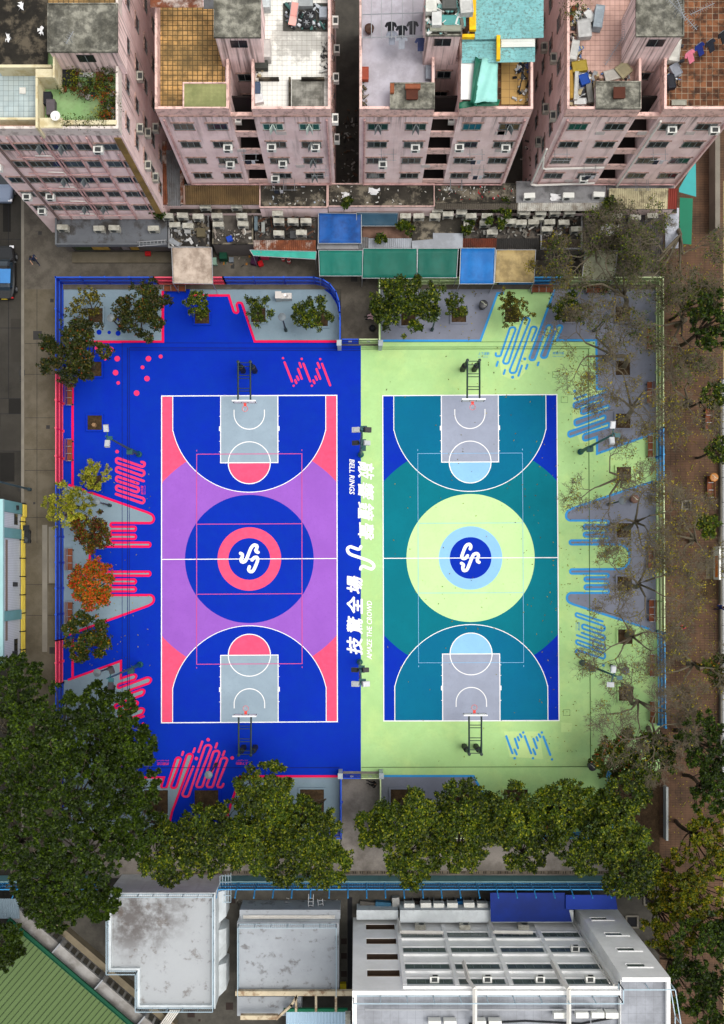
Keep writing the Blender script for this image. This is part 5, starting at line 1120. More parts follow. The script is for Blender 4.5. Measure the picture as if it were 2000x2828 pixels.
for x, y, w_, d_, h_, rz, c, l, cat, nm in ((1008, 210, .5, .85, .4, 0, S(185, 88, 64, .7), 'rusty red cover board leaning on the lilac roof parapet', 'board', 'cover_board'), (1188, 205, .6, .9, .3, 0, S(170, 178, 190, .7), 'grey and rust sheet beside the light well of the lilac roof', 'board', 'cover_board'),
    (1186, 155, .7, .5, .4, 0, S(110, 135, 160, .7), 'blue-grey box by the wall of the lilac roof', 'box', 'storage_box'), (1083, 248, .25, .6, .25, 0, S(180, 104, 66, .7), 'small stack of orange bricks on the concrete tank top', 'bricks', 'brick_stack'), (1140, 243, 1.0, .3, .25, 0, S(170, 98, 66, .7), 'row of orange bricks behind the rust hatch', 'bricks', 'brick_stack'),
    (1190, 25, .7, .9, .5, 0, S(235, 235, 225, .8), 'white box on the boarded roof house by the drying rack', 'box', 'storage_box'), (1240, 20, .9, .6, .4, 0, S(110, 112, 108, .6), 'grey slatted box on the boarded roof house', 'box', 'storage_box'), (1286, 30, .8, .9, .6, .1, S(210, 210, 205, .8), 'pale cabinet beside the yellow roof edge', 'cabinet', 'cabinet'), (1205, 62, .6, .9, .5, 0, S(230, 232, 228, .8), 'white crate on turquoise boards', 'crate', 'crate'),
    (1245, 60, 1.9, .7, .12, 0, S(110, 190, 185, .7), 'turquoise board lying on the roof house below the crates', 'board', 'loose_board'), (1230, 82, 2.0, .35, .2, 0, S(175, 178, 160, .7), 'grey-green plank at the front of the boarded roof house', 'board', 'loose_board'),
    (1648, 60, .6, 1.5, .7, R(-8), S(170, 182, 190, .75), 'tall pale blue cabinet lying on the cluttered pink roof', 'cabinet', 'cabinet'), (1610, 88, .9, 1.2, .5, R(5), S(200, 200, 198, .8), 'white appliance shell beside the pale blue cabinet', 'appliance', 'appliance'), (1626, 52, .5, .8, .4, R(35), S(235, 235, 232, .8), 'small white tray above the appliance shell', 'tray', 'tray'),
    (1582, 150, .5, 1.3, .6, R(-10), S(205, 205, 200, .8), 'white sheet bundle against the parapet of the cluttered roof', 'bundle', 'bundle'), (1598, 190, 1.0, .7, .4, R(10), S(185, 160, 60, .7), 'yellow tub among junk on the cluttered roof', 'tub', 'tub'), (1720, 198, .9, .9, .3, R(40), S(176, 165, 130, .7), 'tilted plywood panel on the cluttered pink roof', 'board', 'loose_board'),
    (1690, 210, 1.1, .7, .2, R(15), S(205, 200, 190, .7), 'grey cloth-covered board beside the plywood panel', 'board', 'loose_board'), (1575, 240, .25, 1.9, .4, R(3), S(190, 150, 60, .7), 'yellow-brown plank on end by the parapet corner', 'board', 'loose_board'), (1588, 245, .25, 1.9, .45, R(-3), S(205, 205, 200, .8), 'white folded panel beside the yellow-brown plank', 'board', 'loose_board'),
    (1610, 228, .6, .7, .5, R(20), S(30, 80, 175, .7), 'blue bag of scraps on the cluttered roof', 'bag', 'sack'), (1625, 260, .35, 1.5, .4, R(8), S(150, 148, 140, .7), 'grey bundle of poles beside the concrete tank top', 'poles', 'pole_bundle'), (1640, 262, .3, 1.6, .3, R(-4), S(120, 105, 85, .6), 'brown bundle of laths touching the concrete tank top', 'poles', 'pole_bundle'), (1600, 285, .8, .4, .3, 0, S(230, 230, 228, .8), 'white drawer at the front edge of the cluttered roof', 'drawer', 'tray'),
    (1857, 150, .7, 1.5, .6, R(-6), S(215, 214, 205, .8), 'old bathtub-shaped white basin on the rusty-tiled roof', 'basin', 'basin'), (1862, 200, .6, .8, .4, R(30), S(160, 165, 175, .7), 'grey scrap heap by the parapet of the rusty-tiled roof', 'scrap', 'scrap_piece'), (1850, 232, .5, .9, .4, R(10), S(48, 50, 60, .6), 'dark suitcase by the parapet of the rusty-tiled roof', 'suitcase', 'suitcase'), (1874, 286, 1.0, .35, .15, 0, S(175, 175, 160, .8), 'white sink slab at the front of the rusty-tiled roof', 'sink', 'sink_slab'),
    (722, 20, 1.3, .8, .7, 0, S(215, 222, 222, .8), 'pale cistern box behind the white-tiled roof', 'cabinet', 'cabinet'), (845, 18, 1.0, .5, .5, 0, S(190, 195, 195, .7), 'grey rack of boards behind the wheels', 'rack', 'storage_box'), (893, 42, .5, .7, .4, 0, S(180, 188, 198, .7), 'pale crate beside the wheels on the white roof', 'crate', 'crate'), (738, 152, .6, 1.2, .9, 0, S(215, 210, 205, .8), 'tall white cupboard on the white-tiled roof beside the well', 'cupboard', 'cupboard'),
    (728, 150, .5, .5, .4, 0, S(110, 110, 100, .6), 'dark lid box next to the tall white cupboard', 'box', 'storage_box'), (723, 188, .9, .5, .5, 0, S(85, 88, 82, .6), 'grey metal chest beside the light well', 'chest', 'chest'), (712, 250, .4, .8, .4, 0, S(90, 110, 140, .6), 'blue cool box by the parapet of the white roof', 'cool box', 'storage_box'), (714, 278, .7, .6, .35, R(12), S(238, 238, 238, .85), 'white folded paper box in the corner tub', 'box', 'storage_box'),
    (617, 155, .32, .32, .45, 0, S(215, 195, 205, .8), 'small lilac plastic stool on the orange-tiled roof', 'stool', 'stool'), (64, 252, .4, .4, .1, 0, S(245, 243, 235, .85), 'small white slab on the blue-grey tiled roof', 'slab', 'paver'), (146, 305, .55, 1.0, .5, 0, S(120, 112, 118, .6), 'grey cushion bench on the green terrace', 'bench', 'bench'), (132, 278, .7, .8, .4, 0, (.02, .02, .024), 'black sack against the terrace wall', 'sack', 'sack'),
    (248, 200, .5, .75, .1, 0, S(225, 230, 225, .8), 'empty white frame beside the brown ladder on the terrace', 'frame', 'picture_frame'), (227, 198, .5, .75, .1, 0, S(200, 205, 200, .8), 'empty white frame nearest the black sheet on the terrace', 'frame', 'picture_frame'), (280, 206, .6, .9, .2, 0, S(140, 90, 65, .6), 'brown wooden ladder shelf on the green terrace', 'shelf', 'ladder_shelf'), (190, 200, 1.0, 2.0, .5, 0, (.012, .014, .02), 'heap of black plastic sheeting on the green terrace', 'sheeting', 'plastic_sheeting')):
    zz = {True: 18.75, False: 16.8}[x < 330]
    if (1175 < x < 1290 and y < 100): zz = 20.62
    if y > 225 and (1077 < x < 1201 or 505 < x < 629): zz = 17.99
    junk(x, y, zz + .02, w_, d_, h_, rz, c, l, cat, nm)
# wheels and deck chair on the white roof
sheetobj([(782, 8), (905, 8), (905, 86), (782, 84)], 16.9, mat('mat_grey', S(88, 86, 80, .6), .9, .3, 1.5), 'dark ground sheet under the wheels on the white roof', 'sheet', 'ground_sheet')
for x, y, l in ((848, 66, 'spoked car wheel lying nearest the tiles on the white roof'), (858, 45, 'spoked car wheel behind its twin on the white roof')):
    q = P(x, y, 16.95); r = thing('car_wheel', l, 'wheel', q, 0, 'wheels stored on the white roof')
    b = MB(); b.tube([(.3 * math.cos(R(a)), .3 * math.sin(R(a)), .14) for a in range(0, 361, 24)], .1, n=8, cap=False); b.build('tyre', m_black, r, local=True)
    b = MB()
    for a in range(0, 360, 60): b.cbox((.12 * math.cos(R(a)), .12 * math.sin(R(a)), .18), .24, .03, .03, R(a))
    b.build('rim', m_steel, r, local=True)
r = thing('deck_chair', 'pink folding deck chair on the dark sheet of the white roof', 'chair', P(812, 50, 16.95), R(-12))
b = MB(); b.cbox((0, .35, .5), .5, .8, .06, 0, 0, R(40)); b.build('backrest', mat('deck_pink', S(240, 175, 165, .8), .8, .1), r, local=True); b = MB(); b.cbox((0, -.3, .25), .5, .7, .06, 0, 0, R(-8)); b.build('seat', MATS['deck_pink'], r, local=True)
for sx in (-1, 1): b = MB(); b.tube([(sx * .25, .7, .8), (sx * .25, -.6, .05)], .02, n=5); b.tube([(sx * .25, .5, .02), (sx * .25, -.1, .45)], .02, n=5); b.build('leg', m_steel, r, local=True)
b = MB()
for (x0, y0, x1, y1) in ((714, 212, 770, 217), (797, 212, 803, 297), (832, 212, 896, 217)): a = P2(x0, y1, 17.2); c = P2(x1, y0, 17.2); b.box(a[0], c[0], a[1], c[1], 16.8, 17.2)
tag(b.build('roof_curb', m_dirt), 'low blackened kerb walls dividing the white-tiled roof', 'low wall')
rsheet(B2, 806, 219, 895, 297, 16.83, mat('tile_dirty', S(158, 156, 146, .7), .85, .3, 1, tile=(.34, .012, S(200, 196, 186, .7), None), stain=(S(90, 88, 80, .6), .7, 1.0)), 'dirty_tiles')
aerial(200, 118, 21.66, R(60), .9, 'small white antenna on the stained roof house of the corner block', .6); aerial(1862, 50, 20.66, R(-47), 3.4, 'long antenna lying diagonally across the roof house edge', .9); aerial(1860, 38, 20.66, R(-70), 2.2, 'shorter antenna crossing behind the long one', 1.1)
aerial(1925, 48, 18.0, R(25), 1.8, 'antenna pointing over the rusty-tiled roof', 1.0); aerial(1697, 140, 16.85, R(58), 2.6, 'fallen lattice antenna on the cluttered pink roof', .25); aerial(1718, 90, 16.85, R(88), 1.9, 'thin cross antenna standing on the pink roof', .8)
q = P(158, 327, 19.9); r = thing('satellite_dish', 'small white satellite dish at the terrace parapet', 'satellite dish', q); b = MB(); b.lathe((0, 0, .25), [(.02, 0), (.16, .03), (.3, .12), (.32, .14), (.28, .12), (.1, .04)], 18); b.build('dish', m_acw, r, local=True); b = MB(); b.tube([(0, 0, 0), (0, 0, .26)], .03, n=6); b.tube([(0, -.2, .3), (0, 0, .5)], .012, n=4); b.build('arm', m_black, r, local=True)
k = 0
spots = [(215, 205), (210, 225), (222, 238), (240, 250), (252, 230), (228, 262), (205, 248), (262, 262), (245, 272), (270, 245), (285, 235), (298, 205), (308, 220), (300, 245), (312, 262), (290, 265), (288, 285), (305, 300), (295, 315), (315, 285), (316, 310), (283, 322), (304, 330), (318, 330), (180, 250)]
words_ = ['beside the black sheeting', 'under the white frames', 'in the middle of the bed', 'by the ladder shelf', 'in the corner of the roof house', 'along the parapet', 'at the open green floor', 'near the hose', 'at the planted strip end']
kinds = ['mid', 'yellow', 'bright', 'flower', 'mid', 'red', 'bright', 'dark', 'flower', 'bright', 'red', 'mid', 'dark', 'mid', 'red', 'bright', 'orange', 'dark', 'bright', 'mid', 'flower', 'yellow', 'orange', 'dark', 'bright']
for (x, y), kd in zip(spots, kinds): potted(x, y, 18.78, rng.uniform(1.1, 1.7), kd, 'potted shrub in the crowded plant bed of the green roof terrace', pot=[S(150, 80, 50, .6), S(60, 60, 66, .6), S(190, 185, 180, .7)][k % 3]); k += 1
for i, x in enumerate((190, 222, 254, 286)): potted(x, 346, 19.2, 1.3, 'mid', 'trailing plant in the narrow trough along the terrace front', 'trough plants along the terrace front')
potted(1583, 30, 17.0, 2.6, 'mid', 'big leafy shrub in the corner of the cluttered pink roof', 'plants on the cluttered pink roof'); potted(1575, 55, 17.0, 2.0, 'mid', 'leafy shrub against the parapet of the cluttered pink roof', 'plants on the cluttered pink roof')
sheetobj([(415, -5), (560, -5), (560, 20), (415, 20)], 18.6, m_rust, 'rusty corrugated awning at the back of the orange roof', 'awning', 'rusty_awning'); sheetobj([(562, -5), (592, -5), (592, 24), (562, 24)], 18.5, m_greyc, 'grey ribbed awning beside the stained roof house', 'awning', 'ribbed_awning')
for x, y, l in ((112, 85, 'crumpled white plastic nearest the roof house'), (24, 105, 'crumpled white plastic nearest the tiled roof'), (58, 20, 'crumpled white plastic at the back of the blackened roof')):
    q = P(x, y, 19.05); b = MB(); n = 7; b.add([(q[0] + rng.uniform(-.25, .25), q[1] + rng.uniform(-.35, .35), q[2] + rng.uniform(0, .15)) for i in range(n * 3)], [(i * 3, i * 3 + 1, i * 3 + 2) for i in range(n)]); tag(b.build('plastic_scrap', mat('plastic_white', (.7, .7, .7), .5, .1)), l, 'plastic scrap', 'plastic scraps on the blackened roof')

# ================================================================== PODIUM SHOPS AND REAR YARDS
ZP = 5.0
def slab(name, x0, y0, x1, y1, z, m, label, cat, grp=None, wall=None, zb=0, rim=None, kw=.12):
    """low building or roof: px rectangle measured at its top"""
    a = P2(x0, y1, z); c = P2(x1, y0, z); r = thing(name, label, cat, (a[0], a[1], zb), 0, grp)
    b = MB(); b.box(a[0] + .02, c[0] - .02, a[1] + .02, c[1], zb, z - .06); b.build('wall', wall or m_pinkwall, r)
    b = MB(); b.box(a[0], c[0], a[1], c[1], z - .06, z, 0, 0); b.build('roof', m, r)
    if rim: b = MB(); frame_box(a[0], c[0], a[1], c[1], z + .001, z + .18, kw, b); b.build('parapet', rim, r)
    return r
SG = 'single-storey shop roofs below the pink blocks'
m_dirt2 = mat('roof_grime', S(84, 79, 70, .62), .95, .3, .5, stain=[(S(40, 38, 33, .6), .75, .35, .12), (S(165, 155, 135, .7), .6, .8, .07)], fine=.3)
m_greyroof = mat('roof_greywash', S(150, 150, 152, .68), .9, .2, .5, stain=[(S(75, 73, 70, .6), .7, .4, .1), (S(185, 185, 186, .7), .4, 1)], fine=.15)
slab('shop_roof', 444, 508, 716, 566, ZP - .5, m_greyroof, 'shop building under the brown corrugated roof', 'building', SG)
slab('shop_roof', 717, 508, 905, 575, ZP, m_dirt2, 'blackened flat shop roof below the white-roofed block', 'building', SG, rim=m_par, kw=.08)
slab('shop_roof', 906, 508, 1200, 572, ZP, m_dirt2, 'blackened flat shop roof with a white patch below the alley', 'building', SG, rim=m_par, kw=.06)
slab('shop_roof', 1201, 508, 1425, 562, ZP, m_dirt2, 'blackened flat shop roof scattered with white scraps', 'building', SG, rim=m_dirt2, kw=.06)
slab('shop_roof', 1426, 500, 1674, 562, ZP, m_greyroof, 'grey-washed flat shop roof carrying three condensers', 'building', SG)
slab('shop_roof', 1676, 505, 1862, 578, ZP - .3, m_greyroof, 'shop building under the cream corrugated roof', 'building', SG)
slab('shop_wall', 470, 566, 1870, 588, 3.6, m_dirt, 'stained service ledge running behind the shop roofs', 'building', 'service ledges behind the shops')
def csheet(x0, y0, x1, y1, z, m, label, dz=.25, pitch=.17, name='corrugated_roof', cat='roof', amp=.025, sag=0, th=0):
    a = P2(x0, y1, z); c = P2(x1, y0, z); b = MB(); b.corr(a[0], c[0], a[1], c[1], z - dz, z, 'y', pitch, amp, sag=sag); o = b.build(name, m)
    s_ = o.modifiers.new('t', 'SOLIDIFY'); s_.thickness = .012
    return tag(o, label, cat, 'corrugated sheet roofs')
csheet(511, 512, 716, 562, ZP + .35, m_brownc, 'brown corrugated roof with a ragged pale edge'); csheet(505, 512, 530, 562, ZP + .3, mat('pinkish_sheet', S(170, 140, 125, .65), .8, .2, 1), 'narrow pinkish corrugated strip beside the brown roof')
csheet(459, 415, 498, 562, ZP + .15, m_greyc, 'long grey corrugated roof in the gap between two pink blocks', .5); csheet(448, 390, 460, 560, ZP + .1, m_rust, 'narrow rusty corrugated strip beside the corner block', .4); csheet(497, 470, 508, 560, ZP + .12, m_rust, 'narrow rusty strip against the second pink block')
csheet(1203, 560, 1432, 575, ZP + .05, mat('strip_brown', S(104, 96, 84, .6), .8, .3, 1), 'dark corrugated eave strip below the white scraps'); csheet(1431, 560, 1669, 579, ZP + .05, mat('strip_pale', S(205, 202, 192, .75), .8, .25, 1, stain=(S(110, 90, 70, .6), .6, 1.3)), 'pale corrugated eave strip below three condensers')
csheet(1683, 520, 1846, 574, ZP + .2, m_creamc, 'cream corrugated roof with holes near the brick walk'); csheet(1845, 520, 1872, 574, ZP + .2, mat('red_sheet', S(142, 58, 46, .65), .8, .2, 1), 'dark red corrugated strip at the end of the shops')
csheet(1714, 592, 1834, 698, 3.4, mat('slate_sheet', S(98, 94, 98, .6), .8, .25, 1, stain=(S(60, 56, 56, .6), .5, .8)), 'dark slate corrugated roof under bare branches'); 
sheetobj([(1836, 574), (1876, 574), (1874, 685), (1838, 685)], 3.3, mat('flat_white', S(190, 195, 205, .75), .8, .2, 1, stain=(S(110, 110, 115, .6), .6, 1)), 'cracked white flat roof strip at the shop end', 'roof', 'flat_roof', .15)
sheetobj([(1876, 520), (1922, 440), (1923, 543), (1876, 530)], 3.0, mat('canopy_teal', S(60, 170, 170, .7), .6, .1, 1), 'teal canopy beside the last pink block', 'canopy', 'canopy'); sheetobj([(1878, 545), (1914, 548), (1910, 675), (1876, 672)], 2.9, mat('canopy_green', S(0, 120, 88, .7), .6, .1, 1), 'green canopy beside the white flat roof strip', 'canopy', 'canopy')
sheetobj([(1912, 330), (1976, 330), (1972, 600), (1914, 600)], .05, m_brick, 'brown paved apron', 'paving', 'paving') if False else None
# rear yards, 3 m high, front wall on the lane
YG = 'rear yard roofs along the lane'
m_yd = mat('yard_roof_dark', S(74, 70, 66, .6), .95, .3, .6, stain=[(S(34, 32, 30, .6), .7, .5, .1), (S(140, 130, 118, .6), .5, 1.1, .07)], fine=.3)
m_wallg = mat('wall_grey', S(120, 112, 106, .6), .9, .25, .6, streak=(S(60, 52, 46, .5), .5))
slab('yard_roof', 466, 588, 578, 686, 3.0, m_yd, 'dark cluttered yard roof beside the grey shopfront', 'building', YG, wall=m_wallg, rim=m_greyroof)
slab('yard_roof', 587, 588, 700, 676, 3.0, mat('yard_roof_mid', S(112, 106, 98, .6), .95, .3, .6, stain=(S(55, 50, 46, .6), .7, .6)), 'concrete yard roof with a blue bag and rubble', 'building', YG, wall=m_wallg, rim=m_dirt2)
slab('yard_roof', 704, 588, 875, 665, 3.0, m_yd, 'dark yard roof with stacked condensers beside the blue awning', 'building', YG, wall=m_wallg)
slab('yard_roof', 876, 588, 1000, 688, 3.0, m_greyroof, 'yard roof beneath the bright blue awning', 'building', YG, wall=m_wallg)
slab('yard_roof', 1001, 600, 1137, 690, 2.8, mat('terrace_brown', S(140, 108, 92, .65), .85, .25, .8, stain=(S(90, 66, 54, .6), .5, .8)), 'brown yard terrace with palms beside the slate-blue awning', 'building', YG, wall=m_wallg)
slab('yard_roof', 1138, 588, 1276, 685, 3.0, m_dirt2, 'stained concrete yard roof behind the pale metal sheet', 'building', YG, wall=m_wallg)
slab('yard_roof', 1277, 588, 1490, 694, 2.9, m_yd, 'dark yard roof with shrubs and a lone condenser', 'building', YG, wall=m_wallg)
slab('yard_roof', 1492, 588, 1608, 690, 2.9, m_yd, 'dark yard roof with bare metal racks', 'building', YG, wall=m_wallg, rim=m_greyroof)
slab('yard_roof', 1610, 588, 1712, 692, 2.9, m_yd, 'dark yard roof under yellow-leaved branches', 'building', YG, wall=m_wallg)
csheet(990, 655, 1017, 694, 3.2, m_greyc, 'small grey corrugated sheet beside the bright blue awning'); csheet(1017, 658, 1137, 688, 3.1, m_palec, 'pale corrugated sheet below the palm plants'); csheet(1276, 658, 1373, 686, 3.1, mat('dark_rust', S(86, 52, 42, .6), .85, .3, 1, stain=(S(135, 62, 38, .6), .6, .7)), 'dark rusty sheet above the blue lane awning')
sheetobj([(1196, 643), (1279, 644), (1278, 686), (1138, 686), (1138, 665), (1196, 660)], 3.15, m_palec, 'pale blue-grey metal sheet above the green awnings', 'roof', 'metal_sheet', .04)
csheet(700, 663, 872, 694, 3.3, m_rust, 'rusty corrugated roof with white flaked patches', .35)
csheet(1372, 658, 1488, 690, 3.1, mat('charcoal_sheet', S(58, 56, 54, .6), .9, .3, 1, stain=(S(120, 116, 108, .6), .5, .6, .05)), 'charcoal roof with a pale triangle above the tan awning'); csheet(1495, 660, 1604, 690, 3.05, mat('mottled_sheet', S(112, 104, 90, .6), .9, .3, 1, stain=(S(75, 44, 34, .6), .6, .8)), 'mottled brown sheet above the dark lane gap')
def awning(pts_px, z0, z1_, c, label, sag=.18, stain=None, pitch=.28, amp=.014):
    """sloping fabric awning: px corners nw, ne (high) and se, sw (low)"""
    nw, ne = P(*pts_px[0], z1_), P(*pts_px[1], z1_); se, sw_ = P(*pts_px[2], z0), P(*pts_px[3], z0)
    root = thing('awning', label, 'awning', (sw_[0], sw_[1], 0), 0, 'fabric awnings over the lane'); b = MB(); n = max(8, int((ne[0] - nw[0]) / pitch * 2)); K = 7; vs = []
    for i in range(n + 1):
        for k in range(K):
            u, v = i / n, k / (K - 1); p = Vector(nw).lerp(Vector(ne), u).lerp(Vector(sw_).lerp(Vector(se), u), v); p.z += (amp if i % 2 else -amp) - sag * 4 * v * (1 - v) * (1 + .5 * math.sin(u * 12)) + rng.uniform(-.02, .02); vs.append(p)
    b.add(vs, [(i * K + k, i * K + k + 1, i * K + K + k + 1, i * K + K + k) for i in range(n) for k in range(K - 1)])
    o = b.build('canopy', mat('awn_%d_%d_%d' % tuple(int(k * 999) for k in c), c, .6, .12, .7, stain=stain or (tuple(k * .6 for k in c), .5, .9), spec=.3), root, smooth=True); s_ = o.modifiers.new('t', 'SOLIDIFY'); s_.thickness = .012
    b = MB(); b.tube([sw_, se], .03, n=6); b.tube([nw, ne], .03, n=6); b.tube([nw, sw_], .03, n=6); b.tube([ne, se], .03, n=6)
    b.build('frame', m_steel, root)
    for e in (se, sw_): b = MB(); b.tube([(e[0], e[1], .14), e], .03, n=6); b.build('pole', m_steel, root)
awning([(474, 683), (585, 683), (588, 784), (478, 782)], 2.9, 3.3, S(205, 188, 172, .78), 'beige awning reaching over the lane to the pink fence', stain=(S(120, 98, 78, .6), .6, .9))
awning([(880, 588), (998, 590), (998, 672), (880, 672)], 3.5, 4.0, S(10, 92, 175, .75), 'bright blue tarpaulin awning behind the green awnings', .15, (S(0, 60, 130, .6), .7, .8)); awning([(985, 587), (1100, 588), (1098, 624), (985, 624)], 3.6, 4.1, S(45, 90, 115, .6), 'slate-blue awning beside the bright blue one', .08)
awning([(880, 691), (1002, 691), (1001, 762), (883, 762)], 2.7, 3.2, S(0, 120, 105, .72), 'green awning nearest the bright blue tarpaulin', .1, (S(0, 100, 84, .7), .4, .8)); awning([(1003, 686), (1152, 686), (1152, 769), (1000, 768)], 2.6, 3.25, S(0, 112, 95, .72), 'wide green awning in the middle of the lane', .1, (S(0, 92, 76, .7), .4, .8))
awning([(1154, 686), (1266, 686), (1261, 767), (1152, 767)], 2.65, 3.2, S(0, 105, 90, .72), 'green awning beside the gap before the sky-blue awning', .1, (S(0, 86, 70, .7), .4, .8)); awning([(1273, 685), (1368, 685), (1364, 784), (1269, 784)], 2.7, 3.2, S(20, 120, 200, .78), 'sky-blue awning touching the green fence', .1, (S(10, 90, 165, .7), .5, .9))
awning([(1371, 690), (1480, 690), (1475, 780), (1366, 780)], 2.7, 3.2, S(192, 168, 112, .75), 'tan awning beside the sky-blue one', .12, (S(120, 100, 62, .6), .6, .9)); awning([(1616, 692), (1706, 692), (1696, 775), (1608, 772)], 2.7, 3.2, S(175, 180, 150, .75), 'pale stained awning under the bare branches', .1, (S(110, 90, 60, .6), .6, 1.1))
awning([(690, 690), (874, 694), (872, 716), (700, 706)], 2.9, 3.1, S(60, 185, 165, .7), 'narrow teal awning under the rusty flaked roof', .03)
# grey shopfront under the corner block
r = thing('shopfront', 'grey single-storey shopfront with wide window at the foot of the corner block', 'building', (*P2(160, 711), 0))
a = P2(160, 670, 3.3); c = P2(462, 600, 3.3); X0s, X1s, Y0s = a[0], c[0], 26.95
b = MB(); b.box(X0s, X1s, Y0s + .45, D1 - .01, 0, 3.1); b.build('wall', m_wallg, r)
b = MB(); b.box(X0s, X1s, Y0s, D1 - .01, 3.1, 3.3); b.build('roof', mat('shop_roof_grey', S(118, 122, 128, .65), .85, .2, .5, stain=[(S(62, 55, 46, .6), .8, .55, .07)], fine=.1), r)
b = MB(); b.box(X0s - .15, X0s - .01, Y0s - .1, D1, 2.9, 3.6); b.box(X0s - .01, X1s, Y0s - .1, Y0s - .005, 3.0, 3.6); b.build('fascia', mat('fascia_grey', S(120, 124, 128, .65), .7, .15, 1), r)
b = MB(); b.box(X0s + .6, X1s - 2.9, Y0s + .38, Y0s + .44, .5, 2.6); b.build('window', m_glass, r)
for i, (xa, xb, cc) in enumerate(((.9, 2.2, S(60, 75, 40, .7)), (2.3, 3.7, S(200, 160, 70, .7)), (3.9, 4.6, S(80, 70, 75, .7)), (4.8, 5.4, S(140, 130, 130, .7)), (5.5, 6.2, S(190, 150, 60, .7)))):
    b = MB(); b.box(X0s + xa, X0s + xb, Y0s + .34, Y0s + .372, .9, 2.4); b.build('window_poster', mat('poster_%d' % i, cc, .6, .5, 1.8), r)
b = MB(); b.box(X0s + .3, X1s, Y0s - .55, Y0s + .35, .13, .32); b.build('step', m_conc, r)
# ladder on the shopfront roof
q = P(420, 672, 3.5); r = thing('ladder', 'grey metal ladder lying on the shopfront roof edge', 'ladder', q, R(4)); b = MB(); b.box(-1.2, 1.2, -.2, -.15, 0, .06); b.box(-1.2, 1.2, .15, .2, 0, .06); b.build('rail', m_steel, r, local=True)
for i in range(8): b = MB(); b.box(-1.05 + i * .3, -1.0 + i * .3, -.15, .15, .01, .05); b.build('rung', m_steel, r, local=True)
# condensers
def cond_proto(mm):
    r = thing('condenser_unit', 'x', 'air conditioner', (0, 0, 0)); b = MB(); b.box(-.44, .44, -.2, .2, .06, .68); b.build('body', mm, r, local=True)
    b = MB(); b.lathe((0, 0, 0), [(.24, 0), (.24, .015)], 14); o = b.build('fan_grille', m_grill, r, local=True); o.location = (-.1, -.2, .37); o.rotation_euler = (R(90), 0, 0)
    b = MB(); b.box(-.4, -.34, -.24, .24, 0, .06); b.box(.34, .4, -.24, .24, 0, .06); b.build('foot', m_steel, r, local=True)
    b = MB()
    for i in range(3): b.box(-.38, .38, -.15 + i * .12, -.1 + i * .12, .681, .69)
    b.build('top_louvre', mm, r, local=True); return r
cp1 = cond_proto(m_ac); cp2 = cond_proto(m_acw); f1, f2 = [True], [True]
T2 = lambda ox, oy, s, L_: [(ox + x / s, oy + y / s) for x, y in L_]
ac = [(p, 'hung') for p in T2(450, 450, 2.953, [(355, 355), (607, 355), (940, 415)])] + \
     [(p, 'ledge') for p in T2(450, 450, 2.953, [(50, 435), (170, 432), (297, 440), (450, 435), (650, 435), (950, 475), (1065, 475), (1170, 475)]) + T2(850, 450, 2.707, [(728, 400), (828, 400), (965, 355), (948, 400), (1045, 385), (1145, 372), (1215, 400), (1335, 400), (1510, 440), (1587, 448), (1600, 365)])
      + T2(1400, 350, 2.707, [(125, 645), (245, 645), (350, 640), (460, 640), (725, 665), (810, 668), (945, 680), (1072, 668)])] + \
     [(p, 'yard') for p in T2(450, 450, 2.953, [(108, 508), (215, 515), (460, 505), (660, 500), (950, 575), (1133, 570)]) + T2(850, 450, 2.707, [(1200, 458), (1320, 452), (1373, 520)]) + T2(1400, 350, 2.707, [(225, 685), (20, 715), (100, 720), (190, 715), (310, 715), (415, 718), (290, 768), (507, 768)])] + \
     [(p, 'shop') for p in T2(0, 350, 3.248, [(580, 905), (905, 915), (1040, 910), (1390, 915)])] + [(p, 'roof') for p in T2(1400, 350, 2.707, [(160, 520), (450, 518), (675, 512)])]
zc = {'hung': 3.9, 'ledge': 3.62, 'yard': 3.05, 'shop': 3.32, 'roof': 5.02}
ords = ['first', 'second', 'third', 'fourth', 'fifth', 'sixth', 'seventh', 'eighth', 'ninth', 'tenth', 'eleventh', 'twelfth', 'thirteenth', 'fourteenth', 'fifteenth', 'sixteenth', 'seventeenth', 'eighteenth', 'nineteenth', 'twentieth']
ords += ['twenty-' + o for o in ords[:9]] + ['thirtieth']
place_ = {'hung': 'in the hung row', 'ledge': 'in the long ledge row', 'yard': 'in the lower yard row', 'shop': 'on the grey shopfront roof', 'roof': 'on the grey-washed shop roof'}
cnt = {}
for (p, k) in sorted(ac, key=lambda t: t[0][0]):
    i = cnt.get(k, 0); cnt[k] = i + 1
    pr, st = (cp2, f2) if k == 'roof' else (cp1, f1)
    put(pr, st, p[0], p[1] + 6, zc[k], rng.uniform(-.05, .05), 'weathered condenser, %s from the pavement end, %s' % (ords[i], place_[k]), 'condensers behind the shops')
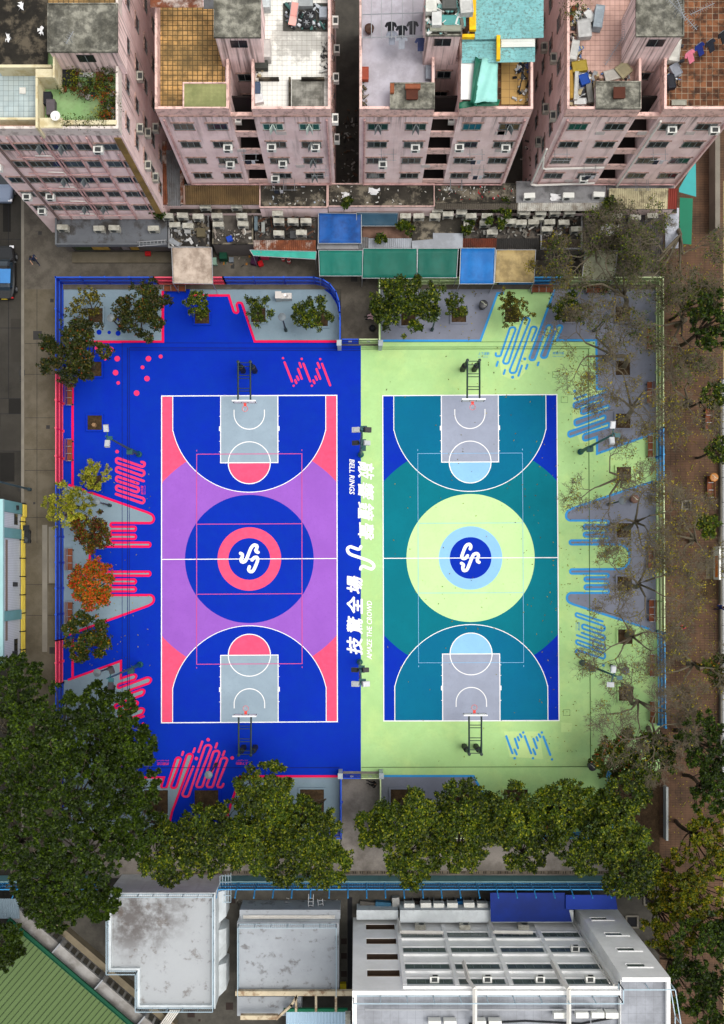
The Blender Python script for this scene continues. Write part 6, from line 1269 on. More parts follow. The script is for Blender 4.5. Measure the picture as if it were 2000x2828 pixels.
# lane clutter
for x, y, w_, d_, h_, rz, c, l, cat, nm in ((620, 712, .6, .7, .9, 0, S(0, 85, 60, .6), 'dark green wheeled bin in the lane beside the beige awning', 'bin', 'wheeled_bin'), (593, 725, .4, .6, .4, 0, S(165, 200, 180, .7), 'pale green crate under the beige awning edge', 'crate', 'crate'), (640, 720, .35, .4, .3, 0, S(140, 150, 160, .7), 'small grey crate beside the dark green bin', 'crate', 'crate'),
    (705, 722, .5, .8, .6, R(-15), S(95, 45, 85, .6), 'striped purple shopping trolley in the lane', 'trolley', 'shopping_trolley'), (733, 712, .7, .4, .7, 0, S(225, 60, 100, .7), 'pink covered stand by the teal awning', 'stand', 'display_stand'), (721, 731, .4, .4, .4, R(20), S(235, 25, 35, .8), 'bright red stool in the lane', 'stool', 'stool'),
    (411, 704, .45, .35, .4, 0, S(200, 20, 25, .8), 'red bucket at the shopfront step', 'bucket', 'bucket'), (635, 662, .45, .4, .3, R(20), S(30, 80, 200, .8), 'blue bag of rubbish on the concrete yard roof', 'bag', 'sack'), (484, 672, .9, .35, .3, R(-30), S(170, 175, 180, .7), 'tangle of metal rods on the dark yard roof', 'scrap', 'scrap_piece'),
    (520, 640, .5, .4, .3, 0, S(190, 190, 188, .7), 'white foil heap on the dark yard roof', 'scrap', 'scrap_piece'), (557, 645, .7, .7, .3, 0, S(120, 110, 84, .6), 'brown round lid heap on the dark yard roof', 'scrap', 'scrap_piece'), (728, 632, .25, .8, .4, 0, S(180, 185, 180, .7), 'narrow white tank on the dark yard roof', 'tank', 'tank'), (708, 620, .25, 1.1, .3, 0, S(120, 140, 150, .7), 'blue-grey duct on the dark yard roof', 'duct', 'duct'),
    (810, 650, .5, .6, .2, 0, S(90, 92, 94, .6), 'grey board between the yard condensers', 'board', 'loose_board')):
    junk(x, y, .14 if y > 700 else 3.07, w_, d_, h_, rz, c, l, cat, nm)
for x, y, l in ((783, 718, 'red and white gas bottle nearest the rusty roof'), (799, 724, 'shorter red and white gas bottle beside the first')):
    q = P(x, y, .14); b = MB(); b.lathe(q, [(.16, 0), (.17, .1), (.17, .75), (.1, .88), (.08, .95)], 12); b.lathe(q, [(.175, .5), (.175, .7)], 12, 1); tag(b.build('gas_bottle', [mat('bottle_red', S(195, 70, 70, .7), .5, .1), m_acw], smooth=False), l, 'gas bottle', 'gas bottles in the lane')
tarp([(1780, 512), (1780, 512), (1780, 512), (1780, 512)], 5, (1, 1, 1), 'x') if False else None
def rubble(x0, y0, x1, y1, z, n, cols, label, size=.22):
    root = None
    b = MB(); ms = [mat('rub_%d_%d_%d' % c, S(*c, .75), .8, .2, 3) for c in cols]
    for i in range(n):
        q = P(rng.uniform(x0, x1), rng.uniform(y0, y1), z); s_ = size * rng.uniform(.4, 1.6); b.cbox((q[0], q[1], q[2] + s_ * .2), s_ * rng.uniform(.3, 1.8), s_ * rng.uniform(.15, .7), s_ * .3, rng.uniform(0, 3.1), int(rng.integers(0, len(ms))), rng.uniform(-.4, .4))
    return tag(b.build('debris', ms), label, 'debris', kind='stuff')
GC = [(225, 225, 220), (150, 150, 150), (60, 60, 66), (120, 95, 70), (90, 120, 170), (40, 36, 34), (190, 175, 140)]
rubble(1572, 15, 1625, 110, 16.85, 90, GC, 'loose junk in the corner of the cluttered pink roof'); rubble(1570, 130, 1608, 290, 16.85, 150, GC, 'loose junk along the parapet of the cluttered pink roof', .3); rubble(1600, 195, 1645, 290, 16.85, 90, GC, 'loose junk beside the concrete tank top', .28); rubble(1640, 195, 1735, 222, 16.85, 45, GC, 'scraps behind the concrete tank top')
rubble(1840, 110, 1878, 240, 16.85, 90, GC, 'loose junk along the parapet of the rusty-tiled roof', .26); rubble(1180, 5, 1280, 90, 20.64, 90, [(120, 190, 185), (230, 230, 225), (110, 108, 100), (150, 200, 195), (90, 88, 80)], 'boards and offcuts on the roof house beside the yellow edge', .3); rubble(790, 10, 905, 80, 16.95, 90, [(40, 42, 46), (110, 112, 118), (70, 110, 105), (200, 205, 210), (30, 32, 34)], 'spare parts on the dark ground sheet', .24)
rubble(705, 110, 722, 240, 16.9, 35, GC, 'odds and ends by the light well of the white roof'); rubble(885, 110, 905, 215, 16.9, 40, [(60, 60, 60), (120, 118, 112), (200, 200, 195)], 'pipes and scraps by the parapet of the white roof')
rubble(1000, 215, 1014, 290, 16.9, 30, [(60, 70, 50), (90, 80, 60), (150, 140, 130)], 'small pots along the parapet of the lilac roof', .16)
rubble(1420, 175, 1468, 285, 16.95, 50, [(30, 32, 36), (200, 200, 200), (60, 90, 160), (120, 110, 100)], 'oddments around the bicycle on the tan terrace', .2)
rubble(470, 610, 575, 680, 3.08, 120, [(60, 58, 56), (150, 150, 150), (110, 100, 84), (40, 38, 36), (200, 200, 198)], 'rubbish on the dark yard roof beside the grey shopfront', .3); rubble(592, 635, 695, 665, 3.08, 60, [(150, 140, 130), (80, 76, 70), (210, 208, 200)], 'rubble on the concrete yard roof', .2); rubble(710, 600, 870, 655, 3.08, 90, [(50, 48, 46), (120, 116, 110), (90, 60, 44)], 'pipes and frames between the yard condensers', .26)
rubble(1280, 600, 1600, 655, 3.0, 170, [(50, 48, 44), (120, 116, 108), (80, 60, 48), (170, 168, 160)], 'debris between the yard condensers near the tan awning', .24); rubble(730, 515, 900, 565, 5.03, 45, [(220, 218, 210), (120, 112, 100), (180, 190, 200)], 'scraps on the blackened shop roof below the white-roofed block', .12); rubble(920, 515, 1180, 565, 5.03, 50, [(230, 228, 220), (110, 104, 92)], 'scraps on the blackened shop roof below the alley', .12); rubble(1205, 515, 1420, 552, 5.03, 70, [(235, 235, 230), (200, 196, 186), (190, 40, 50)], 'white scraps on the blackened shop roof', .11)
rubble(942, 300, 990, 560, .02, 110, [(60, 58, 54), (150, 146, 138), (110, 84, 66), (200, 196, 188)], 'litter in the dark alley between the blocks', .2); rubble(1440, 180, 1480, 560, 4.0, 60, [(60, 58, 54), (150, 146, 138), (110, 84, 66)], 'litter in the gap beside the cluttered block', .2)
rubble(470, 695, 700, 735, .14, 40, [(60, 58, 56), (160, 150, 140), (180, 120, 50), (60, 100, 80)], 'small goods by the yard walls in the lane', .18)
for x, y, l in ((1535, 545, 'crumpled white cloth between the condensers on the grey-washed roof'), (1680, 635, 'torn pale sheet under the yellow-leaved branches'), (1033, 528, 'white torn patch on the blackened roof below the alley'), (958, 540, 'white splash of debris beside the small weed')):
    q = P(x, y, 5.05 if y < 600 else 3.4); b = MB(); n = 16; s_ = .5 if y < 600 else .9; b.add([(q[0] + rng.uniform(-s_, s_), q[1] + rng.uniform(-s_ * .6, s_ * .6), q[2] + rng.uniform(0, .12)) for i in range(n * 3)], [(i * 3, i * 3 + 1, i * 3 + 2) for i in range(n)]); tag(b.build('torn_sheet', mat('plastic_white', (.7, .7, .7), .5, .1)), l, 'torn sheet')
tag(struct('x', MB().sheet(quad(0, 0, 1, 1), -5), m_dark), kind='structure') if False else None
# ================================================================== SCHOOL AND HALL TO THE SOUTH
m_wh = mat('wall_white', (.9, .9, .885), .85, .02, .4, stain=(S(215, 215, 210, .85), .3, .6, .15))
m_wh2 = mat('wall_offwhite', S(222, 228, 230, .88), .85, .08, .5, stain=(S(180, 186, 188, .8), .4, .5), streak=(S(150, 150, 148, .7), .3))
m_rfg = mat('roof_palegrey', S(190, 196, 202, .66), .85, .06, .4, stain=[(S(120, 112, 108, .7), .35, 1.6, .02), (S(168, 172, 178, .6), .4, .5, .2), (S(96, 90, 86, .6), .5, .8, .05)], fine=.04)
m_rfst = mat('roof_stainedgrey', S(192, 196, 199, .66), .85, .06, .4, stain=[(S(88, 76, 70, .6), .8, .55, .13, (-18.0, -27.0, 5.6)), (S(88, 76, 70, .6), .9, .55, .05, (-12.0, -27.6, 3.0)), (S(112, 98, 88, .6), .6, .8, .05)], fine=.04)
m_tealw = mat('wall_teal', S(120, 175, 180, .7), .8, .15, .6, streak=(S(90, 120, 120, .6), .4)); m_tealw2 = mat('wall_teal_pale', S(165, 205, 208, .78), .8, .12, .6)
m_bluef = mat('school_fence_blue', S(0, 100, 165, .75), .5, .15, 1); m_blueb = mat('school_strut_blue', S(60, 160, 225, .8), .5, .1, 1)
m_blc = mat('canopy_deep_blue', S(5, 50, 150, .72), .6, .2, .5, stain=[(S(5, 35, 100, .6), .4, .5, .25)])
def bwall(x0, x1, label):
    Yw = P(0, 2418)[1]; Xa, Xb = P(x0, 0)[0], P(x1, 0)[0]; r = thing('boundary_wall', label, 'wall', (Xa, Yw, 0), 0, 'school boundary walls')
    b = MB(); b.box(Xa, Xb, Yw - .25, Yw, 0, 1.6, 0, 1); b.build('wall', [m_tealw, m_tealw2], r)
    b = MB(); n = int((Xb - Xa) / .14)
    for i in range(n): x = Xa + (i + .5) * (Xb - Xa) / n; b.box(x - .045, x + .045, Yw - .14, Yw - .12, 1.6, 3.3)
    for z in (1.75, 2.5, 3.3): b.box(Xa, Xb, Yw - .17, Yw - .09, z - .04, z + .04, 1)
    b.build('mesh_panel', [m_bluef, m_blueb], r); x = Xa + .15
    while x < Xb:
        b = MB(); b.tube([(x, Yw - .13, 1.6), (x, Yw - .13, 3.4), (x, Yw - .5, 4.3)], .055, n=6); b.tube([(x, Yw - .15, 2.0), (x, Yw - .9, .3)], .04, n=5); b.build('post', m_blueb, r); x += 1.53
bwall(612, 1712, 'teal school wall topped with blue mesh and inward-bent struts'); bwall(-120, 300, 'teal school wall with blue mesh half hidden by the banyans')
# L-shaped white block
ZL = 5.4
L_px = [(292, 2472), (592, 2472), (592, 2795), (372, 2795), (372, 2692), (292, 2692)]
Lw = [P2(*p, ZL) for p in L_px]; r = thing('school_annex', 'white L-shaped school annex with brown-stained roof beside the banyans', 'building', (*Lw[0], 0))
def inset(poly, d):
    c = [sum(p[i] for p in poly) / len(poly) for i in (0, 1)]; n = len(poly); out = []
    for i in range(n):
        a, p, q = Vector(poly[i - 1]), Vector(poly[i]), Vector(poly[(i + 1) % n]); e1 = (p - a).normalized(); e2 = (q - p).normalized()
        n1, n2 = Vector((-e1.y, e1.x)), Vector((-e2.y, e2.x)); s_ = -1 if sum(poly[k][0] * poly[(k + 1) % n][1] - poly[(k + 1) % n][0] * poly[k][1] for k in range(n)) < 0 else 1
        m_ = (n1 + n2).normalized(); out.append(tuple(p + m_ * s_ * d / max(.3, m_.dot(n1))))
    return out
b = MB(); b.prism(inset(Lw, .02), 0, ZL - .9); b.build('wall', m_wh2, r)
b = MB(); b.sheet(inset(Lw, .3), ZL - .89); b.build('roof', m_rfst, r)
def rail_run(root, poly, z0, z1, m, closed=True, name='railing', t=.05, post=1.2, slats=True):
    n = len(poly); b = MB()
    for i in range(n if closed else n - 1):
        a = Vector((*poly[i], 0)); c = Vector((*poly[(i + 1) % n], 0)); d = (c - a); L_ = d.length; ang = math.atan2(d.y, d.x)
        for z in (z0 + .06, z1): b.cbox((a + c) / 2 + Vector((0, 0, z)), L_, t, t, ang)
        k = max(1, int(L_ / post))
        for j in range(k + 1): b.cbox(a + d * j / k + Vector((0, 0, (z0 + z1) / 2)), t, t, z1 - z0, ang)
        if slats:
            k = int(L_ / .16)
            for j in range(k): b.cbox(a + d * (j + .5) / k + Vector((0, 0, (z0 + z1) / 2)), .025, .02, z1 - z0 - .1, ang)
    return b.build(name, m, root)
m_rl = mat('railing_pale_blue', S(178, 200, 212, .8), .5, .1, 1, metal=.2)
b = MB(); pl = Lw; n = len(pl); pi_ = inset(pl, .28)
for i in range(n): q4 = [pl[i], pl[(i + 1) % n], pi_[(i + 1) % n], pi_[i]]; b.prism(q4, ZL - .88, ZL - .55)
b.build('parapet', m_wh2, r); rail_run(r, inset(Lw, .1), ZL - .5, ZL + .25, m_rl)
X, Y = Lw[1]
b = MB()
for y0 in (2490, 2600, 2700):
    q = P2(592, y0, ZL)[1]; b.add([(X + .0, q, 0), (X + .0, q - 2.6, 0), (X + .0, q - 2.6, 3.0), (X, q, 3.0), (X + .5, q - .2, 0), (X + .5, q - 2.4, 0), (X + .5, q - 2.4, 2.0), (X + .5, q - .2, 2.0)], [(4, 5, 6, 7), (7, 6, 2, 3), (0, 4, 7, 3), (5, 1, 2, 6)])
b.build('buttress', m_wh2, r)
b = MB(); q = P2(592, 2480, ZL)
for k in range(5): b.box(X + .05 + k * .2, X + .09 + k * .2, q[1] - 1.5, q[1] + .9, 2.6 - k * .2, 2.66 - k * .2); b.box(X + .05, X + .95, q[1] - 1.4 + k * .55, q[1] - 1.36 + k * .55, 2.3, 2.36)
b.build('pipe_frame', m_rl, r)
b = MB()
for i_, (x_, y_) in enumerate(((640, 2630), (642, 2600), (628, 2560))): pass
rubble(640, 2480, 950, 2510, .02, 60, [(120, 116, 108), (70, 66, 60), (180, 178, 170)], 'leaves and scraps in the school yard', .12)
struct('yard_step_surface', MB().sheet(quad(344, 2425, 612, 2462), .03), mat('yard_pale', S(165, 165, 168, .7), .9, .15, .5, stain=(S(120, 118, 116, .6), .5, .6)))
# low middle block
r = thing('pump_house', 'low grey flat-roofed block fenced by pale blue railings', 'building', (*P2(655, 2740, 3.2), 0))
a = P2(655, 2740, 3.2); c = P2(936, 2548, 3.2); b = MB(); b.box(a[0], c[0], a[1], c[1], 0, 3.1); b.build('wall', m_wh2, r); b = MB(); b.box(a[0], c[0], a[1], c[1], 3.1, 3.2); b.build('roof', m_rfg, r)
rail_run(r, [(a[0] + .15, a[1]), (a[0] + .15, c[1] - .12), (c[0] - .2, c[1] - .12), (c[0] - .2, a[1])], 3.2, 4.1, m_rl, False)
b = MB(); a2 = P2(652, 2547, 2.4); c2 = P2(940, 2513, 2.4); b.box(a2[0] + .3, c2[0], c[1] + .01, c2[1], 0, 2.4); b.build('ledge', m_rfg, r); b = MB()
for k in range(2): b.tube([P(672, 2530 + k * 5, 2.5), P(925, 2530 + k * 5, 2.5)], .06, n=6)
b.build('pipe', m_pipew, r)
m_beam = mat('beam_cream', S(215, 200, 170, .8), .85, .2, 1, stain=(S(140, 95, 60, .6), .7, 1.5, .08))
a = P2(655, 2810, 3.0); c = P2(832, 2752, 3.0); slab('lower_roof', 655, 2753, 832, 2806, 2.6, m_rfg, 'lower grey roof beyond the cream beam', 'building', None, wall=m_wh2)
b = MB()
for (x0, y0, x1, y1, z_) in ((650, 2738, 976, 2751, 3.9), (664, 2805, 768, 2817, 3.9)): a = P2(x0, y1, z_); c = P2(x1, y0, z_); b.box(a[0], c[0], a[1], c[1], z_ - .4, z_)
for pts in ([(805, 2776), (765, 2812)], [(820, 2751), (805, 2776)], [(818, 2751), (818, 2790)], [(873, 2751), (873, 2790)], [(928, 2751), (928, 2790)]): b.cbox((Vector(P(*pts[0], 3.8)) + Vector(P(*pts[1], 3.8))) / 2, (Vector(P(*pts[0], 3.8)) - Vector(P(*pts[1], 3.8))).length + .2, .18, .25, math.atan2(-(pts[1][1] - pts[0][1]), pts[1][0] - pts[0][0]))
tag(b.build('roof_beam', m_beam), 'peeling cream beams spanning south of the low grey block', 'beam')
r = thing('ribbed_canopy', 'pale blue ribbed canopy with green edge near the frame bottom', 'canopy', P(880, 2828, 3.6)); b = MB(); a = P2(790, 2960, 3.6); c = P2(968, 2795, 3.6); b.corr(a[0], c[0], a[1], c[1], 3.3, 3.6, 'y', .26, .03); b.build('sheet', mat('sheet_iceblue', S(190, 218, 238, .8), .6, .08, 1), r)
b = MB(); a = P2(783, 2795, 3.65); c = P2(960, 2787, 3.65); b.box(a[0], c[0], a[1], c[1], 3.4, 3.65); b.build('edge', mat('edge_green', S(0, 120, 80, .7), .6, .1, 1), r)
q = P(961, 2800, 4.0); put(cp1, f1, 961, 2806, 4.0, R(90), 'tall pale condenser at the corner of the ribbed canopy', 'condensers behind the shops')
# long white school block
DS = -29.57; r = thing('school_block', 'long white four-storey school block with open stair bays', 'building', (-.3, DS, 0))
b = MB(); b.box(3.2, 18.65, -46, DS, 0, 14); b.box(-.3, 3.2, -46, DS - 1.6, 0, 14); b.box(-.3, .78, DS - 1.6, DS, 0, 14); zz0 = 0
for zc_ in (2.2, 5.35, 8.5, 11.6): b.box(.78, 3.2, DS - 1.6, DS, zz0, zc_ - .62); zz0 = zc_ + .62
b.box(.78, 3.2, DS - 1.6, DS, zz0, 14); b.build('wall', m_wh, r)
for zc_ in (2.2, 5.35, 8.5, 11.6): b = MB(); b.box(.8, 3.18, DS - 1.595, DS - 1.58, zc_ - .6, zc_ + .6); b.box(.8, 3.18, DS - 1.579, DS - .05, zc_ - .6, zc_ - .57); b.build('stair_bay', mat('bay_brown', S(92, 72, 56, .5), .9, .2, 1), r)
b = MB()
for zc_ in (2.2, 5.35, 8.5, 11.6):
    for k, dz in enumerate((.52, .36)): b.tube([(.78, DS - .1, zc_ + dz), (3.2, DS - .1, zc_ + dz)], .03, n=5)
b.build('bay_rail', mat('rail_rustcream', S(205, 165, 130, .7), .7, .2, 2), r)
b = MB()
for zc_ in (4.1, 7.3, 10.5, 13.2):
    b.box(3.3, 18.6, DS + .001, DS + .16, zc_ + 1.0, zc_ + 1.12); b.box(3.3, 18.6, DS + .001, DS + .07, zc_ - .72, zc_ - .62)
for x in (3.3, 7.05, 10.9, 14.8, 18.4): b.box(x, x + .3, DS + .002, DS + .15, 2.0, 13.9)
b.build('sun_ledge', m_wh, r)
def swin(w_):
    b = MB(); b.box(-w_ / 2, w_ / 2, 0, .05, -.4, -.34); b.box(-w_ / 2, w_ / 2, 0, .05, .34, .4)
    for i in range(6): x = -w_ / 2 + (w_ - .06) * i / 5; b.box(x, x + .06, .001, .05, -.34, .34)
    o = b.build('window', mat('school_frame', S(120, 135, 135, .6), .5, .1, 2)); g = MB(); g.box(-w_ / 2 + .02, w_ / 2 - .02, .003, .03, -.35, .35); e = g.build('pane', mat('school_glass', S(112, 130, 122, .55), .25, .5, 1.6, spec=.5)); d = (o.data, e.data)
    bpy.data.objects.remove(o); bpy.data.objects.remove(e); return d
SW = swin(3.3)
for zc_ in (4.1, 7.3, 10.5, 13.2):
    for x in (5.3, 9.05, 12.95, 16.65): o = child('window', SW[0], r, (x + .3, 0, zc_)); child('pane', SW[1], o, (0, 0, 0))
for x, z in ((5.6, 13.3), (9.4, 13.3), (13.2, 13.3), (16.8, 13.3), (17.0, 7.6)): wall_ac(r, x, DS + .05, z, R(180), 0)
for pts, rr in (([(3.5, DS + .45, 1.2), (3.5, DS + .45, 4.6), (3.6, DS + .5, 4.8), (7.0, DS + .5, 4.9)], .14), ([(11.1, DS + .45, 1.2), (11.1, DS + .45, 4.6), (11.1, DS + .5, 4.8), (14.2, DS + .5, 4.9)], .14), ([(8.0, DS + .42, 10.6), (8.0, DS + .42, 13.9), (8.3, DS + .3, 15.1), (8.3, DS - 3, 15.1)], .16), ([(14.6, DS + .42, 10.6), (14.6, DS + .42, 13.9), (14.9, DS + .3, 15.1), (14.9, DS - 3, 15.1)], .16), ([(18.3, DS + .2, .5), (18.3, DS + .2, 14.2)], .08), ([(18.05, DS + .25, .5), (18.05, DS + .25, 14.0)], .06)):
    b = MB()
    for u, v in zip(pts[:-1], pts[1:]): b.tube([u, v], rr, n=4)
    b.build('trunking', m_pipew, r)
b = MB(); b.box(18.66, 22.06, -46, -28.5, 0, 14.6); b.build('stair_tower_wall', m_wh, r)
for zc_, x in ((3.5, 19.9), (6.9, 20.2), (10.0, 20.3), (13.0, 20.2)): b = MB(); b.box(x - .6, x + .6, -28.5, -28.47, zc_ - .3, zc_ + .25); b.build('slot_window', MATS['school_glass'], r)
b = None
for zc_, x in ((3.5, 19.9), (6.9, 20.2), (10.0, 20.3), (13.0, 20.2)): b = MB(); b.box(x - .7, x + 1.2, -28.5, -28.42, zc_ + .27, zc_ + .33); b.box(x - .7, x + 1.2, -28.5, -28.42, zc_ - .38, zc_ - .3); b.box(x + .62, x + 1.2, -28.5, -28.42, zc_ - .3, zc_ + .27); b.build('slot_sill', m_wh, r)
b = MB(); b.sheet([(-.3, -46), (18.64, -46), (18.64, DS - .35), (-.3, DS - .35)], 14.01); b.sheet([(18.7, -46), (22.0, -46), (22.0, -28.85), (18.7, -28.85)], 14.62)
b.build('roof', mat('roof_tilegrey', S(178, 182, 190, .72), .85, .12, .5, tile=(.6, .012, S(150, 152, 158, .7), None), stain=(S(120, 122, 126, .6), .5, .35)), r)
b = MB(); b.box(-.3, 18.65, DS - .3, DS, 14, 14.7); b.box(-.3, 0, -46, DS - .3, 14, 14.7); b.box(21.8, 22.06, -46, -28.8, 14.6, 15.0); b.box(18.66, 22.06, -28.8, -28.5, 14.6, 15.0); b.build('parapet', m_wh, r)
rail_run(r, [(-.2, -46), (-.2, DS - .5), (18.6, DS - .5), (18.6, -29.1), (22.2, -29.1), (22.6, -31.5), (22.6, -46)], 14.3, 15.6, m_rl, False, post=1.75, slats=False, t=.06)
b = MB(); b.tube([(.6, DS - 1.4, 14.5), (17, DS - 1.4, 14.5)], .07, n=6); b.tube([(.6, DS - 1.0, 14.4), (16.6, DS - 1.0, 14.4), (16.6, DS - 4, 14.4)], .05, n=6); b.build('roof_pipe', m_steel, r)
b = MB(); b.tube([(8, DS - 2.6, 14.1), (12, DS - 2.4, 14.1), (16, DS - 2.6, 14.1), (18.2, DS - 2.2, 14.1)], .07, n=6); b.build('cable', m_black, r)
for i, (x, y) in enumerate(T2(950, 2350, 2.953, [(735, 1365), (860, 1365), (1100, 1365), (1225, 1365)]) + T2(1400, 2350, 2.707, [(385, 1190), (548, 1188), (665, 1188), (770, 1190)])):
    put(cp2, f2, x, y + 4, 14.1, 0, 'white condenser, %s from the stair bay side, on the school roof' % ords[i], 'condensers on the school roof')
for i, (x, y) in enumerate(T2(950, 2350, 2.953, [(530, 415), (665, 412), (770, 415), (880, 412), (1015, 410), (1125, 415)])):
    put(cp2, f2, x, y + 4, .9, 0, 'white condenser, %s from the ladders, in the school yard row' % ords[i], 'condensers in the school yard'); q = P2(x, y + 4, .9); b = MB()
    for sx in (-.35, .35): b.box(q[0] + sx - .03, q[0] + sx + .03, q[1] - .2, q[1] + .2, 0, .9)
    b.box(q[0] - .4, q[0] + .4, q[1] - .2, q[1] + .2, .84, .9); tag(b.build('stand', m_steel), 'steel stand under the %s school yard condenser' % ords[i], 'stand', 'stands in the school yard')
for i, (x, y) in enumerate(((1160, 2558), (1282, 2558), (1443, 2558))): put(cp1, f1, x, y - 4, 2.3, R(180), 'pale condenser, %s from the open stair bays, on the lower school ledge' % ords[i], 'condensers on the school ledge')
slab('school_ledge', 1105, 2514, 1584, 2548, 2.2, m_wh2, 'white ledge along the foot of the school block', 'building', None, wall=m_wh2)
slab('school_ledge', 985, 2514, 1100, 2540, 1.6, m_wh2, 'pale platform below the open stair bays', 'building', None, wall=m_wh2)
sheetobj([(1354, 2466), (1560, 2466), (1580, 2546), (1356, 2546)], 2.9, m_blc, 'large dark blue canopy beside the white school block', 'canopy', 'canopy', .06); sheetobj([(1563, 2472), (1700, 2472), (1706, 2512), (1563, 2512)], 3.1, mat('canopy_blue_b', S(5, 55, 165, .75), .6, .1, .8), 'smaller brighter blue canopy before the stair tower', 'canopy', 'canopy', .06)
for x, y, w_, d_, h_, rz, c, l, cat, nm in ((694, 2506, 1.0, .6, .5, 0, S(200, 195, 210, .7), 'pale crate with red lid behind the low grey block', 'crate', 'crate'), (744, 2511, .4, .3, .35, 0, S(210, 30, 35, .7), 'red tub in the school yard', 'tub', 'tub'), (756, 2510, .3, .35, .35, 0, S(40, 100, 190, .7), 'blue tub beside the red tub', 'tub', 'tub'), (729, 2511, .35, .25, .3, 0, S(205, 205, 190, .7), 'cream tub beside the red tub', 'tub', 'tub'),
    (777, 2506, .35, .5, .5, 0, S(105, 108, 112, .6), 'grey cabinet beside the ladders', 'cabinet', 'cabinet'), (789, 2510, .35, .35, .4, 0, S(130, 130, 132, .6), 'small grey box beside the ladders', 'box', 'storage_box'), (1020, 2500, 1.6, .8, .4, R(-6), S(120, 115, 108, .6), 'pile of racks and frames in the yard by the stair bays', 'racks', 'rack_pile'), (1058, 2494, 1.3, .5, .6, R(-5), S(70, 130, 165, .6), 'stack of blue and cream boards in the school yard', 'boards', 'board_stack'),
    (1093, 2487, .6, .9, .7, R(5), S(210, 210, 205, .7), 'white trolley among the yard clutter', 'trolley', 'trolley'), (1150, 2492, .4, .7, .8, 0, S(40, 32, 30, .6), 'dark brown wheeled bin between yard condensers', 'bin', 'wheeled_bin'), (1270, 2494, .5, .8, .8, 0, S(10, 110, 175, .7), 'bright blue wheeled bin between yard condensers', 'bin', 'wheeled_bin'), (948, 2722, .5, .7, .5, 0, S(210, 190, 20, .7), 'yellow bin in the gap beside the school block', 'bin', 'wheeled_bin'), (612, 2684, .25, .4, .9, 0, S(200, 35, 30, .7), 'red extinguisher cabinet beside the white annex', 'cabinet', 'fire_cabinet')):
    junk(x, y, .02, w_, d_, h_, rz, c, l, cat, nm)
def ladder(x, y, z, L_, rz, label, tilt=0):
    r_ = thing('ladder', label, 'ladder', P(x, y, z), rz); r_.rotation_euler = (0, tilt, rz)
    for s_ in (-.2, .2): b = MB(); b.box(-L_ / 2, L_ / 2, s_ - .025, s_ + .025, 0, .06); b.build('rail', m_steel, r_, local=True)
    b = MB()
    for i in range(int(L_ / .3)): b.box(-L_ / 2 + .15 + i * .3, -L_ / 2 + .19 + i * .3, -.175, .175, .01, .05)
    b.build('rungs', m_steel, r_, local=True)
ladder(845, 2503, .5, 3.6, R(-6), 'long ladder stored flat behind the low grey block'); ladder(858, 2512, 1.6, 2.6, R(88), 'ladder leaning against the low grey block roof', 0); ladder(887, 2512, 1.4, 1.8, R(95), 'step ladder leaning beside the longer ladder', 0)
struct('yard_drain_line', MB().sheet(quad(960, 2478, 973, 2740), .02), m_dark)
b = MB()
for (x, y, s_) in ((634, 2779, 10), (528, 2800, 10), (643, 2488, 7), (950, 2600, 8), (950, 2640, 8), (950, 2690, 8), (551, 2818, 3)): q = P2(x, y); s_ *= .031; b.box(q[0] - s_, q[0] + s_, q[1] - s_, q[1] + s_, .004, .012)
struct('yard_cover_surface', b, mat('cover_rustdark', S(62, 48, 42, .5), .8, .2, 2))
# green-roofed hall, turned against the grid
ang = math.atan2(-(2828 - 2592), 350 - 75); zr_ = 3.2; o_ = P(212, 2710, zr_); r = thing('sports_hall', 'green-roofed hall with a row of small dark windows', 'building', (o_[0], o_[1], 0), ang)
b = MB(); b.box(-7.5, 9, -12, -.35, 0, zr_ - .3); b.build('wall', mat('hall_wall', S(185, 183, 180, .7), .85, .15, .8, stain=(S(130, 122, 112, .6), .5, .8)), r, local=True)
b = MB(); nn = 16.5
b.corr(-7.5, 9, -12, 0, zr_ + .6, zr_, 'y', .84, .012)
for i in range(39): b.add([(-7.5 + i * .42 - .03, -12, zr_ + .64), (-7.5 + i * .42 + .03, -12, zr_ + .64), (-7.5 + i * .42 + .03, 0, zr_ + .045), (-7.5 + i * .42 - .03, 0, zr_ + .045)], [(0, 1, 2, 3)], 1)
b.build('roof', [mat('hall_roof_green', S(100, 124, 72, .62), .6, .1, .3, stain=[(S(100, 126, 72, .7), .3, .3, .2)]), mat('hall_seam', S(50, 72, 34, .6), .6, .1)], r, local=True)
b = MB(); b.box(-7.6, 9, 0.02, .3, zr_ - .25, zr_ - .05); b.box(-7.6, 9, .0, .04, zr_ - .1, zr_ + .05); b.build('gutter', mat('gutter_green', S(0, 90, 60, .6), .6, .2, 1), r, local=True)
for i in range(24):
    x = -7.0 + i * .66
    if i % 7 == 6: b = MB(); b.box(x - .06, x + .06, -.3, 1.3, 1.5, zr_ - .3); b.build('bracket', m_steel, r, local=True); continue
    b = MB(); b.box(x - .22, x + .22, .85, .9, 1.0, 1.9); b.build('window', m_glass, r, local=True)
b = MB(); b.box(-7.5, 9, -.3, .85, 0, 2.1); b.build('aisle_wall', MATS['hall_wall'], r, local=True)
b = MB(); b.box(-7.5, 9, .95, 1.5, 0, .9); b.build('plinth', mat('plinth_buff', S(150, 138, 115, .65), .9, .3, .8), r, local=True)
csheet(-60, 2482, 52, 2540, 3.2, mat('sheet_bluegrey', S(140, 160, 172, .7), .7, .15, .8), 'blue-grey corrugated roof corner below the banyans')
b = MB()
for k in range(5): b.tube([P(440 - k * 6, 2868, 1.2), P(486 - k * 6 + 10, 2790, 1.6)], .06, n=6)
tag(b.build('pipe_bundle', m_pipew), 'bundle of white pipes running from the annex to the hall', 'pipes')
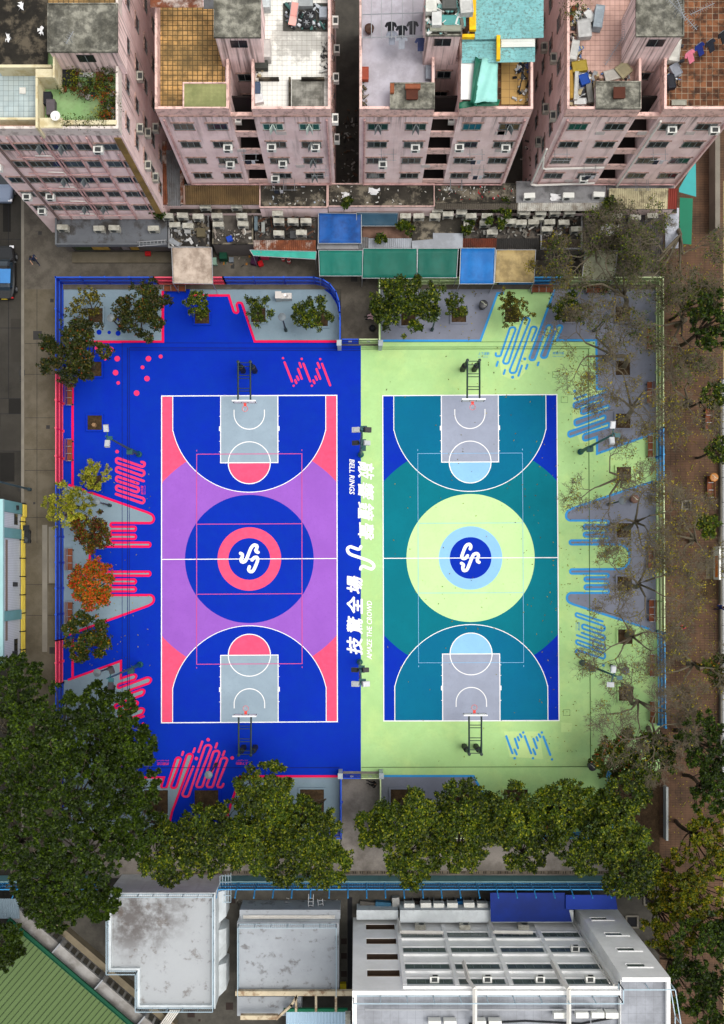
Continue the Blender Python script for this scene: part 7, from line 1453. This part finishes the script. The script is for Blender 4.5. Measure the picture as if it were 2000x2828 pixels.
# white and teal hall on the west kerb
Xw = P(66, 0)[0]; Ya, Yb_ = P(0, 1818)[1], P(0, 1392)[1]; r = thing('street_building', 'white and teal building with yellow pipes at the road edge', 'building', (Xw, Ya, 0))
b = MB(); b.box(Xw - 14, Xw, Ya, Yb_, 0, 5.2); b.build('wall', mat('wall_ribbed_white', S(205, 212, 222, .8), .8, .1, 1, tile=(.14, .012, S(165, 172, 182, .7), None)), r)
for y0, y1 in ((1392, 1422), (1464, 1490), (1682, 1708)): a = P(0, y1)[1]; c = P(0, y0)[1]; b = MB(); b.box(Xw - .0, Xw + .18, a, c, 0, 5.19); b.build('pilaster', m_tealw, r)
b = MB(); b.box(Xw - 14, Xw + .2, Ya - .02, Yb_ + .02, 5.2, 5.5); b.build('roof', m_tealw2, r)
my = mat('pipe_yellow', S(210, 185, 60, .78), .5, .1, 1)
for z in (.35, .68, 1.0):
    b = MB(); b.tube([(Xw + .16, Ya + .2, z), (Xw + .16, Yb_ - 1.2, z), (Xw + .3, Yb_ - 1.1, z), (Xw + .3, Yb_ - .1, z)], .085, n=8); b.build('yellow_pipe', my, r)
b = MB(); y = Ya + .8
while y < Yb_: b.box(Xw + .0, Xw + .27, y - .04, y + .04, .2, 1.12); y += 1.55
b.build('pipe_clamp', m_dark, r)
for yy, z in ((1407, 2.3), (1613, 2.6), (1797, 2.7)): q = P(0, yy)[1]; b = MB(); b.box(Xw, Xw + .35, q - .18, q + .18, z - .1, z + .12); b.build('wall_lamp', m_black, r)
for yy, hh in ((1438, .9), (1768, .5), (1782, .5), (1797, .5)): q = P(0, yy)[1]; b = MB(); b.box(Xw, Xw + .03, q - hh / 2, q + hh / 2, 1.6, 2.4); b.build('window', m_glass, r)
b = MB(); b.box(Xw - .3, Xw + .01, P(0, 1760)[1], P(0, 1495)[1], 3.9, 4.4); b.build('brown_band', mat('band_brown', S(140, 125, 115, .7), .8, .1, 1), r)
# park side: railing, raised beds, grilles
b = MB(); Xp = P(1985, 0)[0]; r = thing('park_wall', 'low stone wall with metal railing along the far edge of the brick walk', 'wall', (Xp, P(0, 2000)[1], 0))
b.box(Xp, Xp + .35, P(0, 2200)[1], P(0, 1050)[1], 0, .5); b.build('wall', m_curb, r); rail_run(r, [(Xp + .17, P(0, 2200)[1]), (Xp + .17, P(0, 1050)[1])], .5, 1.5, m_steel, False, post=2)
struct('park_path', MB().sheet(quad(1997, 500, 3200, 3400), .03), mat('park_buff', S(170, 150, 110, .6), .9, .2, .5, tile=(.5, .02, S(110, 100, 80, .6), None)))
b = MB(); r = thing('stone_wall', 'pale stone wall beside the brick walk below the trees', 'wall', P(1833, 2240, 0)); b.box(*[P(1832, 0)[0], P(1838, 0)[0]], P(0, 2315)[1], P(0, 2168)[1], 0, .8); b.build('wall', mat('stone_pale', S(185, 190, 188, .75), .85, .15, 1), r)
r = thing('alley_wall', 'long concrete wall at the edge of the park behind the last block', 'wall', P(1985, 400, 0)); b = MB(); a = P(1976, 630, 1.5); c = P(1990, 100, 1.5); b.box(a[0], a[0] + .4, a[1], c[1], 0, 1.5); b.build('wall', m_curb, r)
for (x, y, s_, l) in ((1895, 1395, 14, 'square raised grille on the brick walk beside the upper fingers'), (1797, 2480, 20, 'grey-rimmed tree pit by the stair tower'), (1745, 2545, 18, 'grey-rimmed pit beside the blue school struts')):
    q = P2(x, y); k = s_ * .031; b = MB(); frame_box(q[0] - k, q[0] + k, q[1] - k, q[1] + k, 0, .14, .14, b); b.box(q[0] - k + .14, q[0] + k - .14, q[1] - k + .14, q[1] + k - .14, 0, .05, 1); tag(b.build('tree_pit', [m_curb, m_dark]), l, 'pit')
struct('bed_soil_surface', MB().sheet(quad(1922, 1420, 1982, 1462), .035), m_soil); struct('bed_soil_surface', MB().sheet(quad(1922, 1600, 1982, 1655), .036), m_soil); struct('bed_soil_surface', MB().sheet(quad(1682, 2128, 1832, 2420), .015), m_soil)
struct('paver_patch_surface', MB().sheet(quad(1950, 1532, 1975, 1598), .037), mat('paver_grey', S(150, 140, 115, .6), .9, .2, 1, tile=(.25, .02, S(90, 80, 62, .6), None)))
put(bp_, first_b, 1957, 1150, .03, R(-90), '', '') if False else None
b = MB()
for (x, y, rz, l) in ((1957, 1160, 90, 'dark brown bench on the brick walk by the park railing'), (1962, 1345, 90, 'dark brown bench beside the orange bin by the park railing')):
    copy_tree(bp_, P(x, y, .03), R(rz), l, BG)
binn(1962, 1321, 'orange litter bin by the park railing', (.22, .08, .008))
r = thing('yellow_board', 'white and orange banner board on the park railing', 'board', P(1990, 1555, .5)); b = MB(); q = P(1991, 1555, 1.0); b.box(q[0] - .35, q[0] - .2, q[1] - 1.4, q[1] + 1.4, .3, 1.6); b.build('panel', m_acw, r); b = MB(); b.box(q[0] - .37, q[0] - .351, q[1] - 1.2, q[1] + .6, .7, 1.3); b.build('stripe', mat('stripe_orange', S(235, 130, 30, .8), .6, 0), r)
# ================================================================== TREES
m_bark = mat('bark', S(86, 72, 56, .6), .95, .3, 4, fine=.3); m_barkp = mat('bark_pale', S(128, 118, 98, .6), .95, .3, 4, fine=.3); m_barkd = mat('bark_dark', S(62, 50, 38, .6), .95, .3, 4, fine=.3)
def limb_path(a, c, bend=.15, k=4):
    a, c = Vector(a), Vector(c); L_ = (c - a).length; o = Vector(rng.normal(size=3)) * L_ * bend; o.z = abs(o.z) * .5
    return [a.lerp(c, t) + o * math.sin(math.pi * t) for t in np.linspace(0, 1, k + 1)]
def tree(label, base, crown, rad, zc, kind, mode='rosette', lobes=11, dens=1.0, leaf=.22, flat=.5, bark=None, group=None, name='tree', squash=(1, 1)):
    bx, by, _ = P(*base); cx, cy, _ = P(*crown, zc); Rr = rad * (H - zc) / F
    r = thing(name, label, 'tree', (bx, by, .05), 0, group); lc = []; k = 0
    while len(lc) < lobes and k < 900:                   # spread the lobes apart over the crown
        k += 1; a = rng.uniform(0, 2 * math.pi); d = math.sqrt(rng.uniform(0, 1)) * .84; q = (d * math.cos(a) * squash[0], d * math.sin(a) * squash[1])
        if all((q[0] - p[0]) ** 2 + (q[1] - p[1]) ** 2 > (1.05 / math.sqrt(lobes)) ** 2 * .8 for p in lc): lc.append(q)
    C_ = []; RAD = []; lob = []
    for q in lc:
        d = math.hypot(*q); z = zc + Rr * flat * (1 - d * d * 1.1) * rng.uniform(.55, 1.0) - Rr * flat * .2; lob.append((cx + q[0] * Rr, cy + q[1] * Rr, z, Rr * rng.uniform(.6, 1.35) * ((.78 if mode == 'rosette' else 1.02) / math.sqrt(lobes))))
    area = sum(l[3] ** 2 for l in lob)
    if mode == 'rosette':
        tot = int(130 * dens * Rr * Rr * .85)
        for l in lob:
            n = max(6, int(tot * l[3] ** 2 / area)); v = rng.normal(size=(n, 3)); v[:, 2] = np.abs(v[:, 2]) * .9 - .25; v /= np.linalg.norm(v, axis=1)[:, None]
            jit = (rng.uniform(.5, 1.15, n) + (rng.uniform(0, 1, n) > .78) * rng.uniform(0, .6, n))[:, None]; p = np.array(l[:3]) + v * l[3] * jit * np.array([1, 1, .7])
            c3 = rng.normal(size=(max(2, n // 14), 3)) * l[3] * .75; pk_ = rng.integers(0, len(c3), n); near = rng.uniform(0, 1, n) < .35; p[near] = (np.array(l[:3]) + c3[pk_] + rng.normal(size=(n, 3)) * l[3] * .22)[near]
            m_ = 7; th = rng.uniform(0, 6.28, (n, 1)) + np.arange(m_) * 6.283 / m_ + rng.normal(size=(n, m_)) * .2
            rad_ = np.stack([np.cos(th), np.sin(th), np.full_like(th, .25)], 2).reshape(-1, 3); pp = np.repeat(p, m_, 0) + rad_ * leaf * .18
            C_.append(pp); RAD.append(rad_)
        crownA = np.concatenate(C_); o = leaf_obj('crown', crownA - np.array([bx, by, .05]), leaf, leafmat('leaf_' + kind, LEAFC[kind]), r, up=.55, aspect=.62, radial=np.concatenate(RAD))
    else:
        tot = int(900 * dens * Rr * Rr * .85 * (.15 / leaf) ** 1.5)
        for l in lob:                                     # each lobe carries many small tufts
            nt = max(5, int(tot * l[3] ** 2 / area / 42)); v = rng.normal(size=(nt, 3)); v[:, 2] = np.abs(v[:, 2]) - .15; v /= np.linalg.norm(v, axis=1)[:, None]
            tc = np.array(l[:3]) + v * l[3] * (rng.uniform(.5, 1.12, nt) + (rng.uniform(0, 1, nt) > .8) * rng.uniform(0, .45, nt))[:, None] * np.array([1, 1, .8]); tr = l[3] * rng.uniform(.16, .32, nt)
            w_ = rng.normal(size=(nt, 42, 3)); w_ /= np.linalg.norm(w_, axis=2)[:, :, None]; w_[:, :, 2] = np.abs(w_[:, :, 2]) * .8 - .1
            C_.append((tc[:, None, :] + w_ * tr[:, None, None] * rng.uniform(.5, 1.1, (nt, 42, 1))).reshape(-1, 3))
        crownA = np.concatenate(C_); leaf_obj('crown', crownA - np.array([bx, by, .05]), leaf, leafmat('leaf_' + kind, LEAFC[kind]), r, up=.5, aspect=.6)
    b = MB(); fork = Vector((bx * .75 + cx * .25, by * .75 + cy * .25, zc * .45)); rt = .05 + Rr * .035
    b.tube(limb_path((bx, by, .03), fork, .05, 3), rt * 1.25, rt, 7)
    for l in lob:
        e = Vector((l[0], l[1], l[2])); b.tube(limb_path(fork, e, .1), rt * .5, rt * .12, 5, cap=False)
        for j in range(5): b.tube(limb_path(e, e + Vector(np.clip(rng.normal(size=3), -1.2, 1.2) * l[3] * .5), .05, 2), rt * .14, rt * .04, 3, cap=False)
    b.build('trunk', bark or m_bark, r)
    return r
def bare(label, base, crown, rad, zc, leafk='litter', nleaf=900, bark=m_bark, levels=5, group='bare trees along the brick walk', seedlean=.5, fan=1.0, kids_=3):
    bx, by, _ = P(*base); cx, cy, _ = P(*crown, zc); Rr = rad * (H - zc) / F; r = thing('bare_tree', label, 'tree', (bx, by, .05), 0, group); b = MB(); tips = []
    C0 = Vector((cx, cy, zc))
    def grow(p, d, L_, rr, lev):
        k = 3 if lev > 2 else 2; pts = [p]
        for i in range(k):
            d = (d + Vector(rng.normal(size=3)) * .2 + Vector((0, 0, .03))).normalized(); p = p + d * L_ / k; pts.append(p)
        b.tube(pts, rr, rr * .62, 6 if lev > 3 else (4 if lev > 1 else 3), cap=False)
        if lev <= 1: tips.append(pts[-1]); tips.append(pts[1])
        if lev == 0: return
        n = kids_ if lev > 3 else (4 if kids_ > 2 else 3)
        for j in range(n):
            ax = Vector(rng.normal(size=3)); ax.z *= .4; nd = (d * .75 + ax.normalized() * .75 * fan); out = (p - C0); out.z = 0
            nd += out * (.12 / max(.5, Rr)) ; nd.z = nd.z * .55 + .06; nd.normalize()
            q = pts[-1] if j else pts[max(1, k - 1)]; grow(q, nd, L_ * rng.uniform(.6, .85), max(.012, rr * rng.uniform(.5, .66)), lev - 1)
    fork = Vector((bx * .55 + cx * .45, by * .55 + cy * .45, zc * .5)); rt = .13 + Rr * .02
    b.tube(limb_path((bx, by, .03), fork, .08, 4), rt * 1.1, rt * .75, 8)
    for j in range(5):
        a = rng.uniform(0, 1.2) + j * 6.283 / 5; e = Vector((cx, cy, zc * .75)) + Vector((math.cos(a), math.sin(a), .25)) * Rr * .25; d = (e - fork).normalized(); b.tube([fork, fork.lerp(e, .5) + Vector((0, 0, .1)), e], rt * .55, rt * .36, 6, cap=False)
        d = Vector((math.cos(a), math.sin(a), .2)).normalized(); grow(e, d, Rr * .36, rt * .3, levels)
    b.build('trunk', bark, r)
    T_ = np.array([tuple(t) for t in tips]); pk = T_[rng.integers(0, len(T_), int(nleaf * 1.0) // 3)]; C_ = (np.repeat(pk, 3, 0) + rng.normal(size=(len(pk) * 3, 3)) * .14)
    leaf_obj('crown', C_ - np.array([bx, by, .05]), (.14), leafmat('leaf_' + leafk, LEAFC[leafk]), r, up=.6, aspect=.7); return r
# small planter trees
PT = 'small trees in the north planters'
tree('sparse yellowing tree in the dotted grey corner', (265, 872), (252, 845), 50, 3.0, 'olive', lobes=9, dens=.55, leaf=.17, group=PT)
tree('broad dark green-brown tree over the pink corner line', (405, 872), (405, 862), 80, 4.0, 'flower', lobes=14, dens=1.5, leaf=.17, group=PT)
tree('large dark tree with red tips leaning over the pavement', (262, 1020), (207, 978), 96, 5.0, 'flower', lobes=16, dens=1.35, leaf=.19, group=PT)
tree('small round green tree below the pink fence', (559, 875), (540, 845), 40, 3.2, 'mid', lobes=8, dens=1.3, leaf=.16, group=PT)
tree('thin small green tree beside the pink squiggle corner', (714, 871), (714, 852), 42, 2.8, 'mid', lobes=8, dens=.95, leaf=.16, group=PT)
tree('small dark tree inside the curve of the blue fence', (886, 882), (870, 862), 56, 3.2, 'mid', lobes=9, dens=1.1, leaf=.17, group=PT)
tree('large dark tree with yellow tips beside the green entrance fence', (1128, 880), (1122, 832), 88, 5.2, 'mid', lobes=15, dens=1.4, leaf=.2, group=PT)
tree('small fresh green tree between a lamp and the black bin', (1267, 871), (1265, 850), 40, 2.6, 'bright', lobes=8, dens=.95, leaf=.16, group=PT)
tree('open-crowned thin tree above the light blue squiggle', (1414, 871), (1428, 850), 54, 3.2, 'olive', lobes=10, dens=.75, leaf=.15, group=PT)
tree('dark bushy tree beside the blue diagonal', (1571, 870), (1574, 860), 50, 3.0, 'mid', lobes=9, dens=1.2, leaf=.16, group=PT)
WT = 'autumn trees along the pavement'
tree('pale yellow-green tree beside the pink long squiggle', (262, 1334), (258, 1322), 44, 3.2, 'yellow', lobes=9, dens=.9, leaf=.17, group=WT)
tree('airy yellow-green tree spreading over the pavement', (215, 1400), (195, 1395), 72, 4.4, 'yellow', lobes=14, dens=.6, leaf=.17, group=WT)
tree('compact dark red and green tree on the grey panel', (262, 1492), (242, 1478), 58, 3.8, 'red', lobes=11, dens=1.25, leaf=.18, group=WT)
tree('bright orange autumn tree between two darker trees by the blue fence', (262, 1640), (252, 1625), 74, 4.2, 'orange', lobes=13, dens=1.3, leaf=.19, group=WT)
tree('green tree with dull red tips below the orange one', (262, 1765), (234, 1764), 70, 4.0, 'mixed', lobes=13, dens=1.25, leaf=.19, group=WT)
# banyans
BT = 'dark banyans at the south-west corner'
for (bx, by, x, y, rd, zc, l) in ((60, 2050, 30, 1900, 105, 9, 'dark banyan beside the street building'), (200, 2080, 145, 2010, 135, 11, 'tall dark banyan over the pavement edge'), (300, 2120, 300, 1960, 88, 9.5, 'dark banyan reaching over the slanted pink fingers'), (240, 2200, 190, 2190, 140, 12, 'tallest dark banyan in the middle of the grove'),
    (380, 2180, 355, 2160, 100, 9, 'dark banyan beside the pink squiggle and large planters'), (90, 2300, 50, 2290, 125, 11, 'dark banyan with bare grey limbs at its outer side'), (260, 2340, 230, 2350, 120, 11, 'dark banyan above the white annex corner'), (380, 2300, 345, 2280, 105, 9, 'dark banyan between the court fence and the school wall'),
    (150, 2480, 150, 2490, 90, 9, 'dark banyan over the end of the hall roof'), (20, 2600, 5, 2610, 75, 7, 'lighter banyan overhanging the green hall roof'), (300, 2440, 275, 2480, 70, 6.5, 'small banyan crown against the white annex railing'), (100, 2150, 70, 2110, 110, 10, 'dark banyan between the tall one and the frame edge'), (330, 2060, 300, 2090, 95, 9, 'dark banyan beside the slanted pink dash'), (370, 2080, 365, 2050, 72, 8, 'smaller dark banyan crown reaching onto the blue floor below the pink dot'), (150, 2400, 130, 2440, 110, 10, 'dark banyan above the bare grey limbs')):
    tree(l, (bx, by), (x, y), rd, zc, 'dark', 'dense', lobes=int(22 + rd / 5), dens=2.6, leaf=.23, flat=.5, bark=m_barkp, group=BT)
for x, y, l in ((25, 2420, 'pale bare limb at the frame edge below the banyans'), (60, 2470, 'pale bare limb over the teal school wall')):
    bare(l, (x + 20, y - 10), (x, y), 60, 7, 'dark', 100, m_barkp, 2, 'pale bare limbs below the banyans', kids_=2)
# leafy row on the south side
ST = 'broadleaf trees in the south planters'
for i, (bx, by, x, y, rd, zc, l, kd) in enumerate(((440, 2230, 470, 2350, 105, 7, 'broadleaf tree between the banyans and the annex', 'mid'), (571, 2226, 575, 2310, 105, 7, 'broadleaf tree over the large brown planter', 'mid'), (738, 2212, 735, 2185, 95, 8, 'broadleaf tree rising past the pink line onto the blue floor', 'bright'), (700, 2330, 690, 2330, 88, 7, 'broadleaf tree over the south lane in line with the pink squiggle', 'bright'),
    (862, 2212, 850, 2290, 100, 7.5, 'broadleaf tree just before the south entrance', 'bright'), (870, 2330, 900, 2385, 78, 7, 'broadleaf tree nearest the school wall by the south entrance', 'bright'), (800, 2280, 790, 2390, 70, 6.5, 'small broadleaf crown over the slotted drain', 'mid'), (1112, 2212, 1118, 2250, 88, 8, 'dense broadleaf tree just past the south entrance', 'bright'), (1040, 2330, 1030, 2290, 62, 6, 'small crown over the south entrance path', 'bright'),
    (1120, 2330, 1140, 2370, 85, 7, 'broadleaf tree over the lane below the dense one', 'bright'), (1272, 2212, 1285, 2210, 78, 7.5, 'broadleaf tree across the light blue diagonal', 'mid'), (1260, 2330, 1265, 2320, 95, 7, 'broadleaf tree over the lane below the blue diagonal', 'bright'), (1424, 2212, 1410, 2245, 92, 7.5, 'broadleaf tree on the green floor by the south bench', 'bright'), (1430, 2340, 1450, 2350, 66, 6.5, 'small crown over the lane by the dark blue canopy', 'mid'),
    (1572, 2214, 1550, 2225, 80, 7.5, 'broadleaf tree at the stepped sky blue fence', 'bright'), (1620, 2330, 1610, 2330, 92, 7.5, 'broadleaf tree outside the stepped fence over the lane', 'mid'), (1740, 2180, 1735, 2190, 72, 8, 'dark broadleaf tree behind the stepped fence', 'mid'), (1720, 2300, 1710, 2300, 92, 8.5, 'full broadleaf tree between fence and pale stone wall', 'bright'), (1740, 2400, 1735, 2400, 92, 8, 'broadleaf tree above the school wall corner', 'mid'), (640, 2320, 640, 2270, 70, 6.5, 'broadleaf crown over the pink fence at the diagonal', 'mid'), (780, 2320, 775, 2290, 80, 6.5, 'broadleaf crown over the blue fence between two large planters', 'bright'),
    (1190, 2300, 1195, 2280, 75, 7, 'broadleaf crown between the dense tree and the diagonal', 'mid'), (1340, 2300, 1345, 2270, 75, 7, 'broadleaf crown over the green fence past the diagonal', 'bright'), (1490, 2300, 1490, 2290, 75, 7, 'broadleaf crown over the sky blue fence beside the bench', 'mid'), (1640, 2240, 1640, 2230, 70, 7, 'broadleaf crown over the stepped fence', 'bright'))):
    tree(l, (bx, by), (x, y), rd, zc, kd, lobes=int(13 + rd / 5 + i % 5), dens=1.2, leaf=.2, flat=.6, group=ST)
tree('red-tipped dark tree beside the drain corner', (1720, 2090), (1695, 2080), 72, 6, 'mixed', lobes=13, dens=1.2, leaf=.2, group=ST); tree('dark green tree under the bare twigs', (1800, 2080), (1785, 2100), 78, 6, 'mid', lobes=13, dens=.9, leaf=.2, group=ST)
# park side
PK_ = 'leafy park trees beyond the brick walk'
for (x, y, rd, zc, kd, l, dn) in ((1985, 880, 95, 9, 'dark', 'dark park tree beside the lane corner', 1.0), (1975, 1090, 40, 6, 'mid', 'small park tree above the dark bench', .9), (1995, 1240, 45, 6, 'mid', 'small park tree over the railing near the orange bin', .8), (1930, 820, 60, 7, 'mid', 'half-hidden park tree near the brick walk top', .7), (1955, 1450, 34, 3, 'bright', 'low yellow-green shrub in the soil bed', 1.2), (1990, 1850, 55, 6, 'mixed', 'red-flecked park tree over the brick walk', .7),
    (1970, 2070, 110, 9, 'dark', 'tall dark park tree beside the bare twigs', 1.1), (1985, 2200, 90, 8, 'dark', 'dark park tree below the tall one', 1.0), (1960, 2340, 105, 8, 'glow', 'yellow-green park tree at the brick walk bend', 1.0), (1850, 2440, 90, 7, 'glow', 'yellow-green park tree nearest the school wall', 1.0), (1950, 2480, 110, 9, 'glow', 'yellow-green park tree in the middle of the grove', 1.0), (1860, 2560, 85, 8, 'glow', 'yellow-green park tree beside the stair tower', 1.0),
    (1960, 2620, 110, 10, 'dark', 'deep green park tree at the stair tower corner', 1.1), (1905, 2720, 90, 9, 'dark', 'deep green park tree beside the school railing', 1.1), (1990, 2780, 110, 10, 'dark', 'deep green park tree at the frame corner', 1.1)):
    tree(l, (x - (x - CX) * zc / H, y - (y - CY) * zc / H), (x, y), rd, zc, kd, 'dense' if kd in ('dark', 'glow') else 'rosette', lobes=int(10 + rd / 7), dens=dn * (1.6 if kd in ('dark', 'glow') else 1), leaf=.2, group=PK_)
BR = [((1724, 866), (1715, 760), 150, 8, 'bare yellow-leaved tree in the planter nearest the lane corner', 1100), ((1724, 1014), (1660, 950), 130, 7.5, 'bare spreading tree leaning from the planter near the dark bush', 700), ((1724, 1162), (1760, 1080), 140, 8, 'bare tree reaching over the green fence and slanted fingers', 700), ((1726, 1308), (1700, 1330), 125, 7, 'bare fine-twigged tree over the green-edged planter', 500),
      ((1728, 1460), (1780, 1420), 140, 8, 'bare tree forking over the fence at the upper fingers', 600), ((1728, 1610), (1800, 1615), 140, 8.5, 'bare tree arching over the fence at the lower fingers', 600), ((1730, 1756), (1760, 1760), 135, 7.5, 'bare tree above the green-edged planter by the squiggle', 450), ((1735, 1914), (1790, 1960), 120, 8, 'bare grey tree by the last planter', 200), ((1790, 2010), (1820, 2040), 130, 10, 'leafless grey tree over the dark green crowns', 80),
      ((1870, 620), (1880, 700), 150, 9, 'bare yellow-leaved tree beside the last pink block', 1400), ((1870, 900), (1890, 880), 140, 8.5, 'bare yellow-leaved tree on the brick walk by the lane corner', 1200), ((1890, 1120), (1900, 1090), 120, 8, 'bare yellow-leaved tree in the middle of the brick walk', 600), ((1910, 1500), (1925, 1480), 110, 8, 'thin bare tree by the park bed', 400), ((1900, 1820), (1925, 1850), 120, 8, 'bare tree over the brick walk near the red-flecked crown', 450), ((1640, 700), (1640, 690), 105, 6.5, 'bare yellow-leaved tree in the lane beside the pale awning', 1200), ((1540, 720), (1535, 715), 70, 5, 'slight yellow-leaved tree between tan and pale awnings', 700), ((1780, 640), (1775, 640), 110, 8, 'bare yellow-leaved tree over the slate roof', 1100)]
for bs, cr_, rd, zc, l, nl in BR: bare(l, bs, cr_, rd, zc, 'litter' if nl < 1000 else 'bright', nl, m_barkp, 5 if rd > 80 else 4)
# shrubs on the shop roofs
SH = 'self-sown plants on the shop roofs'
for (x, y, rd, z, kd, l) in ((1380, 595, 40, 4.6, 'mid', 'bushy self-sown tree among the condensers'), (1295, 622, 22, 3.6, 'mid', 'low shrub in the yard beside the bushy one'), (1112, 632, 22, 3.6, 'bright', 'palm-like plant on the brown terrace'), (1050, 660, 16, 3.5, 'mid', 'climbing plant at the edge of the pale corrugated sheet'), (958, 560, 16, 5.2, 'mid', 'weed growing from the podium edge below the alley'), (1683, 562, 22, 5.3, 'mid', 'dark shrub between the grey-washed and cream roofs'), (432, 585, 20, 4.6, 'dark', 'shrub growing at the foot of the corner block')):
    b_ = P(x, y, z); tree(l, (CX + (x - CX) * (H - z) / H, CY + (y - CY) * (H - z) / H), (x, y), rd, z, kd, lobes=6, dens=1.4, leaf=.2, group=SH, name='shrub')
# litter of fallen leaves
pts = []
for (x0, x1, y0, y1, n) in ((1060, 1640, 960, 2110, 200), (1500, 1800, 1000, 2100, 420), (1820, 1980, 640, 2300, 1500), (190, 420, 1300, 1860, 90), (1050, 1330, 790, 940, 60), (70, 168, 1350, 1800, 40), (1690, 1745, 1440, 1640, 420), (550, 600, 2190, 2245, 30)):
    for _ in range(n):
        x = x0 + (x1 - x0) * (rng.uniform(0, 1) ** (.6 if x0 > 1000 else 1)); q = P(x, rng.uniform(y0, y1)); pts.append((q[0], q[1], (.13 if 1690 <= x <= 1745 and n == 420 and y0 == 1440 else .09)))
o = leaf_obj('fallen_leaves', np.array(pts), .14, leafmat('leaf_litter', LEAFC['litter']), None, up=3); tag(o, 'scattered yellow and brown fallen leaves on floor and brick walk', 'leaves', kind='stuff')
